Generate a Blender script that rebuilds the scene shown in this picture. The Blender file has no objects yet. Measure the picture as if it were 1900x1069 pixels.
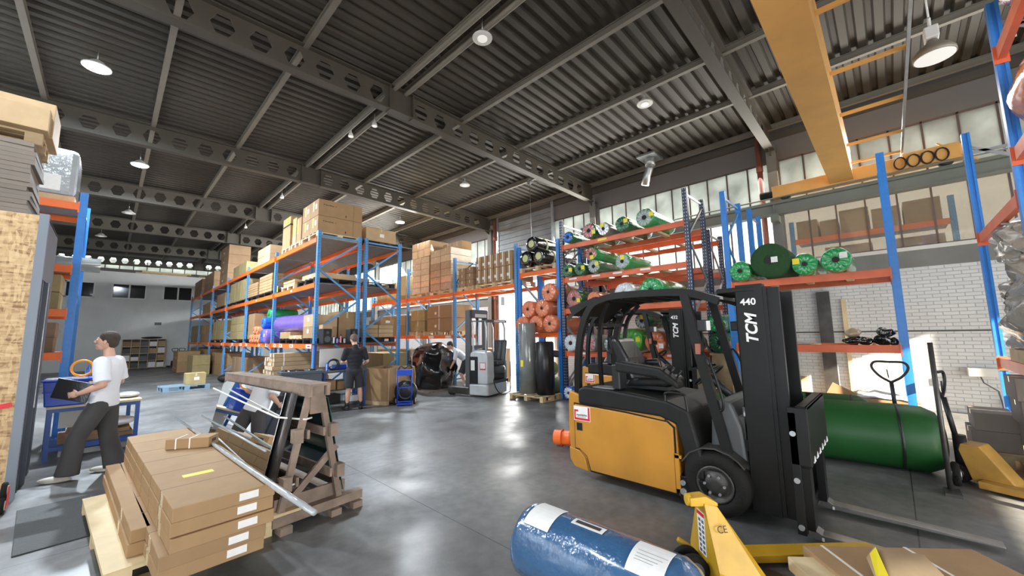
import bpy, math, random
from mathutils import Vector, Matrix, noise
random.seed(7)
PI = math.pi
C = bpy.context.scene.collection
SC = bpy.context.scene
# ---------------------------------------------------------------- camera
cd = bpy.data.cameras.new('camera'); cam = bpy.data.objects.new('camera', cd); C.objects.link(cam)
cd.sensor_width = 36.0; cd.lens = 36.0 * 722.0 / 1900.0; cd.clip_start = 0.05; cd.clip_end = 200
RX = Vector((0.69665459, -0.71722213, -0.01627271))
UP = Vector((-0.07388159, -0.09428807, 0.99279971))
FW = Vector((0.71359225, 0.69043622, 0.11867573))
cam.matrix_world = Matrix(((RX.x, UP.x, -FW.x, 0), (RX.y, UP.y, -FW.y, 0), (RX.z, UP.z, -FW.z, 1.7), (0, 0, 0, 1)))
SC.camera = cam
# ---------------------------------------------------------------- world, light, exposure
w = bpy.data.worlds.new('sky'); SC.world = w; w.use_nodes = True
bg = w.node_tree.nodes['Background']; bg.inputs[0].default_value = (0.84, 0.92, 1.0, 1); bg.inputs[1].default_value = 4.5
def area(name, loc, to, sx, sy, power, col):
    l = bpy.data.lights.new(name, 'AREA'); l.shape = 'RECTANGLE'; l.size = sx; l.size_y = sy; l.energy = power; l.color = col
    o = bpy.data.objects.new(name, l); C.objects.link(o); o.location = loc
    o.rotation_euler = (Vector(to) - Vector(loc)).to_track_quat('-Z', 'Y').to_euler(); return o
area('rear_daylight_fill', (0.0, -7.7, 1.9), (1.5, 6, 1.4), 7, 3.3, 300, (1.0, 0.97, 0.92))  # soft fill added from an unseen, presumed opening behind the camera
area('side_daylight_fill', (-7.0, -1.0, 2.6), (4.0, 7, 1.8), 9, 4.6, 300, (0.93, 0.97, 1.0))  # broad fill added from the unseen left side, larger than its opening
area('daylight_through_upper_windows', (11.75, 4.4, 5.75), (6.0, 4.4, 3.4), 14, 0.9, 420, (1.0, 0.96, 0.88))
area('daylight_through_loading_door', (11.8, 10.7, 1.9), (6.0, 9.6, 1.2), 2.6, 3.2, 420, (1.0, 0.97, 0.9))
area('daylight_through_far_windows', (11.75, 20.0, 5.6), (3.0, 24, 1.0), 16, 1.2, 3200, (0.95, 0.98, 1.0))
sn = bpy.data.lights.new('sun', 'SUN'); sn.energy = 26; sn.angle = 0.01; sn.color = (1.0, 0.88, 0.70)
so = bpy.data.objects.new('sun', sn); C.objects.link(so); so.rotation_euler = Vector((0.30, 0.80, -0.38)).to_track_quat('-Z', 'Y').to_euler()
SC.view_settings.view_transform = 'Standard'; SC.view_settings.look = 'None'
SC.view_settings.gamma = 1.0; SC.view_settings.use_curve_mapping = False
SC.view_settings.exposure = 0.22
# ---------------------------------------------------------------- materials
def mat(name, col, rough=0.6, metal=0.0, var=0.0, vs=3.0, bump=0.0, bs=40.0, coat=0.0, rnd=0.0, dark=0.0, ds=1.5, trans=0.0, alpha=1.0, spec=0.5):
    m = bpy.data.materials.new(name); m.use_nodes = True; nt = m.node_tree; N = nt.nodes; L = nt.links
    b = N['Principled BSDF']; b.inputs['Base Color'].default_value = (*col, 1); b.inputs['Roughness'].default_value = rough
    b.inputs['Metallic'].default_value = metal; b.inputs['Coat Weight'].default_value = coat; b.inputs['Coat Roughness'].default_value = 0.12
    b.inputs['Specular IOR Level'].default_value = spec
    b.inputs['Transmission Weight'].default_value = trans; b.inputs['Alpha'].default_value = alpha
    tc = N.new('ShaderNodeTexCoord'); src = None
    def noise_mix(prev, scale, amt, det=4.0):
        nz = N.new('ShaderNodeTexNoise'); nz.inputs['Scale'].default_value = scale; nz.inputs['Detail'].default_value = det
        L.new(tc.outputs['Object'], nz.inputs['Vector'])
        mr = N.new('ShaderNodeMapRange'); mr.inputs[1].default_value = 0.3; mr.inputs[2].default_value = 0.7
        mr.inputs[3].default_value = 1 - amt; mr.inputs[4].default_value = 1 + amt * 0.6
        L.new(nz.outputs['Fac'], mr.inputs[0])
        mx = N.new('ShaderNodeMix'); mx.data_type = 'RGBA'; mx.blend_type = 'MULTIPLY'; mx.inputs[0].default_value = 1
        if prev is None: mx.inputs[6].default_value = (*col, 1)
        else: L.new(prev, mx.inputs[6])
        L.new(mr.outputs[0], mx.inputs[7]); return mx.outputs[2]
    if var > 0: src = noise_mix(src, vs, var)
    if dark > 0: src = noise_mix(src, ds, dark, 8.0)
    if rnd > 0:
        oi = N.new('ShaderNodeObjectInfo'); mr = N.new('ShaderNodeMapRange'); mr.inputs[3].default_value = 1 - rnd; mr.inputs[4].default_value = 1 + rnd
        L.new(oi.outputs['Random'], mr.inputs[0])
        mx = N.new('ShaderNodeMix'); mx.data_type = 'RGBA'; mx.blend_type = 'MULTIPLY'; mx.inputs[0].default_value = 1
        if src is None: mx.inputs[6].default_value = (*col, 1)
        else: L.new(src, mx.inputs[6])
        L.new(mr.outputs[0], mx.inputs[7]); src = mx.outputs[2]
    if src is not None: L.new(src, b.inputs['Base Color'])
    if bump > 0:
        nz = N.new('ShaderNodeTexNoise'); nz.inputs['Scale'].default_value = bs; nz.inputs['Detail'].default_value = 3; L.new(tc.outputs['Object'], nz.inputs['Vector'])
        bp = N.new('ShaderNodeBump'); bp.inputs['Strength'].default_value = bump; bp.inputs['Distance'].default_value = 0.02
        L.new(nz.outputs['Fac'], bp.inputs['Height']); L.new(bp.outputs[0], b.inputs['Normal'])
    return m
def emit(name, col, s):
    m = bpy.data.materials.new(name); m.use_nodes = True; b = m.node_tree.nodes['Principled BSDF']
    b.inputs['Emission Color'].default_value = (*col, 1); b.inputs['Emission Strength'].default_value = s; return m
def holes(m, pitch=0.075, u0=0.024, dot=(0.62, 0.62, 0.6)):
    """two columns of punched holes along the faces of a rack upright"""
    nt = m.node_tree; N = nt.nodes; L = nt.links; b = N['Principled BSDF']
    tc = N.new('ShaderNodeTexCoord'); s = N.new('ShaderNodeSeparateXYZ'); L.new(tc.outputs['Object'], s.inputs[0])
    ge = N.new('ShaderNodeTexCoord'); sn = N.new('ShaderNodeSeparateXYZ'); L.new(ge.outputs['Normal'], sn.inputs[0])
    def M(op, a, bb=None):
        n = N.new('ShaderNodeMath'); n.operation = op
        for i, v in enumerate((a, bb)):
            if v is None: continue
            if isinstance(v, (int, float)): n.inputs[i].default_value = v
            else: L.new(v, n.inputs[i])
        return n.outputs[0]
    fz = M('LESS_THAN', M('ABSOLUTE', M('SUBTRACT', M('FRACT', M('DIVIDE', s.outputs[2], pitch)), 0.5)), 0.22)
    yb = M('LESS_THAN', M('ABSOLUTE', M('SUBTRACT', M('ABSOLUTE', s.outputs[1]), u0)), 0.006)
    xb = M('LESS_THAN', M('ABSOLUTE', M('SUBTRACT', M('ABSOLUTE', s.outputs[0]), 0.008)), 0.006)
    nx = M('GREATER_THAN', M('ABSOLUTE', sn.outputs[0]), 0.8); ny = M('GREATER_THAN', M('ABSOLUTE', sn.outputs[1]), 0.8)
    f = M('MULTIPLY', fz, M('MAXIMUM', M('MULTIPLY', yb, nx), M('MULTIPLY', xb, ny)))
    mx = N.new('ShaderNodeMix'); mx.data_type = 'RGBA'; L.new(f, mx.inputs[0])
    old = b.inputs['Base Color']
    if old.is_linked: L.new(old.links[0].from_socket, mx.inputs[6])
    else: mx.inputs[6].default_value = old.default_value
    mx.inputs[7].default_value = (*dot, 1); L.new(mx.outputs[2], old); return m
M = {}
M['kraft'] = mat('kraft_cardboard', (0.37, 0.232, 0.118), 0.75, var=0.08, vs=6, rnd=0.10, spec=0.25)
M['kraft_pale'] = mat('pale_cardboard', (0.50, 0.35, 0.20), 0.75, var=0.08, vs=6, rnd=0.10, spec=0.25)
M['khaki'] = mat('khaki_cardboard', (0.36, 0.28, 0.13), 0.7, var=0.12, vs=6, rnd=0.12, spec=0.3)
M['brown'] = mat('brown_cardboard', (0.30, 0.19, 0.11), 0.75, var=0.1, vs=6, rnd=0.12, spec=0.25)
M['film_carton'] = mat('film_wrapped_cardboard', (0.47, 0.33, 0.20), 0.28, var=0.15, vs=4, bump=0.5, bs=9, coat=0.6, rnd=0.1)
M['grey_carton'] = mat('grey_cardboard', (0.20, 0.165, 0.135), 0.8, var=0.1, rnd=0.1)
M['tape'] = mat('parcel_tape', (0.62, 0.50, 0.33), 0.25, coat=0.3)
M['tape_dark'] = mat('carton_seam', (0.22, 0.135, 0.07), 0.7)
M['tape_white'] = mat('white_strap', (0.80, 0.78, 0.72), 0.4)
M['label'] = mat('paper_label', (0.85, 0.83, 0.80), 0.6, var=0.04, vs=20)
M['print'] = mat('printed_ink', (0.05, 0.04, 0.035), 0.7)
M['yellow_tape'] = mat('yellow_sticker', (0.90, 0.74, 0.02), 0.45)
M['wood'] = mat('pallet_wood', (0.56, 0.41, 0.24), 0.75, var=0.22, vs=5, bump=0.2, bs=30, rnd=0.1)
M['wood_pale'] = mat('pale_pine', (0.70, 0.55, 0.32), 0.7, var=0.12, vs=6, rnd=0.08)
M['wood_old'] = mat('weathered_wood', (0.29, 0.215, 0.165), 0.85, var=0.3, vs=7, bump=0.4, bs=25, rnd=0.15)
M['blue'] = holes(mat('blue_rack_paint', (0.075, 0.27, 0.56), 0.42, var=0.1, vs=8), dot=(0.22, 0.40, 0.62))
M['blue_brace'] = mat('blue_brace_paint', (0.10, 0.30, 0.58), 0.45, var=0.1, vs=8)
M['blue_deep'] = holes(mat('deep_blue_rack_paint', (0.03, 0.22, 0.66), 0.38, var=0.1, vs=8), dot=(0.04, 0.24, 0.62))
M['navy'] = holes(mat('navy_rack_paint', (0.030, 0.045, 0.095), 0.35, var=0.1, vs=8))
M['orange'] = mat('orange_beam_paint', (0.90, 0.165, 0.02), 0.42, var=0.08, vs=4)
M['orange_old'] = mat('faded_red_orange_beam_paint', (0.74, 0.15, 0.055), 0.45, var=0.18, vs=3)
M['galv'] = mat('galvanised_steel', (0.50, 0.52, 0.53), 0.38, 0.75, var=0.15, vs=6)
M['mesh_deck'] = mat('grey_steel_decking', (0.20, 0.20, 0.205), 0.5, 0.4, var=0.15, vs=8)
M['black_plastic'] = mat('black_plastic', (0.016, 0.016, 0.018), 0.42)
M['black_film'] = mat('glossy_black_film', (0.006, 0.006, 0.007), 0.12, bump=0.9, bs=6, coat=1.0)
M['black_paint'] = mat('black_satin_paint', (0.010, 0.0098, 0.0095), 0.38, var=0.2, vs=5, spec=0.3)
M['black_dull'] = mat('dull_black', (0.014, 0.0135, 0.013), 0.55, var=0.25, vs=6, spec=0.3)
M['black_glove'] = mat('black_vinyl', (0.02, 0.02, 0.022), 0.28, bump=0.15, bs=30)
M['rubber'] = mat('black_rubber', (0.013, 0.012, 0.011), 0.8, bump=0.3, bs=30, spec=0.25)
M['yellow'] = mat('forklift_yellow_paint', (0.56, 0.25, 0.03), 0.45, var=0.08, vs=3, dark=0.14, ds=2.2, coat=0.3)
M['crane'] = mat('crane_yellow_paint', (0.78, 0.42, 0.12), 0.5, var=0.07, vs=1.2, dark=0.08, ds=3)
M['jack'] = mat('pallet_truck_yellow_paint', (0.62, 0.35, 0.018), 0.45, var=0.15, vs=6, coat=0.1)
M['jack_old'] = mat('worn_ochre_paint', (0.50, 0.27, 0.05), 0.55, var=0.2, vs=6)
M['steel'] = mat('worn_steel', (0.36, 0.35, 0.34), 0.36, 0.85, var=0.35, vs=5)
M['steel_dark'] = mat('dark_steel', (0.09, 0.085, 0.08), 0.45, 0.6, var=0.3, vs=5)
M['silver'] = mat('silver_truck_paint', (0.62, 0.64, 0.65), 0.35, 0.1, var=0.1, vs=4)
M['grey_plastic'] = mat('grey_plastic', (0.10, 0.105, 0.11), 0.5, var=0.1, vs=5)
M['bin'] = mat('slate_bin_plastic', (0.055, 0.075, 0.095), 0.45, var=0.1)
M['white'] = mat('white_paint', (0.80, 0.80, 0.78), 0.5)
M['red'] = mat('red_print', (0.68, 0.02, 0.03), 0.5)
M['orange_plastic'] = mat('orange_plastic', (0.95, 0.16, 0.02), 0.4)
M['orange_ring'] = mat('orange_hose_plastic', (1.0, 0.36, 0.03), 0.4)
M['blue_plastic'] = mat('blue_plastic', (0.01, 0.07, 0.55), 0.35, var=0.06)
M['blue_bench'] = mat('blue_bench_paint', (0.03, 0.10, 0.36), 0.4)
def film(name, c, b=0.7, s=8, rough=0.2):
    return mat(name, c, rough, var=0.12, vs=5, bump=b, bs=s, coat=0.8)
M['green_film'] = film('green_film', (0.02, 0.34, 0.09))
M['green_dark_film'] = film('dark_green_film', (0.03, 0.16, 0.07), 0.8, 9)
M['green_turf'] = mat('rolled_green_turf', (0.022, 0.075, 0.022), 0.9, var=0.2, vs=30, bump=0.6, bs=90)
M['green_roll'] = mat('green_tarpaulin_wrap', (0.010, 0.085, 0.016), 0.5, var=0.10, vs=2, bump=0.35, bs=3, coat=0.0)
M['lime_film'] = film('lime_green_film', (0.10, 0.50, 0.07))
M['orange_film'] = film('orange_film', (0.80, 0.24, 0.11), 0.5, 10)
M['purple_film'] = film('purple_film', (0.22, 0.14, 0.62))
M['blue_film'] = film('royal_blue_film', (0.02, 0.14, 0.66))
M['blue_roll'] = film('blue_film_over_foam', (0.045, 0.125, 0.26), 1.0, 11, 0.2)
M['clear_film'] = film('silvery_clear_film', (0.42, 0.45, 0.46), 0.9, 9)
M['white_film'] = film('white_film', (0.68, 0.71, 0.74), 0.6, 9)
M['pink_film'] = film('red_and_clear_film_end', (0.55, 0.16, 0.17), 0.9, 14)
M['olive_film'] = film('olive_green_foam', (0.23, 0.27, 0.11), 0.3, 14, 0.5)
M['torn_film'] = film('torn_brownish_clear_film', (0.36, 0.32, 0.27), 1.0, 14)
M['smoke_film'] = film('grey_wrapped_foil', (0.22, 0.235, 0.23), 0.25, 5)
M['core'] = mat('dark_roll_core', (0.03, 0.022, 0.02), 0.9)
M['core_card'] = mat('brown_core_tube', (0.32, 0.20, 0.09), 0.8)
M['core_ring'] = mat('pale_yellow_ring', (0.62, 0.62, 0.30), 0.6)
M['skin'] = mat('skin', (0.62, 0.36, 0.26), 0.5, var=0.06, vs=9)
M['hair'] = mat('dark_brown_hair', (0.045, 0.03, 0.022), 0.7, bump=0.5, bs=120)
M['hair_light'] = mat('short_brown_hair', (0.13, 0.085, 0.06), 0.8, bump=0.4, bs=120)
M['shirt_white'] = mat('white_cotton', (0.78, 0.80, 0.86), 0.85, bump=0.35, bs=9)
M['shirt_black'] = mat('black_cotton', (0.018, 0.018, 0.022), 0.9, bump=0.35, bs=9)
M['trousers'] = mat('charcoal_trousers', (0.062, 0.058, 0.058), 0.9, bump=0.45, bs=8)
M['shorts'] = mat('black_work_shorts', (0.028, 0.029, 0.034), 0.85, bump=0.4, bs=9)
M['shoe'] = mat('pale_canvas_shoe', (0.62, 0.58, 0.50), 0.8)
M['shoe_black'] = mat('black_shoe', (0.02, 0.02, 0.022), 0.6)
M['dark_metal'] = mat('anthracite_door_frame', (0.085, 0.10, 0.13), 0.45, 0.2, var=0.1)
M['frame_grey'] = mat('grey_door_post_paint', (0.20, 0.23, 0.27), 0.5)
M['roofsteel'] = mat('dusty_brown_grey_roof_steel', (0.070, 0.060, 0.045), 0.6, var=0.12, vs=1.5, dark=0.12, ds=0.6)
M['roofdeck'] = mat('brown_grey_roof_sheet', (0.050, 0.042, 0.031), 0.6, 0.15, var=0.10, vs=1.2, dark=0.25, ds=0.45)
M['purlin'] = mat('pale_dusty_purlin_steel', (0.17, 0.15, 0.118), 0.6, var=0.12, vs=2)
M['doorpanel'] = mat('grey_sectional_door', (0.22, 0.235, 0.24), 0.5, var=0.2, vs=1.5)
M['railgreen'] = mat('grey_green_crane_rail_paint', (0.19, 0.20, 0.165), 0.55, var=0.12, vs=1.5)
M['panel'] = mat('grey_upper_wall_cladding', (0.15, 0.14, 0.13), 0.7, var=0.08, vs=1.2)
M['concrete'] = mat('grey_concrete_column', (0.20, 0.195, 0.175), 0.8, var=0.15, vs=2)
M['plaster'] = mat('whitewashed_wall', (0.74, 0.75, 0.74), 0.85, var=0.05, vs=1.5, dark=0.08, ds=0.5, bump=0.25, bs=12)
M['sill'] = mat('off_white_sill_paint', (0.62, 0.60, 0.55), 0.6)
M['bar'] = mat('dark_window_bar_paint', (0.11, 0.075, 0.07), 0.55)
M['pipe'] = mat('salmon_red_drain_pipe', (0.33, 0.115, 0.075), 0.5, var=0.1)
M['glassdark'] = mat('dark_office_glass', (0.02, 0.022, 0.024), 0.08)
M['mirror'] = mat('mirror', (0.86, 0.88, 0.88), 0.015, 1.0)
M['green_glass'] = mat('dark_green_glass', (0.01, 0.055, 0.055), 0.1, coat=0.5)
M['lens'] = mat('white_lamp_enamel', (0.72, 0.71, 0.68), 0.4)
M['lampbody'] = mat('dusty_lamp_reflector', (0.32, 0.28, 0.22), 0.5, 0.2)
M['lit'] = emit('lit_lamp_glass', (0.86, 0.94, 1.0), 60.0)
M['glow_soft'] = emit('faint_glow_lamp_glass', (1.0, 0.95, 0.85), 0.35)  # faint glow put into lamp glass, also where the lamp is off
M['pad'] = mat('black_rubber_mat', (0.035, 0.038, 0.037), 0.7, var=0.15, bump=0.3, bs=60)
# ---------------------------------------------------------------- mesh builder
class MB:
    def __init__(s): s.v = []; s.f = []; s.s = []
    def add(s, vs, fs, sm=False):
        o = len(s.v); s.v += [tuple(v) for v in vs]
        for f in fs: s.f.append(tuple(i + o for i in f)); s.s.append(sm)
        return s
    def bx(s, x0, x1, y0, y1, z0, z1):
        vs = [(x, y, z) for z in (z0, z1) for y in (y0, y1) for x in (x0, x1)]
        return s.add(vs, [(0, 2, 3, 1), (4, 5, 7, 6), (0, 1, 5, 4), (2, 6, 7, 3), (0, 4, 6, 2), (1, 3, 7, 5)])
    def box(s, cx, cy, cz, sx, sy, sz, rz=0.0, ry=0.0, rx=0.0):
        R = Matrix.Rotation(rz, 3, 'Z') @ Matrix.Rotation(ry, 3, 'Y') @ Matrix.Rotation(rx, 3, 'X')
        c = Vector((cx, cy, cz))
        vs = [c + R @ Vector((x * sx / 2, y * sy / 2, z * sz / 2)) for z in (-1, 1) for y in (-1, 1) for x in (-1, 1)]
        return s.add(vs, [(0, 2, 3, 1), (4, 5, 7, 6), (0, 1, 5, 4), (2, 6, 7, 3), (0, 4, 6, 2), (1, 3, 7, 5)])
    def bar(s, p, q, w, h, up=(0, 0, 1)):
        p = Vector(p); q = Vector(q); d = (q - p).normalized(); u = Vector(up)
        if abs(d.dot(u)) > 0.98: u = Vector((1, 0, 0))
        a = d.cross(u).normalized(); b = a.cross(d).normalized()
        vs = [e + a * (i * w / 2) + b * (j * h / 2) for e in (p, q) for j in (-1, 1) for i in (-1, 1)]
        return s.add(vs, [(0, 2, 3, 1), (4, 5, 7, 6), (0, 1, 5, 4), (2, 6, 7, 3), (0, 4, 6, 2), (1, 3, 7, 5)])
    def ring_frame(s, p, q):
        d = (Vector(q) - Vector(p)).normalized(); u = Vector((0, 0, 1)) if abs(d.z) < 0.95 else Vector((1, 0, 0))
        a = d.cross(u).normalized(); return d, a, a.cross(d).normalized()
    def cyl(s, p, q, r, r2=None, n=14, sm=True):
        r2 = r if r2 is None else r2; p = Vector(p); q = Vector(q); d, a, b = s.ring_frame(p, q)
        vs = [e + (a * math.cos(2 * PI * i / n) + b * math.sin(2 * PI * i / n)) * rr for e, rr in ((p, r), (q, r2)) for i in range(n)]
        s.add(vs, [(i, (i + 1) % n, n + (i + 1) % n, n + i) for i in range(n)], sm)
        o = len(s.v) - 2 * n; s.f.append(tuple(o + i for i in reversed(range(n)))); s.s.append(False)
        s.f.append(tuple(o + n + i for i in range(n))); s.s.append(False); return s
    def lathe(s, p, q, prof, n=24, sm=True, wob=None):
        """prof: list of (t metres along the axis from p, radius)"""
        p = Vector(p); d, a, b = s.ring_frame(p, q); vs = []; fs = []
        for j, (t, r) in enumerate(prof):
            for i in range(n):
                an = 2 * PI * i / n; dt = wob(j, i, an, r) if wob else (0, 0)
                vs.append(p + d * (t + dt[0]) + (a * math.cos(an) + b * math.sin(an)) * (r + dt[1]))
        for j in range(len(prof) - 1):
            for i in range(n): fs.append((j * n + i, j * n + (i + 1) % n, (j + 1) * n + (i + 1) % n, (j + 1) * n + i))
        s.add(vs, fs, sm); o = len(s.v) - len(vs)
        s.f.append(tuple(o + i for i in reversed(range(n)))); s.s.append(False)
        k = (len(prof) - 1) * n; s.f.append(tuple(o + k + i for i in range(n))); s.s.append(False); return s
    def tube(s, pts, r, n=8, closed=False):
        P = [Vector(x) for x in pts]; m = len(P); vs = []; fs = []; pa = None
        for j in range(m):
            if closed: t = (P[(j + 1) % m] - P[j - 1]).normalized()
            else: t = (P[min(j + 1, m - 1)] - P[max(j - 1, 0)]).normalized()
            if pa is None:
                u = Vector((0, 0, 1)) if abs(t.z) < 0.9 else Vector((1, 0, 0)); a = t.cross(u).normalized()
            else: a = (pa - t * pa.dot(t)).normalized()
            pa = a; b = t.cross(a); rr = r[j] if isinstance(r, (list, tuple)) else r
            for i in range(n): vs.append(P[j] + (a * math.cos(2 * PI * i / n) + b * math.sin(2 * PI * i / n)) * rr)
        for j in range(m if closed else m - 1):
            k = (j + 1) % m
            for i in range(n): fs.append((j * n + i, j * n + (i + 1) % n, k * n + (i + 1) % n, k * n + i))
        if not closed: fs += [tuple(reversed(range(n))), tuple((m - 1) * n + i for i in range(n))]
        return s.add(vs, fs, True)
    def torus(s, c, ax, R, r, n=24, k=8):
        d, a, b = s.ring_frame((0, 0, 0), ax); c = Vector(c)
        return s.tube([c + (a * math.cos(2 * PI * i / n) + b * math.sin(2 * PI * i / n)) * R for i in range(n)], r, k, True)
    def prism(s, poly, ax, a0, a1, sm=False):
        def P(u, v, t): return {'x': (t, u, v), 'y': (u, t, v), 'z': (u, v, t)}[ax]
        n = len(poly); vs = [P(u, v, a0) for u, v in poly] + [P(u, v, a1) for u, v in poly]
        return s.add(vs, [tuple(range(n)), tuple(reversed(range(n, 2 * n)))] + [(i, n + i, n + (i + 1) % n, (i + 1) % n) for i in range(n)], sm)
    def ell(s, c, rx, ry, rz, n=12, m=8, R=None):
        c = Vector(c); vs = []; R = R or Matrix.Identity(3)
        for j in range(1, m):
            th = PI * j / m
            for i in range(n):
                ph = 2 * PI * i / n; vs.append(c + R @ Vector((rx * math.sin(th) * math.cos(ph), ry * math.sin(th) * math.sin(ph), rz * math.cos(th))))
        vs += [c + R @ Vector((0, 0, rz)), c + R @ Vector((0, 0, -rz))]; t = len(vs) - 2; fs = []
        for j in range(m - 2):
            for i in range(n): fs.append((j * n + i, (j + 1) * n + i, (j + 1) * n + (i + 1) % n, j * n + (i + 1) % n))
        for i in range(n): fs.append((t, i, (i + 1) % n)); fs.append((t + 1, (m - 2) * n + (i + 1) % n, (m - 2) * n + i))
        return s.add(vs, fs, True)
    def build(s, name, m, parent=None, loc=None, bev=0.0, rz=0.0):
        me = bpy.data.meshes.new(name); me.from_pydata(s.v, [], s.f); me.polygons.foreach_set('use_smooth', s.s)
        me.materials.append(M[m] if isinstance(m, str) else m)
        import bmesh
        bm = bmesh.new(); bm.from_mesh(me); bmesh.ops.recalc_face_normals(bm, faces=bm.faces); bm.to_mesh(me); bm.free()
        o = bpy.data.objects.new(name, me); C.objects.link(o)
        if loc: o.location = loc
        if rz: o.rotation_euler[2] = rz
        if parent: o.parent = parent
        if bev: md = o.modifiers.new('bevel', 'BEVEL'); md.width = bev; md.segments = 2; md.limit_method = 'ANGLE'
        return o
def tag(o, label, cat, group=None, kind=None):
    o['label'] = label; o['category'] = cat
    if group: o['group'] = group
    if kind: o['kind'] = kind
    return o
def thing(name, label, cat, loc=(0, 0, 0), rz=0.0, group=None):
    o = bpy.data.objects.new(name, None); C.objects.link(o); o.empty_display_size = 0.1
    o.location = loc; o.rotation_euler = (0, 0, rz); return tag(o, label, cat, group)
def struct(name, mb, m, **k):
    o = mb.build(name, m, **k); o['kind'] = 'structure'; return o
KIDS = {}
def copy_tree(o, parent=None):
    c = o.copy(); C.objects.link(c)
    if parent: c.parent = parent
    for ch in list(o.children): copy_tree(ch, c)
    return c
def place(o, loc, rz=0.0, label=None, group=None):
    o.location = loc; o.rotation_euler = (0, 0, rz)
    if label: o['label'] = label
    if group: o['group'] = group
    return o
def text(body, name, m, parent, loc, rot, size, ext=0.001, shear=0.0, bold=0.0, align='CENTER', sx=1.0):
    cu = bpy.data.curves.new(name, 'FONT'); cu.body = body; cu.size = size; cu.extrude = ext; cu.shear = shear; cu.offset = bold
    cu.align_x = align; cu.align_y = 'CENTER'
    t = bpy.data.objects.new('tmp', cu); C.objects.link(t); bpy.context.view_layer.update()
    me = bpy.data.meshes.new_from_object(t.evaluated_get(bpy.context.evaluated_depsgraph_get())); me.name = name
    bpy.data.objects.remove(t); me.materials.clear(); me.materials.append(M[m])
    o = bpy.data.objects.new(name, me); C.objects.link(o); o.parent = parent; o.location = loc; o.rotation_euler = rot; o.scale = (sx, 1, 1); return o
# ================================================================ THE ROOM
X0, XW, Y0, YW = -3.8, 12.0, -8.0, 33.6
def floor_mat():
    m = bpy.data.materials.new('polished_grey_concrete'); m.use_nodes = True; nt = m.node_tree; N = nt.nodes; L = nt.links
    b = N['Principled BSDF']; tc = N.new('ShaderNodeTexCoord')
    def nz(sc, det, lo, hi, a, c):
        n = N.new('ShaderNodeTexNoise'); n.inputs['Scale'].default_value = sc; n.inputs['Detail'].default_value = det; L.new(tc.outputs['Object'], n.inputs['Vector'])
        r = N.new('ShaderNodeMapRange'); r.inputs[1].default_value = lo; r.inputs[2].default_value = hi; r.inputs[3].default_value = a; r.inputs[4].default_value = c
        L.new(n.outputs['Fac'], r.inputs[0]); return r.outputs[0]
    cr = N.new('ShaderNodeMix'); cr.data_type = 'RGBA'; cr.inputs[6].default_value = (0.100, 0.101, 0.100, 1); cr.inputs[7].default_value = (0.205, 0.205, 0.20, 1)
    L.new(nz(0.55, 6, 0.35, 0.65, 0, 1), cr.inputs[0])
    m2 = N.new('ShaderNodeMix'); m2.data_type = 'RGBA'; m2.blend_type = 'MULTIPLY'; m2.inputs[0].default_value = 1; L.new(cr.outputs[2], m2.inputs[6])
    L.new(nz(9, 8, 0.35, 0.65, 0.82, 1.12), m2.inputs[7])
    # saw-cut joints every 5.45 m
    s = N.new('ShaderNodeSeparateXYZ'); L.new(tc.outputs['Object'], s.inputs[0])
    def joint(sock, off, per):
        a = N.new('ShaderNodeMath'); a.operation = 'ADD'; a.inputs[1].default_value = off; L.new(sock, a.inputs[0])
        d = N.new('ShaderNodeMath'); d.operation = 'DIVIDE'; d.inputs[1].default_value = per; L.new(a.outputs[0], d.inputs[0])
        f = N.new('ShaderNodeMath'); f.operation = 'FRACT'; L.new(d.outputs[0], f.inputs[0])
        g = N.new('ShaderNodeMath'); g.operation = 'LESS_THAN'; g.inputs[1].default_value = 0.010 / per; L.new(f.outputs[0], g.inputs[0]); return g.outputs[0]
    j = N.new('ShaderNodeMath'); j.operation = 'MAXIMUM'; L.new(joint(s.outputs[0], 20 - 2.35, 5.0), j.inputs[0]); L.new(joint(s.outputs[1], 30 - 5.0, 5.0), j.inputs[1])
    m3 = N.new('ShaderNodeMix'); m3.data_type = 'RGBA'; L.new(j.outputs[0], m3.inputs[0]); L.new(m2.outputs[2], m3.inputs[6]); m3.inputs[7].default_value = (0.03, 0.03, 0.03, 1)
    L.new(m3.outputs[2], b.inputs['Base Color']); L.new(nz(1.3, 7, 0.35, 0.65, 0.30, 0.55), b.inputs['Roughness'])
    n = N.new('ShaderNodeTexNoise'); n.inputs['Scale'].default_value = 60; L.new(tc.outputs['Object'], n.inputs['Vector'])
    bp = N.new('ShaderNodeBump'); bp.inputs['Strength'].default_value = 0.06; bp.inputs['Distance'].default_value = 0.01
    L.new(n.outputs['Fac'], bp.inputs['Height']); L.new(bp.outputs[0], b.inputs['Normal']); return m
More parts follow.
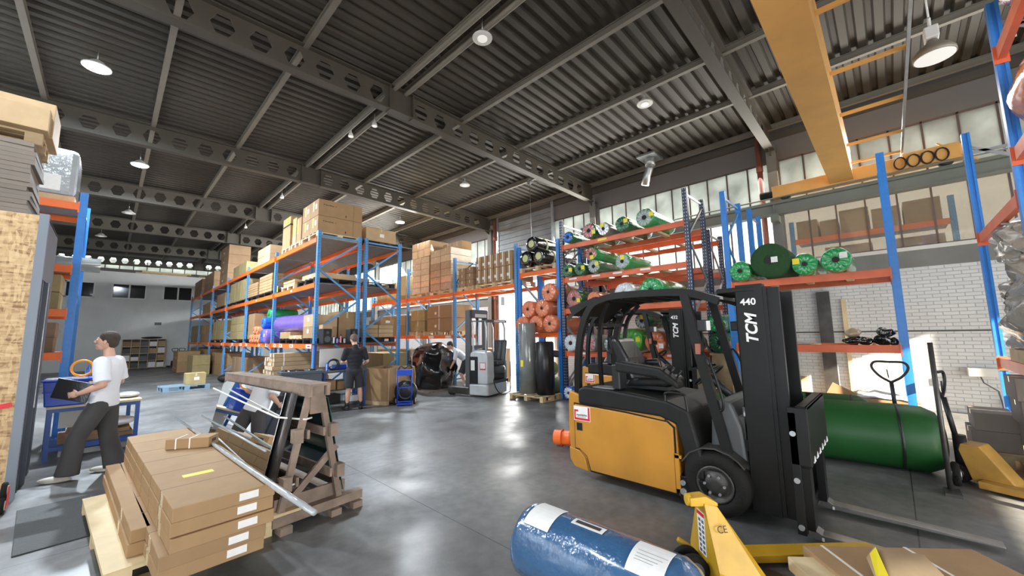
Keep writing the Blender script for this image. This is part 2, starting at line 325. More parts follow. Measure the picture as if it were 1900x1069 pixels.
def brick_mat():
    m = bpy.data.materials.new('white_painted_brick'); m.use_nodes = True; nt = m.node_tree; N = nt.nodes; L = nt.links
    b = N['Principled BSDF']; tc = N.new('ShaderNodeTexCoord'); mp = N.new('ShaderNodeMapping'); mp.inputs['Rotation'].default_value = (PI / 2, 0, PI / 2)
    s = N.new('ShaderNodeSeparateXYZ'); cb = N.new('ShaderNodeCombineXYZ'); L.new(tc.outputs['Object'], s.inputs[0]); L.new(s.outputs[1], cb.inputs[0]); L.new(s.outputs[2], cb.inputs[1])
    br = N.new('ShaderNodeTexBrick'); L.new(cb.outputs[0], br.inputs['Vector']); br.inputs['Scale'].default_value = 1.0
    br.inputs['Brick Width'].default_value = 0.225; br.inputs['Row Height'].default_value = 0.075; br.inputs['Mortar Size'].default_value = 0.008; br.inputs['Mortar Smooth'].default_value = 0.5
    br.inputs['Color1'].default_value = (0.66, 0.655, 0.63, 1); br.inputs['Color2'].default_value = (0.60, 0.60, 0.585, 1); br.inputs['Mortar'].default_value = (0.46, 0.455, 0.44, 1)
    L.new(br.outputs['Color'], b.inputs['Base Color']); b.inputs['Roughness'].default_value = 0.7
    bp = N.new('ShaderNodeBump'); bp.invert = True; bp.inputs['Strength'].default_value = 0.7; bp.inputs['Distance'].default_value = 0.01
    L.new(br.outputs['Fac'], bp.inputs['Height']); L.new(bp.outputs[0], b.inputs['Normal']); return m
def frosted():
    m = bpy.data.materials.new('dusty_wired_glass'); m.use_nodes = True; nt = m.node_tree; N = nt.nodes; L = nt.links; N.clear()
    out = N.new('ShaderNodeOutputMaterial'); tr = N.new('ShaderNodeBsdfTranslucent'); df = N.new('ShaderNodeBsdfDiffuse'); mx = N.new('ShaderNodeMixShader'); gl = N.new('ShaderNodeBsdfGlossy'); m2 = N.new('ShaderNodeMixShader')
    tc = N.new('ShaderNodeTexCoord'); nz = N.new('ShaderNodeTexNoise'); nz.inputs['Scale'].default_value = 1.6; nz.inputs['Detail'].default_value = 5; L.new(tc.outputs['Object'], nz.inputs['Vector'])
    r = N.new('ShaderNodeMapRange'); r.inputs[1].default_value = 0.3; r.inputs[2].default_value = 0.7; r.inputs[3].default_value = 0.42; r.inputs[4].default_value = 0.72; L.new(nz.outputs['Fac'], r.inputs[0])
    c = N.new('ShaderNodeCombineXYZ'); L.new(r.outputs[0], c.inputs[0]); L.new(r.outputs[0], c.inputs[1])
    k = N.new('ShaderNodeMath'); k.operation = 'MULTIPLY'; k.inputs[1].default_value = 0.90; L.new(r.outputs[0], k.inputs[0]); L.new(k.outputs[0], c.inputs[2])
    L.new(c.outputs[0], tr.inputs[0]); df.inputs[0].default_value = (0.4, 0.4, 0.38, 1); mx.inputs[0].default_value = 0.25
    L.new(tr.outputs[0], mx.inputs[1]); L.new(df.outputs[0], mx.inputs[2]); gl.inputs[1].default_value = 0.2; m2.inputs[0].default_value = 0.05
    L.new(mx.outputs[0], m2.inputs[1]); L.new(gl.outputs[0], m2.inputs[2]); L.new(m2.outputs[0], out.inputs[0]); return m
def clearglass():
    m = bpy.data.materials.new('grimy_clear_glass'); m.use_nodes = True; nt = m.node_tree; N = nt.nodes; L = nt.links; N.clear()
    out = N.new('ShaderNodeOutputMaterial'); tp = N.new('ShaderNodeBsdfTransparent'); tp.inputs[0].default_value = (0.86, 0.85, 0.80, 1)
    df = N.new('ShaderNodeBsdfDiffuse'); df.inputs[0].default_value = (0.6, 0.57, 0.5, 1); gl = N.new('ShaderNodeBsdfGlossy'); gl.inputs[1].default_value = 0.05
    a = N.new('ShaderNodeMixShader'); a.inputs[0].default_value = 0.09; b = N.new('ShaderNodeMixShader'); b.inputs[0].default_value = 0.08
    L.new(tp.outputs[0], a.inputs[1]); L.new(df.outputs[0], a.inputs[2]); L.new(a.outputs[0], b.inputs[1]); L.new(gl.outputs[0], b.inputs[2]); L.new(b.outputs[0], out.inputs[0]); return m
M['floor'] = floor_mat(); M['brick'] = brick_mat(); M['frost'] = frosted(); M['clear'] = clearglass()
M['osb'] = None
def osb_mat():
    m = bpy.data.materials.new('oriented_strand_board'); m.use_nodes = True; nt = m.node_tree; N = nt.nodes; L = nt.links
    b = N['Principled BSDF']; tc = N.new('ShaderNodeTexCoord')
    def vor(sx, sz, rot):
        mp = N.new('ShaderNodeMapping'); mp.inputs['Scale'].default_value = (sx, 1, sz); mp.inputs['Rotation'].default_value = (0, rot, 0); L.new(tc.outputs['Object'], mp.inputs[0])
        nz = N.new('ShaderNodeTexNoise'); nz.inputs['Scale'].default_value = 3; L.new(tc.outputs['Object'], nz.inputs['Vector'])
        ad = N.new('ShaderNodeMix'); ad.data_type = 'VECTOR'; ad.inputs[0].default_value = 0.25; L.new(mp.outputs[0], ad.inputs[4]); L.new(nz.outputs['Color'], ad.inputs[5])
        v = N.new('ShaderNodeTexVoronoi'); v.inputs['Scale'].default_value = 1; L.new(mp.outputs[0], v.inputs['Vector']); return v
    v1 = vor(11, 48, 0.5); v2 = vor(44, 13, 0.35)
    mx = N.new('ShaderNodeMix'); mx.data_type = 'RGBA'; mx.inputs[0].default_value = 0.5; L.new(v1.outputs['Color'], mx.inputs[6]); L.new(v2.outputs['Color'], mx.inputs[7])
    bw = N.new('ShaderNodeRGBToBW'); L.new(mx.outputs[2], bw.inputs[0])
    cr = N.new('ShaderNodeValToRGB'); L.new(bw.outputs[0], cr.inputs[0]); e = cr.color_ramp.elements
    e[0].position = 0.18; e[0].color = (0.26, 0.14, 0.06, 1); e[1].position = 0.8; e[1].color = (0.70, 0.50, 0.27, 1)
    k = e.new(0.45); k.color = (0.55, 0.36, 0.18, 1)
    L.new(cr.outputs[0], b.inputs['Base Color']); b.inputs['Roughness'].default_value = 0.6; return m
M['osb'] = osb_mat()
struct('floor', MB().bx(-9, 16.5, -9, 40, -0.12, 0.0), 'floor')
# corrugated roof sheet, ribs running across the hall, falling slightly to both eaves
XR = 4.1
def roofz(x): return 7.20 - 0.020 * abs(x - XR)
def deck(xa, xb):
    b = MB(); y = -8.0; prof = []
    while y < 36:
        prof += [(y, 0), (y + 0.115, 0), (y + 0.145, 0.06), (y + 0.215, 0.06), (y + 0.245, 0)]; y += 0.245
    n = len(prof); vs = []
    for x in (xa, xb):
        for (yy, dz) in prof: vs.append((x, yy, roofz(x) + dz))
    for x in (xa, xb): vs += [(x, -8.0, roofz(x) + 0.12), (x, y, roofz(x) + 0.12)]
    fs = [(i, i + 1, n + i + 1, n + i) for i in range(n - 1)] + [(2 * n, 2 * n + 1, 2 * n + 3, 2 * n + 2)]
    return b.add(vs, fs)
d1 = deck(X0, XR); d2 = deck(XR, XW + 0.3); d1.add(d2.v, d2.f); struct('ceiling', d1, 'roofdeck')
# castellated roof beams
TRUSS_Y = [-3.6, 1.85, 7.3, 12.75, 18.2, 23.65, 29.1, 34.5]
def truss(y):
    b = MB(); p = 0.53; h = 0.55; a = 0.17; hb = 0.165; t = 0.012
    zc = lambda x: 6.80 - 0.020 * abs(x - XR)
    x = X0; k = 0; cells = int((XW - X0) / p)
    off = (XW - X0 - cells * p) / 2
    for k in range(cells):
        x0 = X0 + off + k * p; cx = x0 + p / 2; solid = abs(cx - XR) < 0.42 or k in (0, cells - 1)
        z0, z1, zm = zc(x0), zc(x0 + p), zc(cx)
        for sy in (-t / 2, t / 2):
            A = [(x0, y + sy, z0 - h / 2), (x0 + p, y + sy, z1 - h / 2), (x0 + p, y + sy, z1 + h / 2), (x0, y + sy, z0 + h / 2)]
            if solid: b.add(A, [(0, 1, 2, 3)]); continue
            Hx = [(cx - a, y + sy, zm), (cx - a / 2, y + sy, zm - hb), (cx + a / 2, y + sy, zm - hb), (cx + a, y + sy, zm), (cx + a / 2, y + sy, zm + hb), (cx - a / 2, y + sy, zm + hb)]
            b.add(A + Hx, [(0, 1, 6, 5), (1, 2, 8, 7, 6), (2, 3, 9, 8), (3, 0, 5, 4, 9)])
        if not solid:
            Hx = [(cx - a, zm), (cx - a / 2, zm - hb), (cx + a / 2, zm - hb), (cx + a, zm), (cx + a / 2, zm + hb), (cx - a / 2, zm + hb)]
            vs = [(u, y - t / 2, v) for u, v in Hx] + [(u, y + t / 2, v) for u, v in Hx]
            b.add(vs, [(i, (i + 1) % 6, 6 + (i + 1) % 6, 6 + i) for i in range(6)])
    for xa, xb in ((X0, XR), (XR, XW)):
        for sg in (-1, 1): b.bar((xa, y, zc(xa) + sg * h / 2), (xb, y, zc(xb) + sg * h / 2), 0.20, 0.022)
    for xs in (XR - 0.28, XR + 0.28): b.bx(xs - 0.01, xs + 0.01, y - 0.1, y + 0.1, 6.5, 7.07)
    # haunch at the column
    b.prism([(XW - 0.55, zc(XW) - h / 2), (XW, zc(XW) - h / 2), (XW, zc(XW) - h / 2 - 0.28)], 'y', y - 0.01, y + 0.01)
    return b
for y in TRUSS_Y: struct('roof_beam', truss(y), 'roofsteel')
# purlins between the beams
for x, dbl in ((-3.0, 0), (-1.35, 0), (0.4, 0), (2.15, 0), (4.1, 1), (5.85, 0), (7.85, 0), (9.75, 0), (11.7, 0)):
    for dx in ((-0.14, 0.14) if dbl else (0,)):
        b = MB(); z = roofz(x + dx) - 0.075
        b.bx(x + dx - 0.045, x + dx + 0.045, -8, 35, z - 0.07, z - 0.055).bx(x + dx - 0.008, x + dx + 0.008, -8, 35, z - 0.06, z + 0.06).bx(x + dx - 0.045, x + dx + 0.045, -8, 35, z + 0.06, z + 0.072)
        if dbl: b.cyl((x + dx, -8, z - 0.055), (x + dx, 35, z - 0.055), 0.05, n=10)
        struct('purlin', b, 'purlin')
# ---- columns along the window wall
for y in TRUSS_Y[:7]:
    b = MB().bx(XW - 0.27, XW - 0.25, y - 0.11, y + 0.11, 0, 6.5).bx(XW - 0.02, XW, y - 0.11, y + 0.11, 0, 6.5).bx(XW - 0.26, XW - 0.01, y - 0.012, y + 0.012, 0, 6.5)
    struct('column', b, 'concrete')
for y in (2.14, 12.47):
    b = MB().cyl((11.82, y, 0.45), (11.82, y, 6.85), 0.065).cyl((11.82, y, 5.9), (11.82, y, 6.1), 0.08).cyl((11.82, y, 3.2), (11.82, y, 3.35), 0.08)
    tag(b.build('drain_pipe', 'pipe'), 'salmon red drain pipe running up beside the ' + ('steel column left of the crane' if y < 5 else 'far column by the grey sliding door panel'), 'pipe')
tag(MB().cyl((11.82, 2.14, 0), (11.82, 2.14, 0.45), 0.06).build('ground_pipe', 'galv'), 'grey foot pipe below the red drain pipe near the wall', 'pipe')
# ---- right (window) wall
wb = MB().bx(XW, XW + 0.25, Y0, 9.25, 0, 3.0).bx(XW, XW + 0.25, 12.3, YW, 0, 3.0)
struct('wall_right', wb, 'brick')
struct('trim_1', MB().bx(XW - 0.02, XW + 0.22, Y0, 9.25, 3.0, 3.36).bx(XW - 0.02, XW + 0.22, 12.3, YW, 3.0, 3.36), 'concrete')
struct('trim_2', MB().bx(XW - 0.07, XW + 0.2, Y0, 9.25, 3.36, 3.44).bx(XW - 0.07, XW + 0.2, 12.3, YW, 3.36, 3.44), 'sill')
struct('trim_3', MB().bx(XW - 0.03, XW + 0.22, Y0, YW, 6.17, 7.1), 'panel')
struct('trim_4', MB().bx(XW - 0.12, XW, Y0, YW, 6.72, 6.9).bx(XW - 0.03, XW, 2.0, 9.25, 1.62, 1.65).bx(XW - 0.015, XW, -8, 2.0, 1.62, 1.645), 'roofsteel')
nwin = 0
for k in range(len(TRUSS_Y) - 1):
    ya, yb = TRUSS_Y[k] + 0.1, min(TRUSS_Y[k + 1] - 0.1, YW)
    for (za, zb, lower) in ((3.44, 4.80, 1), (4.80, 6.17, 0)):
        segs = [(ya, yb)]
        if k == 2: segs = [(ya, 9.25)]
        for (sa, sb) in segs:
            if sb - sa < 0.3: continue
            nwin += 1; n = max(1, round((sb - sa) / 0.525)); b = MB()
            for i in range(n + 1):
                y = sa + (sb - sa) * i / n; b.bx(XW + 0.02, XW + 0.07, y - 0.016, y + 0.016, za, zb)
            b.bx(XW + 0.02, XW + 0.07, sa, sb, za, za + 0.035).bx(XW + 0.02, XW + 0.07, sa, sb, zb - 0.035, zb)
            fr = struct('window_%d' % nwin, b, 'bar')
            g = MB().bx(XW + 0.04, XW + 0.05, sa, sb, za, zb).build('pane', 'clear' if (lower and k <= 1) else 'frost', fr)
# crane rail along the wall
b = MB().bx(11.38, 11.62, -8, 7.2, 4.84, 4.86).bx(11.49, 11.51, -8, 7.2, 4.6, 4.85).bx(11.38, 11.62, -8, 7.2, 4.58, 4.60).bx(11.47, 11.53, -8, 7.2, 4.86, 4.93)
for y in (-3.6, 1.85, 7.2): b.bx(11.40, 11.75, y - 0.08, y + 0.08, 4.40, 4.58).bx(11.42, 11.5, y - 0.01, y + 0.01, 4.45, 4.84)
b.cyl((11.36, -8, 4.98), (11.36, 7.2, 4.98), 0.018)
struct('crane_rail', b, 'railgreen')
# loading door: raised sectional panel and rails, daylight behind
dp = MB()
for i in range(9): dp.bx(XW - 0.10, XW - 0.06, 9.25, 12.3, 5.0 + i * 0.22, 5.0 + i * 0.22 + 0.205)
struct('door_1', dp, 'doorpanel')
struct('trim_5', MB().bx(XW - 0.14, XW - 0.02, 9.15, 9.27, 0, 7).bx(XW - 0.14, XW - 0.02, 12.28, 12.40, 0, 7).bx(XW, XW + 0.2, 9.25, 12.3, 3.9, 5.1).bx(XW, XW + 0.2, 9.25, 12.3, 5.1, 6.2), 'galv')
# far white wall with the offices behind, side wall on the left
struct('wall_far', MB().bx(X0, 12.3, YW, YW + 0.2, 0, 5.9), 'plaster')
struct('wall_rear_light_mask', MB().bx(-9, -3.6, Y0 - 0.2, Y0, 0, 7.2).bx(3.6, 5.4, Y0 - 0.2, Y0, 0, 7.2).bx(9.2, 12.3, Y0 - 0.2, Y0, 0, 7.2).bx(-3.6, 3.6, Y0 - 0.2, Y0, 3.6, 7.2).bx(5.4, 9.2, Y0 - 0.2, Y0, 5.2, 7.2), 'plaster')  # unseen wall, its openings shaped to admit the sun patch and soft light
struct('wall_side_light_mask', MB().bx(-9.2, -9.0, Y0, -4, 0, 7.2).bx(-9.2, -9.0, 1.5, 8.4, 0, 7.2).bx(-9.2, -9.0, -4, 1.5, 3.4, 7.2), 'plaster')  # unseen wall added to cut ambient sky light and reflections on black paint
struct('ceiling_side', MB().bx(-9.2, X0, Y0, 8.4, 7.0, 7.1), 'roofdeck')
struct('wall_left', MB().bx(X0 - 0.2, X0, 8.2, 36, 0, 7.2), 'plaster')
struct('wall_back', MB().bx(X0 - 0.2, 12.3, 36.0, 36.2, 0, 6.35), 'panel')
b = MB().bx(X0, 12, 36.0, 36.06, 6.35, 6.4)
for i in range(24): b.bx(X0 + i * 0.66, X0 + i * 0.66 + 0.04, 36.0, 36.06, 6.35, 7.0)
fb = struct('window_40', b, 'bar'); MB().bx(X0, 12, 36.04, 36.05, 6.35, 7.0).build('pane', 'frost', fb)
for i, (xa, xb) in enumerate(((-1.95, -0.75), (-0.07, 1.48), (2.25, 3.75))):
    f = MB(); za, zb = 4.25, 5.2; y = YW - 0.05
    f.bx(xa, xb, y, YW, za, za + 0.07).bx(xa, xb, y, YW, zb - 0.07, zb).bx(xa, xa + 0.07, y, YW, za, zb).bx(xb - 0.07, xb, y, YW, za, zb).bx((xa + xb) / 2 - 0.04, (xa + xb) / 2 + 0.04, y, YW, za, zb)
    fr = struct('window_%d' % (nwin + 1 + i), f, 'white'); MB().bx(xa + 0.05, xb - 0.05, YW - 0.03, YW - 0.02, za + 0.05, zb - 0.05).build('pane', 'glassdark', fr)
# strand board booth on the left with its dark sliding-gate posts
bo = MB().bx(-6.0, -0.64, 7.0, 7.04, 0, 3.17)
struct('wall_booth', bo, 'osb')
struct('trim_6', MB().bx(-0.66, -0.585, 6.985, 7.06, 0, 3.19), 'frame_grey')
struct('wall_booth_side', MB().bx(-0.66, -0.60, 7.06, 8.35, 2.45, 3.17).bx(-0.66, -0.60, 8.15, 8.35, 0, 2.45).bx(-6, -0.62, 8.32, 8.35, 0, 3.17).bx(-6, -0.6, 7.02, 8.35, 3.15, 3.18), 'dark_metal')
struct('door_2', MB().bx(-0.64, -0.615, 7.12, 7.30, 0, 2.45).bx(-0.63, -0.60, 7.34, 7.40, 0, 2.45).bx(-0.66, -0.63, 7.42, 7.60, 0, 1.05).bx(-0.62, -0.58, 7.66, 7.74, 0, 2.45).bx(-0.66, -0.63, 7.6, 8.15, 0, 2.45), 'dark_metal')
struct('trim_7', MB().bx(-0.612, -0.60, 7.20, 7.235, 1.2, 2.4).bx(-0.59, -0.572, 7.685, 7.715, 0.9, 2.45), 'steel')
# next hall seen through the lower windows
b = MB().bx(15.2, 15.3, -6, 2.4, 0, 6.8)
struct('wall_next_hall', b, 'panel')
# ================================================================ bridge crane
cr = thing('bridge_crane', 'long yellow travelling bridge crane under the roof above the forklifts', 'crane', (0, 0, 5.0))
MB().bx(-3, 11.5, 0.30, 0.72, 0.05, 0.07).bx(-3, 11.5, 0.305, 0.32, 0.07, 0.72).bx(-3, 11.5, 0.66, 0.675, 0.07, 0.72).bx(-3, 11.5, 0.30, 0.72, 0.72, 0.74).build('girder', 'crane', cr)
MB().bx(11.42, 11.62, -1.35, 1.85, 0.0, 0.30).build('end_carriage', 'crane', cr, bev=0.01)
for y in (-1.1, 1.6): MB().cyl((11.43, y, 0.07), (11.63, y, 0.07), 0.13).build('wheel', 'steel_dark', cr)
MB().cyl((11.5, 1.85, 0.12), (11.5, 2.12, 0.12), 0.09, 0.11, n=9).build('rubber_buffer', 'rubber', cr)
for x in (4.0, 5.55, 7.1, 8.65, 10.2, 11.4):
    MB().bar((x, 0.34, 0.42), (x, -0.52, 0.42), 0.045, 0.05).build('outrigger_arm', 'crane', cr)
MB().bar((-3, -0.5, 0.38), (11.7, -0.5, 0.38), 0.035, 0.05).build('cable_rail', 'galv', cr)
for i in range(4):
    y0 = -0.45 - i * 0.2; MB().tube([(11.36, y0 + 0.09 * math.cos(t), 0.15 + 0.13 * math.sin(t)) for t in [j * 2 * PI / 14 for j in range(14)]], 0.014, 6, True).build('cable_loop', 'black_plastic', cr)
MB().bx(11.38, 11.42, -1.3, -0.5, 0.02, 0.34).build('junction_plate', 'crane', cr)
MB().bar((11.4, -1.0, 0.4), (11.4, -1.5, -0.1), 0.03, 0.03).build('stay', 'crane', cr)
# ================================================================ lamps
def highbay(loc, lit, label, r=0.16):
    t = thing('high_bay_lamp', label, 'ceiling lamp', loc, 0, 'round high bay lamps')
    MB().lathe((0, 0, 0), (0, 0, 1), [(0, r), (0.02, r * 1.02), (0.05, r * 0.75), (0.12, r * 0.45), (0.16, 0.03)], 20).build('shade', 'lens' if not lit else 'lens', t)
    MB().cyl((0, 0, -0.012), (0, 0, -0.001), r * (0.86 if lit else 0.5), n=20).build('glass', 'lit' if lit else 'glow_soft', t)
    MB().cyl((0, 0, 0.16), (0, 0, roofz(loc[0]) - loc[2] + 0.005), 0.008, n=6).build('hanger', 'galv', t)
    if lit:
        l = bpy.data.lights.new('lamp_light', 'AREA'); l.shape = 'DISK'; l.size = 0.3; l.energy = lit; l.color = (0.80, 0.90, 1.0)
        o = bpy.data.objects.new('lamp_light', l); C.objects.link(o); o.parent = t; o.location = (0, 0, -0.03)
highbay((-0.52, 10.15, 6.75), 480, 'brightly lit high bay lamp nearest the camera, top left', 0.2)
highbay((0.27, 15.2, 6.75), 1100, 'lit high bay lamp glowing above the white shirted man, second along', 0.2)
highbay((-1.2, 5.2, 6.75), 160, 'lit high bay lamp cut by the left picture edge', 0.2)
highbay((8.7, 15.3, 6.75), 600, 'small lit high bay lamp over the far shelving by the windows', 0.2)
highbay((4.12, 4.6, 6.78), 0, 'unlit white round lamp hanging from the double ridge purlin, top centre', 0.17)
highbay((8.0, 3.5, 6.78), 0, 'unlit white round lamp below the ribbed roof near the crane', 0.17)
highbay((8.1, 10.0, 6.78), 0, 'unlit round lamp above the black foil rolls', 0.17)
highbay((0.2, 21.2, 6.7), 0, 'unlit round lamp between the second and third roof beams from the white wall', 0.2)
highbay((-0.6, 26.8, 6.7), 0, 'faint unlit round lamp nearest the far white wall', 0.2)
def spot(loc, label):
    t = thing('spot_lamp', label, 'ceiling lamp', loc, 0, 'small ridge spots')
    MB().lathe((0, 0, 0), (0, 0, 1), [(0, 0.07), (0.08, 0.05), (0.12, 0.02), (0.33, 0.008)], 12).build('shade', 'lens', t)
    MB().cyl((0, 0, -0.01), (0, 0, -0.001), 0.06, n=12).build('glass', 'glow_soft', t)
spot((4.2, 8.7, 6.87), 'small white spot on the ridge purlin, nearer of the pair in mid roof')
spot((4.0, 9.6, 6.87), 'small white spot on the ridge purlin, farther of the pair in mid roof')
spot((4.11, 15.78, 6.87), 'small white spot on the ridge above the printed cartons')
spot((4.11, 21.3, 6.87), 'small white spot on the ridge, farthest along the roof')
bl = thing('bell_lamp', 'large dusty bell shaped lamp hanging top right beside the crane', 'ceiling lamp', (8.1, -0.82, 5.62))
MB().lathe((0, 0, 0), (0, 0, 1), [(0, 0.23), (0.06, 0.225), (0.14, 0.17), (0.2, 0.09), (0.27, 0.05)], 24).build('reflector', 'lampbody', bl)
MB().cyl((0, 0, -0.008), (0, 0, 0.004), 0.215, n=24).build('glass', 'glow_soft', bl)
MB().box(0, 0, 0.36, 0.20, 0.15, 0.18).build('ballast_box', 'lens', bl, bev=0.015)
MB().tube([(0, 0, 0.45), (0.02, 0, 0.52), (0, 0, 0.58), (-0.02, 0, 0.6), (0, 0, 0.62)], 0.02).cyl((0, 0, 0.6), (0, 0, 1.49), 0.012, n=6).build('hook', 'lens', bl)
# flue duct by the windows, pulley and cables
du = thing('air_duct', 'short shiny bent metal duct hanging from the roof before the windows', 'duct', (11.2, 4.85, 7.069))
MB().bx(-0.35, 0.35, -0.28, 0.28, -0.07, -0.01).build('roof_flange', 'galv', du)
MB().cyl((0, 0, -0.3), (0, 0, -0.05), 0.15).build('collar', 'galv', du)
MB().tube([(0, 0, -0.28), (0.0, 0.03, -0.38), (0.02, 0.12, -0.55), (0.04, 0.22, -0.85)], 0.115, 16).build('duct_pipe', 'galv', du)
hs = thing('cable_pulley', 'small pulley on the purlin with a taut cable to the black rolls', 'pulley', (9.75, 8.5, 6.93))
MB().torus((0, 0, 0), (1, 0, 0), 0.09, 0.02).cyl((-0.02, 0, 0), (0.02, 0, 0), 0.05).build('wheel', 'galv', hs)
MB().tube([(0, 0, 0), (-1.0, -0.9, -2.6)], 0.01, 5).build('cable', 'galv', hs)
MB().tube([(0, 0, 0.05), (2.2, -0.5, 0.0)], 0.01, 5).build('stay_cable', 'galv', hs)
# ================================================================ pallet racking
def upright_mb(h, ax='x'):
    """omega post, origin at the post's foot; ax = direction the open side does not face"""
    w, d, g = 0.05, 0.04, 0.014
    poly = [(-w, -d), (w, -d), (w, -g), (w - 0.012, -g), (w - 0.012, g), (w, g), (w, d), (-w, d), (-w, g), (-w + 0.012, g), (-w + 0.012, -g), (-w, -g)]
    if ax == 'y': poly = [(b, a) for a, b in poly]
    poly = [(b, a) for a, b in poly]
    return MB().prism(poly, 'z', 0, h).bx(-0.07, 0.07, -0.07, 0.07, 0, 0.012)
def rack_run(label, xa, xb, ys, levels, h, up='blue', beam='orange', deckm='mesh_deck', brace=None, skip=(), heights=None, rear=True, decks=None, name='pallet_rack', braces='blue_brace', support=False):
    """frames across x from xa (front) to xb (rear) at every y in ys; beams along y"""
    t = thing(name, label, 'pallet rack', (xa, ys[0], 0))
    for k, y in enumerate(ys):
        for j, x in enumerate((xa, xb)):
            hh = heights[k] if heights else h
            MB_ = upright_mb(hh); MB_.build('upright', up, t, (x - xa, y - ys[0], 0))
        b = MB(); hh = heights[k] if heights else h; n = max(2, round(hh / 0.95)); z = 0.25; st = (hh - 0.45) / n
        b.bar((0, y - ys[0], 0.2), (xb - xa, y - ys[0], 0.2), 0.03, 0.04)
        for i in range(n):
            p, q = ((0, z), (xb - xa, z + st)) if i % 2 == 0 else ((xb - xa, z), (0, z + st))
            b.bar((p[0], y - ys[0], p[1]), (q[0], y - ys[0], q[1]), 0.03, 0.045); z += st
        b.bar((0, y - ys[0], hh - 0.12), (xb - xa, y - ys[0], hh - 0.12), 0.03, 0.045)
        b.build('frame_bracing', braces, t)
    for k in range(len(ys) - 1):
        a, c = ys[k] - ys[0], ys[k + 1] - ys[0]
        lo, hi = min(a, c), max(a, c)
        for li, z in enumerate(levels):
            if (k, li) in skip: continue
            for x in ((0, xb - xa) if rear else (0,)):
                MB().bx(x - 0.028, x + 0.028, lo + 0.05, hi - 0.05, z - 0.125, z).bx(x - 0.034, x + 0.034, lo + 0.05, hi - 0.05, z - 0.01, z - 0.004).bx(x - 0.06, x + 0.045, lo + 0.04, lo + 0.058, z - 0.17, z + 0.02).bx(x - 0.06, x + 0.045, hi - 0.058, hi - 0.04, z - 0.17, z + 0.02).build('beam', beam, t)
            if deckm and (decks is None or li in decks):
                b = MB(); n = int((hi - lo - 0.1) / 0.12)
                for i in range(n):
                    yy = lo + 0.06 + i * (hi - lo - 0.12) / n; b.bx(0.03, xb - xa - 0.03, yy, yy + 0.095, z - 0.03, z - 0.004)
                b.build('deck', deckm, t)
            if support:
                for f in (0.25, 0.5, 0.75):
                    yy = lo + (hi - lo) * f; MB().bx(0.03, xb - xa - 0.03, yy - 0.05, yy + 0.05, z - 0.06, z - 0.003).build('timber_crossbar', 'wood', t)
    return t
LA = [1.54, 3.14, 4.36]
YA = [10.63 + 3.72 * k for k in range(7)]
rA = rack_run('long blue and orange pallet rack in the left half, its end frame beside the workbench', 3.69, 4.79, YA, LA, 4.52)
rB = rack_run('blue and orange rack standing back to back behind the long left rack', 4.98, 6.05, YA, LA, 4.52)
# paper location signs on the lowest beam
for y, wd in ((10.95, 0.42), (12.35, 0.3), (13.35, 0.28), (13.95, 0.2), (14.8, 0.35), (15.8, 0.2), (17.6, 0.3), (18.5, 0.3), (20.0, 0.3), (22.2, 0.25)):
    MB().bx(-0.034, -0.030, y - wd / 2 - YA[0], y + wd / 2 - YA[0], LA[0] - 0.11, LA[0] - 0.015).build('location_sign', 'label', rA)
    MB().bx(-0.036, -0.034, y - wd / 4 - YA[0], y + wd / 4 - YA[0], LA[0] - 0.08, LA[0] - 0.045).build('sign_print', 'red', rA)
for y in (12.6, 16.5): MB().bx(-0.034, -0.030, y - 0.07 - YA[0], y + 0.07 - YA[0], LA[1] - 0.09, LA[1] - 0.04).build('location_sign', 'label', rA)
# rack row along the window wall
rC = rack_run('blue rack with orange beams by the windows behind the reach truck', 8.45, 9.5, [7.98, 11.0, 14.1, 17.2], [1.72, 3.22], 4.45, skip=((0, 0),), deckm=None, support=True)
for y in (11.35, 12.4, 13.3):
    MB().bx(-0.034, -0.03, y - 0.16 - 7.98, y + 0.16 - 7.98, 1.61, 1.70).build('location_sign', 'label', rC)
rV = rack_run('narrow rack bay with orange beams holding the orange rolls', 8.45, 9.5, [6.39, 7.84], [1.73, 3.50], 4.3, up='blue_deep', deckm=None, support=True, braces='galv', rear=True)
rW = rack_run('navy rack with faded orange beams full of green film rolls', 8.45, 9.5, [6.25, 2.94], [1.24, 2.35, 3.18, 4.08], 4.78, up='navy', beam='orange_old', deckm=None, support=True, braces='galv')
rW2 = rack_run('second faded orange beam rack standing behind the navy rack by the wall', 9.75, 10.7, [6.24, 2.94], [1.24, 2.35, 3.18, 4.0], 4.1, up='navy', beam='orange_old', deckm=None, support=True, braces='galv')
for y, z in ((5.2, 3.13), (4.6, 3.13), (5.9, 3.13), (3.9, 3.13), (5.6, 1.19), (4.2, 1.19), (3.4, 1.19)): MB().bx(-0.034, -0.03, y - 0.12 - 6.24, y + 0.12 - 6.24, z - 0.02, z + 0.025).build('location_sign', 'label', rW)
MB().bx(-0.034, -0.03, 4.85 - 6.24, 5.1 - 6.24, 4.0, 4.05).build('location_sign', 'yellow_tape', rW)
rS = rack_run('blue rack with two orange levels before the white brick wall', 8.5, 9.6, [2.22, -0.12], [1.44, 2.64], 4.52, up='blue_deep', beam='orange_old', deckm=None, support=True)
tS = thing('rack_frame', 'spare blue rack frame standing left of the green rolls before the windows', 'rack frame', (10.5, 2.2, 0))
for x in (0, 0.9): upright_mb(4.6).build('upright', 'blue_deep', tS, (x, 0, 0))
MB().bar((0, 0, 0.3), (0.9, 0, 1.2), 0.03, 0.04).bar((0.9, 0, 1.2), (0, 0, 2.1), 0.03, 0.04).bar((0, 0, 2.1), (0.9, 0, 3.0), 0.03, 0.04).bar((0.9, 0, 3.0), (0, 0, 3.9), 0.03, 0.04).bar((0, 0, 4.4), (0.9, 0, 4.4), 0.03, 0.04).build('frame_bracing', 'galv', tS)
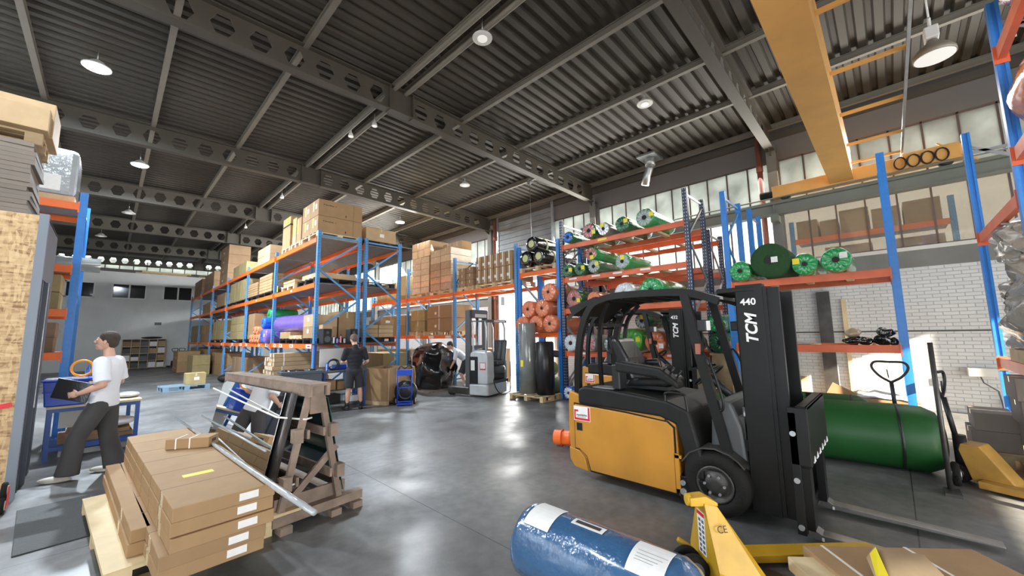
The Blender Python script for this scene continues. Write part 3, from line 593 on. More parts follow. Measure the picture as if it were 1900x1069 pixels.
# right hand rack, beams across x
def cross_rack(label, y0, y1, xs, bays, h, up, beam, hs=None, deckm=None):
    t = thing('pallet_rack', label, 'pallet rack', (xs[0], y0, 0))
    for k, x in enumerate(xs):
        hh = hs[k] if hs else h
        for y in (y0, y1): upright_mb(hh, 'y').build('upright', up, t, (x - xs[0], y - y0, 0))
        b = MB(); n = max(2, round(hh / 0.8)); st = (hh - 0.4) / n; z = 0.2
        for i in range(n):
            p, q = ((0, z), (y1 - y0, z + st)) if i % 2 == 0 else ((y1 - y0, z), (0, z + st))
            b.bar((x - xs[0], p[0], p[1]), (x - xs[0], q[0], q[1]), 0.03, 0.04); z += st
        b.bar((x - xs[0], 0, hh - 0.3), (x - xs[0], y1 - y0, hh - 0.3), 0.03, 0.04)
        b.build('frame_bracing', 'galv', t)
    for k, zs in enumerate(bays):
        lo, hi = sorted((xs[k] - xs[0], xs[k + 1] - xs[0]))
        for z in zs:
            for y in (0, y1 - y0):
                s = -1 if y1 < y0 else 1
                MB().bx(lo + 0.05, hi - 0.05, y - 0.028, y + 0.028, z - 0.125, z).bx(lo + 0.04, lo + 0.06, y - 0.05, y + 0.05, z - 0.17, z + 0.02).bx(hi - 0.06, hi - 0.04, y - 0.05, y + 0.05, z - 0.17, z + 0.02).build('beam', beam, t)
            if deckm:
                yy0, yy1 = sorted((0, y1 - y0)); MB().bx(lo + 0.05, hi - 0.05, yy0 + 0.03, yy1 - 0.03, z - 0.03, z - 0.004).build('deck', deckm, t)
    return t
rR = cross_rack('tall blue rack with orange beams at the right picture edge', -1.03, -2.1, [8.5, 6.0, 3.3], [[1.28, 3.0], [3.4, 4.45]], 4.5, 'blue_deep', 'orange_old', [4.5, 4.95, 4.95])
MB().bx(-2.52 + 0.06, -2.52 + 0.065, -0.12, -0.09, 3.6, 3.8).bx(-2.46, -2.455, -0.13, -0.1, 4.55, 4.75).build('paper_tag', 'label', rR)
rL = cross_rack('bright blue rack with orange beams behind the strand board booth', 9.9, 11.0, [-0.47, -3.3], [[1.53, 2.24, 2.99, 4.08]], 4.27, 'blue_deep', 'orange', None, 'mesh_deck')
for z in (3.05,): pass
# rack of the next hall, seen through the lower windows
t = thing('pallet_rack', 'orange beamed rack in the next hall seen through the lower windows', 'pallet rack', (12.75, -1.2, 0))
for y in (0.0, 2.9): upright_mb(4.6).build('upright', 'blue', t, (0, y, 0))
for z in (4.1,):
    MB().bx(-0.03, 0.03, 0.05, 2.85, z - 0.13, z).build('beam', 'orange', t)
    MB().bx(0.03, 1.0, 0.05, 2.85, z - 0.05, z - 0.02).build('deck', 'mesh_deck', t)
# ================================================================ forklifts
def catmull(P, k=5):
    P = [Vector(p) for p in P]; out = []
    for i in range(len(P) - 1):
        a = P[max(i - 1, 0)]; b = P[i]; c = P[i + 1]; d = P[min(i + 2, len(P) - 1)]
        for j in range(k):
            t = j / k; out.append(0.5 * ((2 * b) + (c - a) * t + (2 * a - 5 * b + 4 * c - d) * t * t + (3 * b - a - 3 * c + d) * t ** 3))
    out.append(P[-1]); return out
def rect_sweep(b, pts, w, h, side=(0, 1, 0)):
    """rectangular bar following pts; w across side, h in the bending plane"""
    P = [Vector(p) for p in pts]; S = Vector(side).normalized(); vs = []; fs = []; n = len(P)
    for j in range(n):
        t = (P[min(j + 1, n - 1)] - P[max(j - 1, 0)]).normalized(); u = t.cross(S).normalized()
        for i, k in ((-1, -1), (1, -1), (1, 1), (-1, 1)): vs.append(P[j] + S * (i * w / 2) + u * (k * h / 2))
    for j in range(n - 1):
        for i in range(4): fs.append((j * 4 + i, j * 4 + (i + 1) % 4, j * 4 + 4 + (i + 1) % 4, j * 4 + 4 + i))
    fs += [(3, 2, 1, 0), tuple(4 * (n - 1) + i for i in range(4))]; return b.add(vs, fs)
def make_forklift(label, number):
    t = thing('forklift', label, 'forklift', (0, 0, 0))
    # counterweight / body hull in yellow, rounded rear
    b = MB()
    prof = [(-0.95, 0.20), (-0.90, 0.12), (-0.80, 0.09), (0.36, 0.09), (0.36, 0.80), (0.20, 0.845), (-0.62, 0.87), (-0.74, 0.95), (-0.92, 1.0), (-0.955, 0.98), (-0.97, 0.60)]
    b.prism(prof, 'y', -0.50, 0.50); b.build('body', 'yellow', t, bev=0.03)
    # side doors (battery panels), proud of the body, with a dark gap round them
    for s in (-1, 1):
        y0, y1 = sorted((s * 0.502, s * 0.522))
        pan = [(-0.86, 0.34), (-0.80, 0.335), (-0.70, 0.27), (-0.655, 0.12), (0.33, 0.12), (0.33, 0.74), (0.27, 0.79), (-0.20, 0.825), (-0.86, 0.85)]
        MB().prism(pan, 'y', y0, y1).build('side_panel', 'yellow', t, bev=0.008)
        g0, g1 = sorted((s * 0.495, s * 0.504))
        MB().prism([(-0.875, 0.325), (-0.80, 0.32), (-0.715, 0.26), (-0.67, 0.10), (0.345, 0.10), (0.345, 0.75), (0.28, 0.80), (-0.20, 0.84), (-0.875, 0.865)], 'y', g0, g1).build('panel_gap', 'black_dull', t)
        r0, r1 = sorted((s * 0.50, s * 0.521))
        MB().prism([(-0.945, 0.20), (-0.88, 0.12), (-0.69, 0.10), (-0.73, 0.25), (-0.81, 0.32), (-0.95, 0.34)], 'y', r0, r1).build('corner_bumper', 'yellow', t, bev=0.01)
        h0, h1 = sorted((s * 0.520, s * 0.527))
        MB().bx(-0.83, -0.75, h0, h1, 0.55, 0.64).build('panel_latch', 'black_plastic', t, bev=0.008)
        k0, k1 = sorted((s * 0.50, s * 0.53))
        MB().bx(0.335, 0.40, k0, k1, 0.46, 0.49).bx(0.335, 0.375, k0, k1, 0.14, 0.5).bx(0.335, 0.40, k0, k1, 0.14, 0.17).build('hinge', 'yellow', t)
    # stickers on the camera side
    st = MB().bx(-0.865, -0.635, -0.5255, -0.5225, 0.665, 0.832).build('sticker', 'label', t)
    MB().bx(-0.858, -0.642, -0.527, -0.5255, 0.672, 0.697).bx(-0.665, -0.642, -0.527, -0.5255, 0.697, 0.825).bx(-0.858, -0.838, -0.527, -0.5255, 0.697, 0.79).bx(-0.838, -0.80, -0.527, -0.5255, 0.768, 0.79).build('red_bracket', 'red', st)
    b = MB()
    for q in range(12): b.bx(-0.825 + q * 0.0125, -0.817 + q * 0.0125, -0.527, -0.5255, 0.722 - (0.006 if q % 5 == 2 else 0), 0.738 + (0.006 if q in (5, 7, 9) else 0))
    for q in range(10): b.bx(-0.815 + q * 0.0125, -0.808 + q * 0.0125, -0.527, -0.5255, 0.705, 0.712)
    b.build('print', 'grey_plastic', st)
    # black upper deck (battery hood and fenders)
    b = MB(); b.prism([(-0.80, 0.86), (0.20, 0.835), (0.36, 0.78), (0.42, 0.55), (0.42, 0.30), (0.60, 0.30), (0.60, 0.50), (0.50, 0.92), (0.28, 1.0), (-0.40, 1.06), (-0.72, 1.07), (-0.80, 1.03)], 'y', -0.525, 0.525)
    b.build('battery_hood', 'black_dull', t, bev=0.025)
    MB().bx(-0.6, -0.33, -0.50, -0.30, 1.062, 1.072).build('hood_plate', 'galv', t)
    # chassis front, floor, step
    MB().bx(0.36, 0.62, -0.52, 0.52, 0.08, 0.30).bx(0.40, 1.02, -0.36, 0.36, 0.12, 0.42).build('chassis', 'black_paint', t, bev=0.01)
    MB().bx(0.42, 0.75, -0.5, 0.5, 0.40, 0.44).build('foot_step', 'black_dull', t)
    # dashboard cowl and steering column
    MB().prism([(0.62, 0.42), (0.95, 0.42), (0.92, 0.80), (0.84, 1.02), (0.74, 1.05), (0.66, 0.95)], 'y', -0.38, 0.42).build('dash_cowl', 'grey_plastic', t, bev=0.03)
    MB().bx(0.88, 0.935, -0.34, 0.38, 0.55, 0.9).build('cowl_grille', 'steel_dark', t)
    MB().tube([(0.74, 0.12, 0.98), (0.60, 0.12, 1.12), (0.52, 0.12, 1.20)], 0.04, 10).build('steering_column', 'black_plastic', t)
    MB().torus((0.50, 0.12, 1.22), (-0.62, 0, 0.78), 0.17, 0.016).bar((0.50, -0.04, 1.22), (0.50, 0.28, 1.22), 0.03, 0.015).ell((0.50, 0.12, 1.22), 0.04, 0.04, 0.03).build('steering_wheel', 'black_plastic', t)
    # front tyres with hubs and mudguards; small rear wheel
    for s in (-1, 1):
        y = s * 0.42
        w = MB().lathe((0.69, y - 0.11, 0.29), (0.69, y + 0.11, 0.29), [(0.05, 0.16), (0.0, 0.175), (0.0, 0.24), (0.03, 0.285), (0.07, 0.29), (0.15, 0.29), (0.19, 0.285), (0.22, 0.24), (0.22, 0.175), (0.17, 0.16)], 32).build('front_wheel', 'rubber', t)
        MB().lathe((0.69, y + s * 0.06, 0.29), (0.69, y + s * 0.12, 0.29), [(0, 0.165), (0.045, 0.165), (0.05, 0.15), (0.015, 0.13), (0.015, 0.10), (0.045, 0.08), (0.045, 0.03)], 24).build('rim', 'steel_dark', w)
        b = MB()
        for i in range(6): a = i * PI / 3; b.cyl((0.69 + 0.085 * math.cos(a), y + s * 0.105, 0.29 + 0.085 * math.sin(a)), (0.69 + 0.085 * math.cos(a), y + s * 0.125, 0.29 + 0.085 * math.sin(a)), 0.013, n=6)
        b.build('wheel_nuts', 'galv', w)
        g = MB(); arc = [(0.69 + 0.325 * math.cos(a), y, 0.29 + 0.325 * math.sin(a)) for a in [math.radians(v) for v in (152, 130, 108, 86, 64, 48, 36)]]
        rect_sweep(g, arc, 0.24, 0.012); g.build('mudguard', 'black_plastic' if s > 0 else 'steel_dark', t)
    MB().cyl((-0.62, -0.10, 0.19), (-0.62, 0.10, 0.19), 0.19, n=24).build('rear_wheel', 'rubber', t)
    MB().bx(0.64, 0.70, -0.53, -0.50, 0.1, 0.14).cyl((0.40, -0.54, 0.16), (0.40, -0.50, 0.16), 0.03, n=8).cyl((0.40, -0.54, 0.24), (0.40, -0.50, 0.24), 0.025, n=8).build('bolts', 'galv', t)
    # overhead guard
    for s in (-1, 1):
        y = s * 0.43; b = MB()
        rect_sweep(b, catmull([(-0.84, y * 1.05, 0.98), (-0.82, y * 1.05, 1.40), (-0.76, y * 1.02, 1.75), (-0.62, y, 2.02), (-0.42, y * 0.98, 2.11), (-0.1, y * 0.98, 2.13), (0.50, y * 0.98, 2.10), (0.82, y * 0.98, 1.99)]), 0.06, 0.075)
        b.build('guard_rail', 'black_paint', t)
        b = MB(); rect_sweep(b, [(0.50, y * 1.0, 2.07), (0.62, y * 1.06, 1.45), (0.80, y * 1.10, 0.62), (0.84, y * 1.1, 0.36)], 0.055, 0.085)
        b.build('front_pillar', 'black_paint', t)
        b = MB(); rect_sweep(b, catmull([(-0.60, s * 0.30, 1.06), (-0.60, s * 0.31, 1.5), (-0.55, s * 0.33, 1.85), (-0.40, s * 0.38, 2.06)]), 0.035, 0.045)
        b.build('rear_strut', 'black_paint', t)
    b = MB()
    for x in (-0.42, -0.22, -0.02, 0.18, 0.38, 0.52): b.bar((x, -0.42, 2.105 - max(0, x - 0.3) * 0.15), (x, 0.42, 2.105 - max(0, x - 0.3) * 0.15), 0.03, 0.045)
    b.bx(-0.50, 0.55, -0.40, 0.40, 2.125, 2.135); b.build('guard_roof', 'black_paint', t)
    MB().prism([(0.50, 2.135), (0.86, 2.03), (0.86, 2.0), (0.50, 2.10)], 'y', -0.43, 0.43).build('roof_lip', 'steel', t)
    MB().prism([(-0.95, 2.03), (-0.55, 2.14), (-0.55, 2.10), (-0.90, 1.92)], 'y', -0.44, 0.44).build('rear_roof_panel', 'black_dull', t)
    MB().bar((-0.60, -0.42, 1.80), (-0.60, 0.42, 1.80), 0.03, 0.04).build('guard_crossbar', 'black_paint', t)
    MB().ell((-0.52, 0.05, 1.93), 0.06, 0.06, 0.045).build('beacon', 'black_plastic', t)
    # seat
    b = MB(); b.prism([(-0.35, 1.07), (0.16, 1.10), (0.20, 1.16), (0.14, 1.20), (-0.28, 1.17)], 'y', -0.20, 0.26); s_ = b.build('seat_cushion', 'black_glove', t, bev=0.03)
    b = MB(); b.prism([(-0.36, 1.14), (-0.22, 1.14), (-0.30, 1.40), (-0.42, 1.62), (-0.50, 1.64), (-0.52, 1.58), (-0.44, 1.36)], 'y', -0.19, 0.25); b.build('seat_backrest', 'black_glove', t, bev=0.035)
    MB().bx(-0.40, 0.16, -0.16, 0.22, 1.05, 1.09).build('seat_base', 'black_plastic', t)
    for s in (-1, 1): MB().tube([(-0.36, 0.03 + s * 0.27, 1.16), (-0.38, 0.03 + s * 0.28, 1.32), (-0.15, 0.03 + s * 0.28, 1.33)], [0.03, 0.035, 0.04], 8).build('hip_restraint', 'black_plastic', t)
    # armrest with levers on the right hand side
    MB().prism([(-0.30, 1.26), (0.18, 1.22), (0.40, 1.12), (0.40, 1.19), (0.22, 1.32), (-0.30, 1.38)], 'y', -0.50, -0.33).build('armrest', 'black_dull', t, bev=0.025)
    MB().bx(-0.36, -0.26, -0.47, -0.30, 1.06, 1.34).build('armrest_post', 'black_plastic', t, bev=0.015)
    for i in range(3): MB().tube([(0.22 + i * 0.06, -0.42 + i * 0.03, 1.28 - i * .03), (0.27 + i * 0.06, -0.42 + i * 0.03, 1.36 - i * .03)], [0.008, 0.016], 6).build('control_lever', 'black_plastic', t)
    MB().tube(catmull([(0.26, -0.5, 0.62), (0.26, -0.5, 1.0), (0.28, -0.5, 1.08), (0.44, -0.5, 1.08), (0.47, -0.5, 1.02), (0.49, -0.5, 0.72)]), 0.014, 8).build('grab_handle', 'black_paint', t)
    for s in (-1, 1): MB().tube(catmull([(0.66, s * 0.49, 1.50), (0.72, s * 0.50, 1.40), (0.80, s * 0.50, 1.10), (0.80, s * 0.49, 0.98), (0.76, s * 0.48, 0.95)]), 0.012, 8).build('grab_bar', 'black_paint', t)
    # working lamps and mirror
    for s in (-1, 1):
        l = MB().bx(0.66, 0.74, s * 0.54 - 0.06, s * 0.54 + 0.06, 1.70, 1.81).build('work_lamp', 'black_plastic', t, bev=0.01)
        MB().bx(0.741, 0.746, s * 0.54 - 0.05, s * 0.54 + 0.05, 1.71, 1.80).build('lamp_glass', 'white', l)
        MB().bx(0.60, 0.64, s * 0.50 - 0.02, s * 0.50 + 0.02, 1.48, 1.58).build('indicator', 'pipe', t)
    # mast
    for s in (-1, 1):
        ms = MB(); y = s * 0.34
        ms.bx(0.96, 1.18, y - 0.008 + s * 0.05, y + 0.008 + s * 0.05, 0.10, 2.13).bx(0.96, 0.985, y - 0.055, y + 0.055, 0.10, 2.13).bx(1.155, 1.18, y - 0.055, y + 0.055, 0.10, 2.13)
        m_ = ms.build('outer_mast_rail', 'black_paint', t, bev=0.004)
        MB().bx(1.18, 1.21, y - 0.05, y - 0.02, 0.12, 2.10).bx(1.19, 1.30, y - 0.045 - s * 0.02, y + 0.005 - s * 0.02, 0.10, 2.09).build('inner_mast_rail', 'black_paint', t)
        MB().bx(1.182, 1.186, y + s * 0.02 - 0.012, y + s * 0.02 + 0.012, 0.15, 2.0).build('rail_wear_strip', 'steel', t)
        MB().cyl((1.05, s * 0.22, 0.2), (1.05, s * 0.22, 1.15), 0.036).cyl((1.05, s * 0.22, 1.1), (1.05, s * 0.22, 2.0), 0.02).build('lift_cylinder', 'steel_dark', t)
        MB().bar((1.0, s * 0.30, 0.46), (0.66, s * 0.30, 0.40), 0.05, 0.05).build('tilt_cylinder', 'black_paint', t)
        for yy in (0.02, 0.06): MB().cyl((0.93, s * 0.28 + yy, 0.6), (0.93, s * 0.28 + yy, 2.05), 0.011, n=8).build('hydraulic_hose', 'rubber', t)
        MB().cyl((0.93, s * 0.30, 0.84), (0.93, s * 0.30, 0.98), 0.016, n=8).build('hose_fitting', 'galv', t)
    MB().prism([(0.70, -0.12), (0.70, 0.12), (0.80, 0.40), (1.12, 0.40), (1.12, -0.40), (0.80, -0.40)], 'z', 2.06, 2.11).build('mast_top_plate', 'black_paint', t, bev=0.01)
    for q in ((0.96, 1.14, 1.36, 1.46), (0.93, 1.0, 0.60, 0.70), (0.96, 1.16, 0.12, 0.22)): MB().bx(q[0], q[1], -0.36, 0.36, q[2], q[3]).build('mast_crossmember', 'black_paint', t)
    # carriage with load backrest, forks
    MB().bx(1.31, 1.35, -0.50, 0.50, 0.08, 0.18).bx(1.31, 1.35, -0.50, 0.50, 0.42, 0.52).bx(1.28, 1.32, -0.40, -0.34, 0.05, 0.60).bx(1.28, 1.32, 0.34, 0.40, 0.05, 0.60).bx(1.30, 1.36, -0.53, -0.46, 0.06, 1.02).bx(1.30, 1.36, 0.46, 0.53, 0.06, 1.02).build('carriage', 'black_paint', t, bev=0.004)
    MB().bx(1.36, 1.44, -0.51, 0.51, 1.04, 1.07).bx(1.42, 1.44, -0.51, 0.51, 0.62, 1.07).bx(1.30, 1.44, -0.53, -0.50, 0.60, 1.06).bx(1.30, 1.44, 0.50, 0.53, 0.60, 1.06).build('backrest_plate', 'black_paint', t, bev=0.006)
    b = MB()
    for i in range(6): yy = -0.42 + i * 0.165; b.prism([(yy, 0.61), (yy + 0.09, 0.61), (yy + 0.045, 0.66)], 'x', 1.436, 1.444)
    b.build('backrest_notches', 'white', t)
    for z in (0.12, 0.48, 0.85): MB().cyl((1.33, -0.545, z), (1.33, -0.53, z), 0.022, n=10).build('carriage_bolt', 'galv', t)
    for y in (-0.40, 0.36):
        b = MB(); b.prism([(1.36, 0.56), (1.40, 0.56), (1.405, 0.10), (1.45, 0.075), (2.46, 0.045), (2.46, 0.032), (1.40, 0.030), (1.36, 0.06)], 'y', y - 0.06, y + 0.06)
        b.build('fork', 'steel', t, bev=0.003)
        MB().bx(1.352, 1.412, y - 0.063, y + 0.063, 0.085, 0.565).build('fork_shank', 'black_paint', t)
        MB().bx(1.445, 1.46, y - 0.065, y - 0.052, 0.03, 0.055).build('fork_mark', 'white', t)
    # lettering on the near mast rail
    text('TCM', 'maker_lettering', 'white', t, (1.075, -0.4005, 1.715), (PI / 2, -PI / 2, 0), 0.13, shear=0.25, bold=0.004)
    text(number, 'model_number', 'white', t, (1.06, -0.4005, 1.965), (PI / 2, 0, 0), 0.085, bold=0.002)
    return t
fk1 = make_forklift('yellow and black counterbalance forklift with a tall black mast and forks lowered, in the foreground', '440')
place(fk1, (4.53, 2.0, 0), -PI / 2)
fk2 = make_forklift('second yellow and black forklift parked behind the first, before the navy rack', '432')
place(fk2, (7.72, 3.95, 0), -PI / 2)
# ================================================================ reach truck
rt = thing('reach_truck', 'silver and grey stand-in reach truck with a tall mast before the windows', 'reach truck', (7.3, 8.05, 0), math.radians(104))
rt['label'] = 'silver grey reach truck with side seat and mast, parked before the bright doorway'
MB().prism([(0.0, -0.06), (0.06, 0.0), (0.62, 0.0), (0.62, -1.12), (0.06, -1.12), (0.0, -1.0)], 'z', 0.04, 0.34).build('base', 'silver', rt, bev=0.03)
MB().bx(0.62, 1.38, -0.16, 0.0, 0.05, 0.24).build('support_leg', 'steel_dark', rt, bev=0.02); MB().bx(0.62, 1.38, -1.12, -0.96, 0.05, 0.24).build('support_leg', 'steel_dark', rt, bev=0.02)
for y in (-0.08, -1.04): MB().cyl((1.28, y - 0.06, 0.11), (1.28, y + 0.06, 0.11), 0.11, n=20).build('load_wheel', 'rubber', rt)
MB().prism([(0.0, 0.34), (0.60, 0.34), (0.60, 1.20), (0.45, 1.28), (0.06, 1.24), (0.0, 1.1)], 'y', -0.36, 0.0).build('side_body', 'silver', rt, bev=0.05)
MB().bx(0.32, 0.60, -0.002, 0.012, 0.36, 1.10).build('black_side_panel', 'black_plastic', rt, bev=0.004)
MB().bx(0.42, 0.55, 0.012, 0.016, 0.72, 1.0).build('notice_label', 'label', rt); MB().bx(0.06, 0.25, -0.002, 0.004, 0.74, 0.94).build('sticker', 'red', rt); MB().bx(0.075, 0.235, 0.004, 0.006, 0.775, 0.925).build('sticker_field', 'label', rt)
MB().prism([(0.0, -0.44), (0.0, -1.10), (0.55, -1.10), (0.55, -0.36), (0.1, -0.36)], 'z', 0.34, 0.42).build('compartment_floor', 'steel_dark', rt)
MB().lathe((0.22, -0.80, 0.60), (0.22, -0.80, 0.90), [(0, 0.26), (0.14, 0.27), (0.22, 0.22)], 24).build('seat_pedestal', 'grey_plastic', rt)
MB().box(0.22, -0.78, 0.90, 0.42, 0.46, 0.12).build('seat_cushion', 'grey_plastic', rt, bev=0.03)
MB().box(0.22, -1.02, 1.24, 0.42, 0.10, 0.62, rx=0.18).build('seat_backrest', 'grey_plastic', rt, bev=0.04)
MB().bx(0.05, 0.55, -1.12, -1.08, 0.34, 0.95).build('rear_panel', 'grey_plastic', rt, bev=0.02)
MB().torus((0.35, -0.50, 1.22), (0, -0.2, 1), 0.11, 0.012).cyl((0.35, -0.5, 1.1), (0.35, -0.5, 1.22), 0.02).build('steering_wheel', 'black_plastic', rt)
MB().bx(0.1, 0.55, -0.46, -0.36, 0.9, 1.22).build('control_console', 'grey_plastic', rt, bev=0.02)
for x, y in ((0.08, -0.06), (0.08, -1.06), (0.55, -0.10), (0.5, -1.06)):
    MB().tube([(x, y, 0.34 if y < -1 else 1.1), (x, y, 1.9), (x + 0.03, y * 0.95, 2.08)], 0.024, 8).build('guard_post', 'silver', rt)
MB().bx(0.05, 0.62, -1.08, -0.04, 2.08, 2.11).bx(0.03, 0.07, -1.1, -0.02, 2.05, 2.13).build('guard_roof', 'grey_plastic', rt, bev=0.01)
MB().bx(0.018, 0.03, -1.0, -0.4, 2.065, 2.115).build('roof_sign', 'label', rt)
for y in (-0.14, -0.98):
    MB().bx(0.66, 0.82, y - 0.05, y + 0.05, 0.1, 2.42).build('mast_rail', 'grey_plastic', rt, bev=0.005); MB().bx(0.70, 0.78, y - 0.10, y - 0.05, 0.1, 2.38).build('inner_mast_rail', 'steel_dark', rt)
for q in ((0.62, 2.20, 2.44), (0.66, 1.3, 1.4), (0.66, 0.3, 0.45)): MB().bx(q[0], 0.8, -0.93, -0.17, q[1], q[2]).build('mast_crossmember', 'grey_plastic', rt)
MB().bx(0.615, 0.622, -0.90, -0.30, 2.22, 2.32).build('mast_sign', 'label', rt)
MB().cyl((0.74, -0.56, 0.3), (0.74, -0.56, 2.2), 0.04).build('lift_cylinder', 'steel', rt)
MB().tube(catmull([(0.02, -0.3, 0.5), (-0.06, -0.35, 0.2), (-0.08, -0.6, 0.03), (-0.06, -1.0, 0.03), (-0.04, -1.15, 0.12), (-0.04, -1.16, 0.9)]), 0.014, 6).build('cable', 'black_plastic', rt)
for y in (-0.35, -0.75): MB().prism([(0.86, 0.5), (0.90, 0.5), (0.90, 0.13), (1.9, 0.10), (1.9, 0.085), (0.86, 0.085)], 'y', y - 0.05, y + 0.05).build('fork', 'steel_dark', rt)
# ================================================================ pallets, cartons and rolls
def pallet_mb(L=1.2, W=0.8, H=0.144):
    b = MB()
    for i in range(5): y = -W / 2 + 0.05 + i * (W - 0.1) / 4; b.bx(-L / 2, L / 2, y - 0.05, y + 0.05, H - 0.022, H)
    for x in (-L / 2 + 0.07, 0, L / 2 - 0.07):
        b.bx(x - 0.07, x + 0.07, -W / 2, W / 2, H - 0.044, H - 0.022)
        for y in (-W / 2 + 0.05, 0, W / 2 - 0.05): b.bx(x - 0.07, x + 0.07, y - 0.05, y + 0.05, 0.022, H - 0.044)
    for y in (-W / 2 + 0.05, 0, W / 2 - 0.05): b.bx(-L / 2, L / 2, y - 0.05, y + 0.05, 0, 0.022)
    return b
def pallet(loc, label, L=1.2, W=0.8, m='wood', rz=0.0, H=0.144, parts=False):
    """x = length L, y = width W"""
    if not parts:
        return tag(pallet_mb(L, W, H).build('pallet', m, None, loc, rz=rz), label, 'pallet')
    t = thing('pallet', label, 'pallet', loc, rz)
    for i in range(5): y = -W / 2 + 0.05 + i * (W - 0.1) / 4; MB().bx(-L / 2, L / 2, y - 0.05, y + 0.05, H - 0.022, H).build('deck_board', m, t)
    for x in (-L / 2 + 0.07, 0, L / 2 - 0.07):
        MB().bx(x - 0.07, x + 0.07, -W / 2, W / 2, H - 0.044, H - 0.022).build('stringer', m, t)
        for y in (-W / 2 + 0.05, 0, W / 2 - 0.05): MB().bx(x - 0.07, x + 0.07, y - 0.05, y + 0.05, 0.022, H - 0.044).build('block', m, t)
    for y in (-W / 2 + 0.05, 0, W / 2 - 0.05): MB().bx(-L / 2, L / 2, y - 0.05, y + 0.05, 0, 0.022).build('runner', m, t)
    return t
def carton(x0, x1, y0, y1, z0, z1, label, m='kraft', rz=0.0, tape=True, lab=None, sticker=False, name='carton', top_seam='y', group=None, dark_seam=False):
    """one carton as a thing: body, tape, labels. corners in world space when rz = 0"""
    cx, cy = (x0 + x1) / 2, (y0 + y1) / 2; hx, hy, h = (x1 - x0) / 2, (y1 - y0) / 2, z1 - z0
    b = MB().bx(-hx, hx, -hy, hy, 0.0005, h)
    o = b.build(name, m, None, (cx, cy, z0), bev=0.006, rz=rz); tag(o, label, 'box', group)
    tm = 'tape_dark' if dark_seam else 'tape'
    if tape:
        w = 0.025; e = 0.0015
        if top_seam == 'y': MB().bx(-w, w, -hy - e, hy + e, h * 0.75, h + e).build('tape', tm, o)
        else: MB().bx(-hx - e, hx + e, -w, w, h * 0.75, h + e).build('tape', tm, o)
    if lab == 'x': MB().bx(-hx - 0.002, -hx, -0.07, 0.06, h * 0.45, h * 0.45 + min(0.1, h * 0.4)).build('paper_label', 'label', o)
    if lab == 'y': MB().bx(-0.05, 0.09, -hy - 0.002, -hy, h * 0.4, h * 0.4 + min(0.1, h * 0.45)).build('paper_label', 'label', o)
    if sticker: MB().bx(-hx - 0.002, -hx, hy * 0.3, hy * 0.3 + 0.09, h * 0.35, h * 0.95).build('yellow_sticker', 'yellow_tape', o)
    return o
ORD = ['bottom', 'second', 'third', 'fourth', 'fifth', 'sixth', 'seventh', 'eighth']
def rowword(k, n):
    if n == 1: return ''
    if k == n - 1: return 'top row'
    if k == 0: return 'bottom row'
    return ORD[k] + ' row up'
def colword(k, n):
    """k = 0 is the left one as the photo shows it"""
    if n == 1: return ''
    if k == 0: return 'leftmost'
    if k == n - 1: return 'rightmost'
    if n == 3: return 'middle'
    return ORD[k].replace('bottom', 'first') + ' from left'
def load(where, x0, x1, y0, y1, z0, h, nx, ny, nz, m='kraft', kind='carton', group=None, gap=0.012, jit=0.01, lab=None, tape=True, top_seam='x'):
    """grid of cartons; those facing the aisle (-x), the near end (-y) and the top are built"""
    dx, dy, dz = (x1 - x0) / nx, (y1 - y0) / ny, h / nz; g = group or ('cartons ' + where)
    base = MB().bx(-dx / 2 + gap, dx / 2 - gap, -dy / 2 + gap, dy / 2 - gap, 0.001, dz - 0.007); proto = None
    for k in range(nz):
        for j in range(ny):
            for i in range(nx):
                if i > 0 and j > 0 and k < nz - 1: continue
                loc = (x0 + (i + .5) * dx + random.uniform(-jit, jit) * .5, y0 + (j + .5) * dy + random.uniform(-jit, jit) * .5, z0 + k * dz)
                words = [w_ for w_ in (rowword(k, nz), colword(ny - 1 - j, ny), ('' if nx == 1 else ('front' if i == 0 else ('back' if nx == 2 else 'depth ' + ORD[i])))) if w_]
                label = kind + ', ' + ' '.join(words) + (', ' if words else '') + where
                if proto is None:
                    proto = o = base.build('carton', m, None, loc, bev=0.004); tag(o, label, 'box', g)
                    e = 0.0015
                    if tape:
                        if top_seam == 'x': MB().bx(-dx / 2 + gap - e, dx / 2 - gap, -0.022, 0.022, dz * (0.5 if tape is True else 0.1), dz + e - 0.007).build('tape', 'tape' if tape is True else tape, o)
                        else: MB().bx(-0.022, 0.022, -dy / 2 + gap - e, dy / 2 - gap, dz * 0.5, dz + e - 0.007).build('tape', 'tape', o)
                    if lab: MB().bx(-dx / 2 + gap - e, -dx / 2 + gap, dy * 0.1, dy * 0.1 + min(0.12, dy * .3), dz * 0.3, dz * 0.3 + min(0.09, dz * .4)).build('paper_label', lab, o)
                else:
                    o = copy_tree(proto); o.location = loc; o['label'] = label
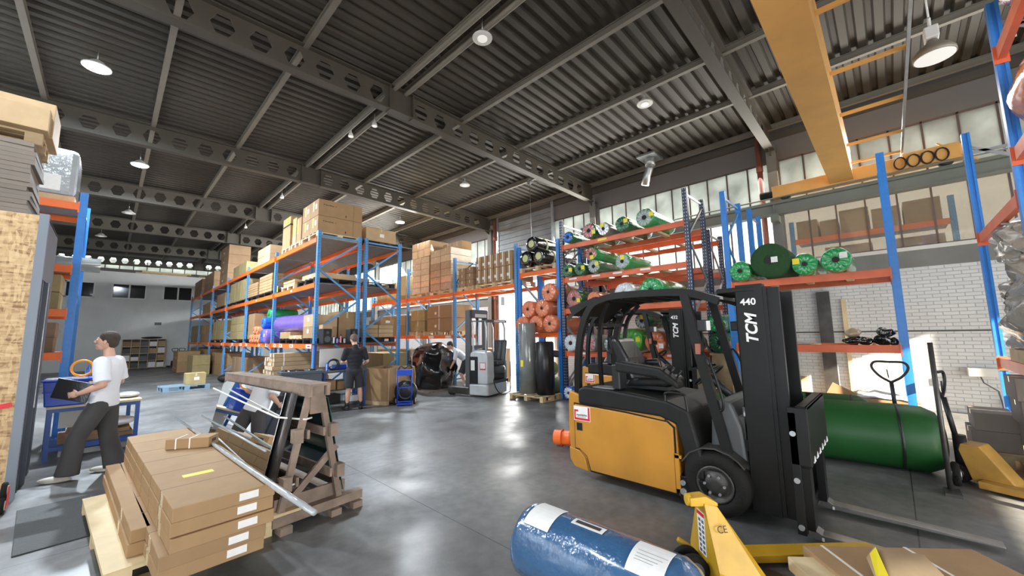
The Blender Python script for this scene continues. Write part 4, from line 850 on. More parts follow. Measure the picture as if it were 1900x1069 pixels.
def roll(loc, label, r, L, m='green_film', face=None, core='core', sticker=None, axis=(1, 0, 0), cr=0.05, pleat=0.012, group=None, n=36, cat='roll', bands=0, nm='film_roll', bulge=0.0, squash=1.0):
    """wrapped roll lying with its near end face centred at loc, running along axis"""
    t = thing(nm, label, cat, loc, 0, group); ax = Vector(axis).normalized(); e = ax * L; sd = random.random() * 50
    def wob(j, i, an, rr):
        a = noise.noise(Vector((math.cos(an) * 2 + sd, math.sin(an) * 2, j * 0.6))) * 0.012
        return (0, a * (rr / r))
    prof = [(0.0, r * 0.90), (0.025, r * 0.97), (0.06, r * (1 + bulge))] + [(L * f, r * (1 + bulge * math.sin(PI * f))) for f in (0.2, 0.35, 0.5, 0.65, 0.8)] + [(L - 0.06, r), (L - 0.02, r * 0.96), (L, r * 0.88)]
    MB().lathe((0, 0, 0), e, prof, n, wob=wob).build('wrap', m, t)
    def wf(j, i, an, rr):
        return (pleat * math.sin(i * 2.2 + sd) * (1.0 if 0 < j < 4 else 0.3) + noise.noise(Vector((an * 3, j, sd))) * 0.01, 0)
    f = MB(); f.lathe(-ax * 0.002, ax, [(0.02, r * 0.93), (0.0, r * 0.88), (-0.008, r * 0.6), (-0.006, r * 0.35), (0.0, cr * 1.1), (0.03, cr)], n, wob=wf)
    f.build('end_face', face or m, t)
    MB().cyl(-ax * 0.012, ax * 0.03, cr, n=14).build('core_tube', core, t)
    if sticker:
        d, a, b = MB().ring_frame((0, 0, 0), ax); c = a * sticker[0] * r + b * sticker[1] * r - ax * 0.022
        up = b; s_ = 0.05; vs = [c + a * (i * s_) + up * (j * s_) + ax * (0.006 * k) for k in (0, 1) for j in (-1, 1) for i in (-1, 1)]
        MB().add(vs, [(0, 2, 3, 1), (4, 5, 7, 6), (0, 1, 5, 4), (2, 6, 7, 3), (0, 4, 6, 2), (1, 3, 7, 5)]).build('sticker', sticker[2] if len(sticker) > 2 else 'yellow_tape', t)
    for k in range(bands):
        p = ax * (L * (k + 0.3) / max(1, bands)); MB().lathe(p, p + ax, [(0, r * 1.015), (0.05, r * 1.015)], n).build('band', 'core_ring', t)
    return t
Z1, Z2, Z3 = LA[0] + 0.001, LA[1] + 0.001, LA[2] + 0.001
# ---------- long left rack, top level
for (xa, xb, ya, yb, s) in ((3.66, 4.86, 10.68, 11.95, 'under the large printed cartons, top shelf near end'), (3.66, 4.86, 12.05, 12.85, 'under the band-strapped carton on the top shelf'), (3.66, 4.8, 12.95, 13.75, 'under the left taped stack on the top shelf')):
    pallet(((xa + xb) / 2, (ya + yb) / 2, Z3), 'light wooden pallet ' + s, xb - xa, yb - ya, 'wood_pale')
zt = Z3 + 0.145
for k in range(2):
    for j in range(2):
        y0 = 10.68 + j * 0.61; z0 = zt + k * 0.455
        o = carton(3.66, 4.86, y0, y0 + 0.60, z0, z0 + 0.45, 'large brown printed carton, %s %s of four at the top shelf near end' % ('upper' if k else 'lower', 'right' if j == 0 else 'left'), 'kraft', tape=False)
        MB().bx(-0.602, -0.600, -0.18, -0.07, 0.20, 0.33).build('paper_label', 'label', o); MB().bx(-0.602, -0.600, 0.02, 0.10, 0.16, 0.42).build('yellow_sticker', 'yellow_tape', o)
        MB().bx(0.34, 0.35, -0.303, -0.30, 0.0, 0.45).build('edge_line', 'tape_dark', o)
        if j == 0:
            pm = MB().bx(-0.47, -0.445, -0.302, -0.3, 0.30, 0.325)
            for q in range(11): pm.bx(-0.42 + q * 0.021, -0.406 + q * 0.021, -0.302, -0.3, 0.298 - (0.008 if q % 4 == 1 else 0), 0.318 + (0.01 if q in (0, 6) else 0))
            pm.bx(-0.15, -0.135, -0.302, -0.3, 0.30, 0.32).build('printed_mark', 'print', o)
            MB().bx(0.12, 0.15, -0.302, -0.3, 0.06, 0.12).build('handling_mark', 'print', o)
o = carton(3.68, 4.75, 12.06, 12.44, zt, zt + 0.72, 'narrow brown carton with yellow stickers between the printed cartons and the strapped stack', 'kraft', sticker=True)
o = carton(3.68, 4.6, 12.5, 12.82, zt, zt + 0.80, 'tall brown carton second from the printed ones on the top shelf', 'kraft_pale', sticker=True)
o = carton(3.66, 4.7, 12.98, 13.72, zt, zt + 0.62, 'lower brown carton of the black-strapped pair on the top shelf', 'kraft', lab=None)
MB().bx(-0.525, -0.52, -0.3, -0.2, 0.05, 0.14).build('yellow_sticker', 'yellow_tape', o)
o = carton(3.66, 4.7, 12.98, 13.72, zt + 0.622, zt + 0.95, 'upper brown carton of the strapped pair with a black band round it', 'kraft')
MB().bx(-0.53, 0.53, -0.375, 0.375, 0.04, 0.08).build('strap', 'black_plastic', o); MB().bx(-0.525, -0.52, -0.05, 0.05, 0.1, 0.32).bx(-0.525, -0.52, -0.28, -0.22, 0.1, 0.32).build('yellow_sticker', 'yellow_tape', o)
load('on the top shelf, third bay of the left rack', 3.7, 4.6, 15.3, 16.9, Z3, 0.62, 1, 2, 2, 'kraft_pale', 'brown carton')
load('on the top shelf over the fourth bay', 3.7, 4.6, 18.6, 21.0, Z3, 0.5, 1, 2, 1, 'khaki', 'olive carton')
load('in the tall dark stack on the far top shelf', 3.7, 4.6, 22.3, 24.1, Z3, 1.85, 1, 1, 4, 'brown', 'dark brown carton', lab='label')
load('on the far top shelf by the white wall', 3.7, 4.6, 25.8, 28.7, Z3, 1.0, 1, 1, 2, 'brown', 'long flat brown carton')
load('at the far end of the top shelf', 3.7, 4.6, 29.6, 32.4, Z3, 1.0, 1, 2, 2, 'brown', 'flat brown carton')
# rack behind, top
pallet((5.5, 11.3, Z3), 'light pallet on top of the rack behind the printed cartons', 1.1, 1.2, 'black_plastic')
carton(5.05, 6.0, 10.8, 12.0, zt, zt + 0.42, 'long khaki carton with a white corner label behind the printed cartons', 'kraft_pale', lab='y')
# ---------- middle level
def dark_pallet(x0, x1, y0, y1, z, label): return pallet(((x0 + x1) / 2, (y0 + y1) / 2, z), label, x1 - x0, y1 - y0, 'black_plastic')
dark_pallet(3.66, 4.8, 10.75, 12.1, Z2, 'black plastic pallet at the near end of the middle shelf')
carton(3.75, 4.78, 10.8, 12.0, Z2 + 0.145, Z2 + 0.30, 'flat long brown carton on the black pallet, middle shelf near end', 'kraft_pale', lab='x')
pallet((4.2, 13.1, Z2), 'light wooden pallet on the middle shelf beside the first blue post', 1.0, 1.2, 'wood_pale')
load('on the light pallet on the middle shelf', 3.72, 4.6, 12.55, 13.65, Z2 + 0.145, 0.16, 1, 1, 2, 'kraft_pale', 'flat brown carton')
dark_pallet(5.0, 6.0, 10.8, 12.4, Z2, 'black plastic pallet on the middle shelf of the rear rack')
carton(5.05, 6.0, 12.5, 13.2, Z2, Z2 + 0.5, 'khaki carton on the middle shelf of the rear rack', 'khaki')
bg_ = thing('wrapped_bag', 'black bag with yellow straps on the middle shelf at the first inner post', 'bag', (3.95, 14.15, Z2))
MB().ell((0, 0, 0.14), 0.25, 0.32, 0.14).build('bag', 'black_glove', bg_); MB().bx(-0.26, -0.245, -0.06, 0.0, 0.04, 0.24).build('strap', 'yellow_tape', bg_)
for j, (ya, yb, n) in enumerate(((14.7, 16.4, 'right'), (16.5, 18.2, 'left'))):
    dark_pallet(3.68, 4.75, ya, yb, Z2, 'black pallet under the %s flat carton stack, middle shelf second bay' % n)
    load('in the %s flat stack, middle shelf' % n, 3.68, 4.7, ya + 0.05, yb - 0.05, Z2 + 0.145, 0.62 if j == 0 else 0.5, 1, 1, 6, 'kraft', 'flat carton')
dark_pallet(3.68, 4.75, 18.3, 21.6, Z2, 'long black pallet on the middle shelf, third bay')
load('on the middle shelf, third bay', 3.7, 4.7, 18.35, 21.4, Z2 + 0.145, 0.85, 1, 3, 1, 'khaki', 'olive carton')
dark_pallet(3.68, 4.7, 22.4, 24.6, Z2, 'black pallet on the middle shelf, fourth bay')
load('on the middle shelf, fourth bay', 3.7, 4.6, 22.5, 24.5, Z2 + 0.145, 0.62, 1, 1, 1, 'kraft', 'brown wrapped carton')
load('on the middle shelf, fifth bay', 3.7, 4.6, 26.2, 28.6, Z2, 0.55, 1, 2, 1, 'brown', 'low brown carton')
# ---------- lowest level
dark_pallet(3.66, 4.8, 10.75, 12.05, Z1, 'black plastic pallet on the lowest shelf at the near end')
zl = Z1 + 0.145
carton(3.68, 4.3, 10.78, 11.5, zl, zl + 0.30, 'lower tilted brown carton with white labels, lowest shelf near end', 'kraft', lab='x', top_seam='x')
carton(3.68, 4.3, 10.78, 11.5, zl + 0.302, zl + 0.62, 'upper brown carton with white straps and label, lowest shelf near end', 'kraft_pale', lab='x', top_seam='x')
carton(4.35, 4.8, 10.8, 11.6, zl, zl + 0.72, 'tall carton behind the labelled pair on the lowest shelf', 'kraft')
carton(3.66, 4.2, 11.55, 12.6, zl - 0.02, zl + 0.09, 'flat brown carton with a white label leaning on the black pallet', 'kraft_pale', lab='x', top_seam='x')
dark_pallet(3.66, 4.8, 12.2, 13.5, Z1, 'black plastic pallet under the purple roll')
carton(3.70, 4.7, 12.62, 13.6, zl, zl + 0.2, 'flat brown carton under the purple roll', 'kraft', top_seam='x')
roll((3.85, 14.05, zl + 0.45), 'big purple film roll lying along the lowest shelf', 0.26, 2.3, 'purple_film', axis=(0.12, -1, 0))
roll((3.55, 14.75, Z1 + 0.24), 'purple film roll end with a white tag beside the blue roll', 0.235, 1.1, 'purple_film', sticker=(0.3, 0.1, 'label'), cr=0.04)
roll((3.60, 15.25, Z1 + 0.24), 'royal blue film roll on the lowest shelf, under the green one', 0.235, 1.1, 'blue_film', cr=0.04)
roll((3.62, 15.3, Z1 + 0.68), 'upper royal blue film roll beside the purple one', 0.2, 1.1, 'blue_film', cr=0.04)
roll((3.9, 15.75, Z1 + 0.98), 'green film roll on top of the blue and orange rolls', 0.22, 0.9, 'green_film', cr=0.04)
for i, (yy, zz, rr) in enumerate(((15.75, 0.16, 0.155), (16.05, 0.16, 0.155), (16.4, 0.17, 0.16), (16.75, 0.16, 0.155), (15.9, 0.44, 0.15), (16.3, 0.46, 0.14))):
    roll((3.60, yy, Z1 + zz), 'small orange film roll, %s in the heap on the lowest shelf' % ('lower rightmost', 'lower second from right', 'lower third from right', 'lower leftmost', 'upper right', 'upper left')[i], rr, 0.9, 'orange_film', cr=0.03, group='orange film rolls')
dark_pallet(3.66, 4.7, 17.0, 20.9, Z1, 'black pallet under the khaki carton wall, lowest shelf')
load('on the lowest shelf beside the orange rolls', 3.7, 4.7, 18.2, 20.8, zl, 0.95, 1, 2, 3, 'khaki', 'khaki carton')
carton(3.75, 4.6, 17.0, 17.9, zl, zl + 0.95, 'tall brown carton right of the khaki carton wall', 'kraft')
load('on the lowest shelf, fourth bay', 3.7, 4.6, 22.2, 25.0, zl, 0.9, 1, 3, 2, 'khaki', 'olive brown carton')
dark_pallet(3.66, 4.7, 22.1, 25.1, Z1, 'black pallet on the lowest shelf, fourth bay')
load('on the lowest shelf, fifth bay', 3.7, 4.6, 25.9, 28.6, Z1, 0.95, 1, 2, 2, 'kraft', 'brown carton')
load('on the lowest shelf nearest the white wall', 3.7, 4.6, 29.6, 32.4, Z1, 1.0, 1, 2, 2, 'khaki', 'khaki carton')
# rear rack lowest level, seen through the end frames
dark_pallet(5.0, 6.0, 10.75, 12.1, Z1, 'black pallet on the lowest shelf of the rear rack, near end')
load('on the black pallet, rear rack near end', 5.02, 5.98, 10.78, 11.6, zl, 0.36, 2, 1, 3, 'kraft_pale', 'brown carton', lab='label')
carton(5.55, 5.98, 10.78, 11.5, zl + 0.362, zl + 0.50, 'small upper carton with a white label on the rear rack', 'kraft', lab='y')
load('on the lowest shelf deep in the rear rack', 5.1, 6.0, 12.6, 14.2, Z1, 0.8, 1, 2, 2, 'brown', 'brown carton')
load('on the lowest rear shelf of the second bay', 5.1, 6.0, 15.0, 17.8, Z1, 0.9, 1, 2, 2, 'khaki', 'khaki carton')
load('on the middle rear shelf of the second bay', 5.1, 6.0, 14.6, 17.6, Z2, 0.5, 1, 2, 1, 'kraft', 'brown carton')
# ---------- floor under the left rack
pallet((3.85, 12.42, 0.0), 'wooden pallet under the stacked long cartons beneath the left rack', 1.3, 0.95, 'wood')
cn6 = ('rightmost', 'second from right', 'third from right', 'fourth from right', 'fifth from right', 'leftmost')
rn10 = ('bottom row', 'second row up', 'third row up', 'fourth row up', 'fifth row up', 'sixth row up', 'seventh row up', 'eighth row up', 'ninth row up', 'top row')
for k in range(10):
    for j in range(6 if k < 8 else (5 if k < 9 else 3)):
        y = 12.05 + j * 0.151; z = 0.145 + k * 0.115; ln = 'long carton, %s, %s in the white-taped stack under the left rack' % (rn10[k], cn6[j])
        if k == 0 and j == 0:
            lp = MB().bx(-0.72, 0.72, -0.072, 0.072, 0.001, 0.111).build('long_carton', 'kraft_pale', None, (3.85, y, z), bev=0.004); tag(lp, ln, 'box', 'long cartons under the left rack')
            MB().bx(-0.723, -0.72, -0.018, 0.018, 0.02, 0.09).build('end_tape', 'tape_white', lp)
            MB().bx(-0.5, -0.47, -0.0735, -0.072, 0.0, 0.11).build('side_tape', 'tape_white', lp)
        else:
            o = copy_tree(lp); o.location = (3.85 + random.uniform(-0.03, 0.03), y, z); o['label'] = ln
load('on the floor pallet behind the grey bin', 3.8, 4.8, 14.2, 16.3, 0.0, 0.42, 1, 3, 2, 'khaki', 'khaki carton')
load('under the left rack, third bay', 3.8, 4.8, 18.3, 20.6, 0.0, 0.95, 1, 2, 1, 'brown', 'big brown carton')
load('on the floor under the fourth bay', 3.75, 4.8, 22.0, 25.1, 0.0, 1.05, 1, 3, 2, 'kraft', 'brown carton')
load('in front of the far rack end', 2.9, 3.6, 24.2, 26.0, 0.0, 0.95, 1, 2, 2, 'khaki', 'khaki carton')
load('on the floor before the fifth bay', 2.6, 3.55, 27.0, 29.0, 0.0, 1.1, 1, 2, 2, 'kraft', 'brown carton', lab='label')
load('on the floor under the far bays', 3.7, 4.7, 26.0, 32.0, 0.0, 1.2, 1, 4, 2, 'kraft', 'brown carton')
# ---------- blue rack by the windows
zc2 = 3.221; zc1 = 1.721
for (ya, yb, s) in ((8.1, 9.85, 'below the tall carton wall right of the reach truck mast'), (9.95, 10.85, 'below the small wrapped cartons'), (11.2, 12.6, 'below the right film-wrapped stack'), (12.7, 14.0, 'below the left film-wrapped stack')):
    pallet((8.95, (ya + yb) / 2, zc2), 'wooden pallet ' + s, 1.05, yb - ya, 'wood')
load('in the strapped wall on the window rack', 8.42, 9.4, 8.12, 9.82, zc2 + 0.145, 0.92, 1, 6, 2, 'kraft', 'upright carton', lab='tape_white', tape='tape_white')
load('on the window rack, small stack at the second post', 8.45, 9.3, 10.0, 10.8, zc2 + 0.145, 0.66, 1, 2, 3, 'brown', 'small carton')
load('in the right film-wrapped stack, window rack', 8.42, 9.4, 11.2, 12.5, zc2 + 0.145, 1.55, 1, 2, 6, 'film_carton', 'wrapped flat carton')
load('in the left film-wrapped stack, window rack', 8.5, 9.4, 12.7, 13.9, zc2 + 0.145, 1.45, 1, 2, 6, 'film_carton', 'wrapped flat carton')
load('on top of the left wrapped stack', 8.5, 9.4, 12.65, 13.95, zc2 + 1.6, 0.62, 1, 3, 2, 'kraft_pale', 'pale carton')
load('on top of the right wrapped stack', 9.0, 9.5, 11.3, 12.5, zc2 + 1.7, 0.35, 1, 2, 1, 'kraft', 'brown carton')
cyc = thing('folded_bicycle', 'dark folded bicycle frame on the window rack between carton stacks', 'bicycle', (8.7, 10.95, zc2))
MB().torus((0, 0, 0.3), (1, 0, 0), 0.26, 0.02).build('wheel', 'black_plastic', cyc)
MB().tube([(0, 0.1, 0.3), (0, -0.1, 0.75), (0, -0.5, 0.9)], 0.02, 6).tube([(0, -0.1, 0.75), (0, 0.2, 0.85)], 0.015, 6).tube([(0, -0.5, 0.9), (0.1, -0.55, 1.0), (-0.15, -0.6, 0.98)], 0.015, 6).build('frame', 'black_plastic', cyc)
carton(8.45, 9.3, 14.3, 15.0, zc2 + 0.0, zc2 + 1.0, 'yellowish carton at the left end of the window rack top shelf', 'khaki', tape=True)
load('on the window rack top shelf, far bay', 8.5, 9.4, 15.2, 16.9, zc2, 0.8, 1, 2, 2, 'khaki', 'khaki carton')
for (ya, yb, s) in ((11.15, 12.75, 'under the tape-bound carton pair'), (12.85, 13.95, 'under the khaki film-bound cartons')):
    pallet((8.95, (ya + yb) / 2, zc1), 'wooden pallet on the lower window rack shelf ' + s, 1.05, yb - ya, 'wood')
load('bound with tape, lower window rack shelf', 8.42, 9.4, 11.15, 12.7, zc1 + 0.145, 0.95, 1, 1, 2, 'kraft', 'wide brown carton', lab='tape_white', tape='tape_white')
load('on the lower window rack shelf, left pallet', 8.45, 9.4, 12.9, 13.9, zc1 + 0.145, 0.85, 1, 1, 2, 'khaki', 'wide khaki carton')
load('on the lower window rack shelf, far bay', 8.5, 9.4, 14.4, 16.8, zc1, 0.85, 1, 3, 2, 'khaki', 'khaki carton')
load('on the floor under the far window rack', 8.5, 9.4, 12.3, 16.8, 0.0, 1.15, 1, 4, 2, 'khaki', 'khaki carton')
carton(9.6, 10.4, 10.2, 11.6, 0, 1.2, 'big plain carton standing behind the bent worker', 'kraft', tape=False)
carton(6.35, 7.2, 12.1, 13.6, 0.0, 1.15, 'khaki wooden-edged crate behind the cardboard crate', 'khaki')
# ---------- black rolls, orange rolls, olive rolls
pallet((8.95, 7.13, 3.501), 'wooden pallet under the three black foil rolls', 1.1, 1.35, 'wood')
for i, (y, z) in enumerate(((7.42, 3.645 + 0.23), (6.92, 3.645 + 0.23), (7.18, 3.645 + 0.62))):
    roll((8.25, y, z), 'glossy black foil roll, %s of the three on the pallet' % ('lower left', 'lower right', 'top')[i], 0.225, 1.6, 'black_film', 'black_film', 'core_card', cr=0.055, pleat=0.002, group='black foil rolls', nm='foil_roll')
for o in [x for x in bpy.data.objects if x.get('group') == 'black foil rolls']:
    MB().lathe((-0.018, 0, 0), (1, 0, 0), [(0, 0.10), (0.012, 0.11)], 24).build('end_ring', 'core_ring', o); MB().lathe((0.42, 0, 0), (1, 0, 0), [(0, 0.232), (0.07, 0.232)], 36).build('strap', 'core_ring', o)
zo = 1.735
for i, (y, z) in enumerate(((7.62, 0.24), (7.10, 0.24), (6.60, 0.24), (7.38, 0.67), (6.86, 0.67), (6.62, 1.10))):
    roll((8.25, y, zo + z), 'pleated orange film roll, %s in the pyramid beside the bright doorway' % ('bottom left', 'bottom middle', 'bottom right', 'middle row left', 'middle row right', 'topmost')[i], 0.245, 1.25, 'orange_film', cr=0.04, pleat=0.016, group='orange rolls in the narrow bay')
for i, (y, z, x) in enumerate(((7.5, 0.24, 8.3), (7.05, 0.24, 8.4), (7.5, 0.66, 8.3))):
    roll((x, y, z), 'olive green foam roll, %s on the floor under the orange rolls' % ('lower left', 'lower right', 'upper')[i], 0.225, 1.2, 'olive_film', cr=0.07, pleat=0.003, group='olive foam rolls', nm='foam_roll')
roll((8.7, 7.75, 1.15), 'long dusty grey roll lying under the orange rolls', 0.1, 1.2, 'smoke_film', axis=(0.1, -1, 0), cr=0.03, pleat=0.002)
# ---------- navy rack rolls (far end = left in the photo)
def rolls(z, rows, where):
    for (y, r, m, face, st, what, *rest) in rows:
        zz = rest[0] if rest else 0; L = rest[1] if len(rest) > 1 else 1.3; x = rest[2] if len(rest) > 2 else 8.28
        roll((x, y, z + r * 0.985 + zz), what + ', ' + where, r, L, m, face, sticker=st, cr=0.04 if r < 0.2 else 0.05, pleat=0.013)
rolls(4.081, [(5.93, 0.155, 'green_dark_film', 'blue_film', None, 'dark roll with a blue end'),
              (5.28, 0.20, 'green_dark_film', 'pink_film', (0.75, -0.3), 'large dark green roll with red clear end'),
              (4.86, 0.165, 'smoke_film', 'white_film', (-0.1, 0.6), 'grey roll with a crumpled white end'),
              (4.36, 0.185, 'green_dark_film', 'green_dark_film', (0.6, 0.3), 'dark green roll with two yellow stickers'),
              (3.80, 0.215, 'green_film', 'clear_film', (0.8, 0.2), 'large green roll with a red core')], 'top navy rack shelf')
rolls(3.181, [(6.0, 0.175, 'green_dark_film', 'green_dark_film', (0.75, 0), 'green roll'), (5.60, 0.165, 'green_dark_film', 'green_dark_film', (0.7, 0.1), 'dark green clear-wrapped roll'),
              (5.18, 0.175, 'green_dark_film', 'clear_film', (0.6, 0.3), 'dark green roll with silvery end'),
              (5.24, 0.175, 'green_film', 'pink_film', (0.2, -0.5), 'long green roll resting on the others', 0.32),
              (4.40, 0.185, 'green_film', 'clear_film', (0.1, 0.5), 'long green roll with silvery end')], 'upper middle navy rack shelf')
rolls(2.351, [(5.80, 0.24, 'green_dark_film', 'pink_film', (0.6, -0.2), 'fat green roll with red clear end'), (5.22, 0.19, 'orange_film', None, None, 'orange roll'),
              (4.40, 0.26, 'white_film', None, (-0.3, -0.1), 'fat white roll'), (3.75, 0.28, 'green_film', None, None, 'biggest bright green roll', 0, 1.5)], 'middle navy rack shelf')
rolls(1.241, [(5.95, 0.22, 'clear_film', 'white_film', None, 'silvery white roll'), (5.42, 0.215, 'clear_film', 'pink_film', None, 'pink and white roll'), (4.80, 0.19, 'green_dark_film', 'clear_film', (0.1, 0.5), 'clear-ended green roll'),
              (4.30, 0.28, 'lime_film', None, (0.7, 0.1), 'bright lime green pleated roll'), (3.72, 0.24, 'orange_film', None, (0.6, -0.3, 'label'), 'orange roll'), (3.25, 0.2, 'clear_film', 'pink_film', None, 'red and clear roll'),
              (4.0, 0.17, 'green_dark_film', 'clear_film', (0.2, 0.5), 'small dark green roll', 0.55), (3.35, 0.21, 'green_dark_film', 'green_dark_film', None, 'dark green plastic roll', 0.42)], 'lowest navy rack shelf')
rolls(1.241, [(2.62, 0.22, 'green_dark_film', 'green_dark_film', None, 'lower teal green wrapped roll', 0.0, 1.2, 8.95), (2.66, 0.20, 'green_dark_film', 'green_film', None, 'upper teal green wrapped roll', 0.43, 1.2, 8.95)], 'between the navy and blue racks')
tb = thing('timber_trestle', 'low timber trestle holding the teal rolls between the racks', 'trestle', (9.4, 2.62, 0)); MB().bx(-0.5, 0.6, -0.2, 0.2, 1.2, 1.24).build('board', 'wood', tb)
for x in (-0.4, 0.5): MB().bx(x - 0.03, x + 0.03, -0.18, 0.18, 0, 1.2).build('leg', 'wood', tb)
roll((8.25, 6.05, 0.2), 'blue wrapped roll on the floor at the foot of the navy post', 0.16, 1.0, 'blue_film', 'white_film', cr=0.03)
load('on the floor under the navy rack', 8.6, 9.4, 3.2, 5.6, 0.0, 0.75, 1, 3, 1, 'kraft', 'brown carton')
# ---------- blue rack rolls and bags
rolls(2.641, [(1.97, 0.19, 'green_film', None, None, 'small bright green pleated roll'), (0.98, 0.19, 'green_film', None, (-0.6, 0.3), 'middle bright green pleated roll'), (0.56, 0.205, 'green_film', None, (0.5, 0.3, 'label'), 'long bright green roll with white tag')], 'blue rack upper shelf')
roll((8.2, 1.47, 2.641 + 0.315), 'huge dark green turf roll with black centre and white tag on the blue rack', 0.315, 1.3, 'green_turf', 'green_turf', sticker=(0.25, 0.0, 'label'), cr=0.07, pleat=0.003, nm='turf_roll')
for i, (y, z, s) in enumerate(((0.48, 0, 1.0), (0.33, 0, 0.8), (0.47, 0.13, 0.8), (0.12, 0, 1.0), (-0.0, 0, 0.7), (0.08, 0.13, 0.9))):
    b = MB(); b.ell((0, 0, 0.07 * s), 0.14 * s, 0.12 * s, 0.08 * s, 24, 16)
    b.v = [tuple(Vector(v) * (1 + 0.45 * noise.noise(Vector(v) * 11 + Vector((i * 3, 0, 0))))) for v in b.v]
    tag(b.build('plastic_bag', 'black_film' if i != 2 else 'film_carton', None, (8.55, y, 1.441 + z)), 'crumpled %s plastic bag, %s on the lower blue rack shelf' % ('black' if i != 2 else 'brown and clear', ('left heap bottom', 'left heap right', 'left heap top', 'right heap bottom', 'beside the post', 'right heap top')[i]), 'bag', 'plastic bags on the blue rack')
tp = thing('steel_tubes', 'three thin grey steel tubes lying on the lower blue rack shelf', 'tubes', (8.6, 1.15, 1.441))
for i in range(3): MB().cyl((i * 0.07, -0.1, 0.022 + (i % 2) * 0.002), (i * 0.07, 0.95, 0.022 + (i % 2) * 0.002), 0.02).build('tube', 'galv', tp)
# ---------- next hall cartons
for i, (y0, y1, h) in enumerate(((-1.05, -0.45, 0.55), (-0.4, 0.1, 0.5), (0.15, 0.7, 0.6), (0.75, 1.1, 0.42), (1.15, 1.6, 0.5))):
    carton(12.8, 13.6, y0, y1, 4.101, 4.101 + h, 'brown carton in the next hall behind the window, ' + ('rightmost', 'second from right', 'middle', 'second from left', 'leftmost')[i], 'kraft')
for i, y in enumerate((-0.6, 0.6)):
    dark_ = carton(12.8, 13.6, y - 0.45, y + 0.45, 3.2, 3.8, 'dark carton behind the window under the orange beam, ' + ('right', 'left')[i], 'brown')
t = [o for o in bpy.data.objects if o.get('label', '').startswith('orange beamed rack in the next')][0]
MB().bx(0.03, 1.0, 0.05, 2.85, 3.15, 3.19).build('deck', 'mesh_deck', t)
# ================================================================ foreground left: cartons on a pallet
RZ = math.radians(2.7)
pl = pallet((0.53, 4.98, 0), 'long pale pallet under the foreground carton stack', 1.02, 2.0, 'wood_pale', RZ + 0.03, 0.135, True)
MB().bx(-0.515, 0.515, -1.0, 1.0, 0.1355, 0.1445).build('top_sheet', 'wood_pale', pl)
names = ['bottom', 'second from bottom', 'middle', 'second from top', 'topmost']
for k in range(5):
    z0 = 0.145 + k * 0.0925; dx = (-0.05, -0.035, 0.0, 0.0, 0.005)[k]; dy = (0.02, 0.0, -0.01, 0.01, 0.0)[k]
    o = MB().bx(-0.30, 0.30, -1.47, 1.47, 0.001, 0.0915).build('long_flat_carton', 'kraft', None, (0.60 + dx, 4.95 + dy, z0), bev=0.005, rz=RZ + (0.004, -0.006, 0.003, 0, 0)[k])
    tag(o, 'long flat brown carton with a white end label, %s of the foreground stack' % names[k], 'box', 'long flat cartons')
    MB().bx(0.07, 0.19, -1.4725, -1.470, 0.025, 0.075).build('paper_label', 'label', o)
    for j in range(1, 6): y = -1.47 + j * 0.49; MB().bx(-0.301, 0.301, y - 0.005, y + 0.005, 0.02, 0.0925).build('panel_seam', 'tape_dark', o)
    MB().bx(-0.302, -0.3, -1.1, -1.02, 0.0, 0.09).build('side_tape', 'tape', o)
    if k == 4: MB().bx(-0.14, 0.06, -0.78, -0.70, 0.0915, 0.0925).build('yellow_sticker', 'yellow_tape', o)
for k in range(2):
    o = MB().bx(-0.055, 0.055, -1.15, 1.15, 0.001, 0.0915).build('long_flat_carton', 'kraft', None, (0.195 + k * 0.012, 5.25, 0.145 + k * 0.0925), bev=0.005, rz=RZ + 0.01)
    tag(o, 'narrow long carton on the left edge of the foreground pallet, ' + ('lower', 'upper')[k] + ' one', 'box')
    MB().bx(-0.0565, -0.055, -0.6, -0.53, 0.0, 0.09).build('side_tape', 'tape', o)
sb = MB().bx(-0.19, 0.19, -0.10, 0.10, 0.001, 0.10).build('small_carton', 'kraft', None, (0.69, 5.30, 0.609), bev=0.004, rz=math.radians(-33))
tag(sb, 'small brown carton lying alone on top of the foreground carton stack', 'box')
for x in (-0.10, 0.02): MB().bx(x - 0.006, x + 0.006, -0.102, 0.102, 0, 0.102).build('white_strap', 'tape_white', sb)
MB().bx(0.19, 0.1915, -0.04, 0.04, 0.04, 0.07).build('printed_label', 'print', sb)
# plastic wrapped pole
wp = MB(); wp.tube([(0.735, 7.3, 0.626), (0.80, 6.0, 0.626), (0.86, 4.6, 0.627), (0.93, 3.2, 0.631), (0.965, 2.66, 0.629)], [0.012, 0.016, 0.018, 0.022, 0.018], 10)
tag(wp.build('wrapped_pole', 'clear_film'), 'long thin pole wrapped in shiny clear film lying across the carton stack', 'pole')
# ================================================================ mirror rack (A-frame)
af = thing('a_frame_rack', 'weathered wooden A-frame glass rack standing beside the foreground cartons', 'rack', (1.45, 4.02, 0), math.radians(6))
L = 2.3
for y in (0.06, L - 0.06):
    MB().bar((-0.27, y, 0.13), (-0.05, y, 1.20), 0.055, 0.04, (0, 1, 0)).build('leg', 'wood_old', af); MB().bar((0.27, y, 0.13), (0.05, y, 1.20), 0.055, 0.04, (0, 1, 0)).build('leg', 'wood_old', af)
    MB().bx(-0.34, 0.50, y - 0.05, y + 0.05, 0.06, 0.14).build('foot_beam', 'wood_old', af)
    MB().bx(-0.30, 0.36, y + 0.05, y + 0.08, 0.10, 0.26).build('end_board', 'wood_old', af)
    MB().bx(-0.06, 0.06, y - 0.05, y - 0.025, 0.98, 1.235).build('gusset_plate', 'wood_old', af)
for x in (-0.25, 0.2, 0.42): MB().bx(x - 0.05, x + 0.05, -0.05, L + 0.05, 0.0, 0.06).build('base_skid', 'wood_old', af)
MB().bx(-0.34, -0.10, 0.02, L, 0.14, 0.165).build('shelf_board', 'wood_pale', af)
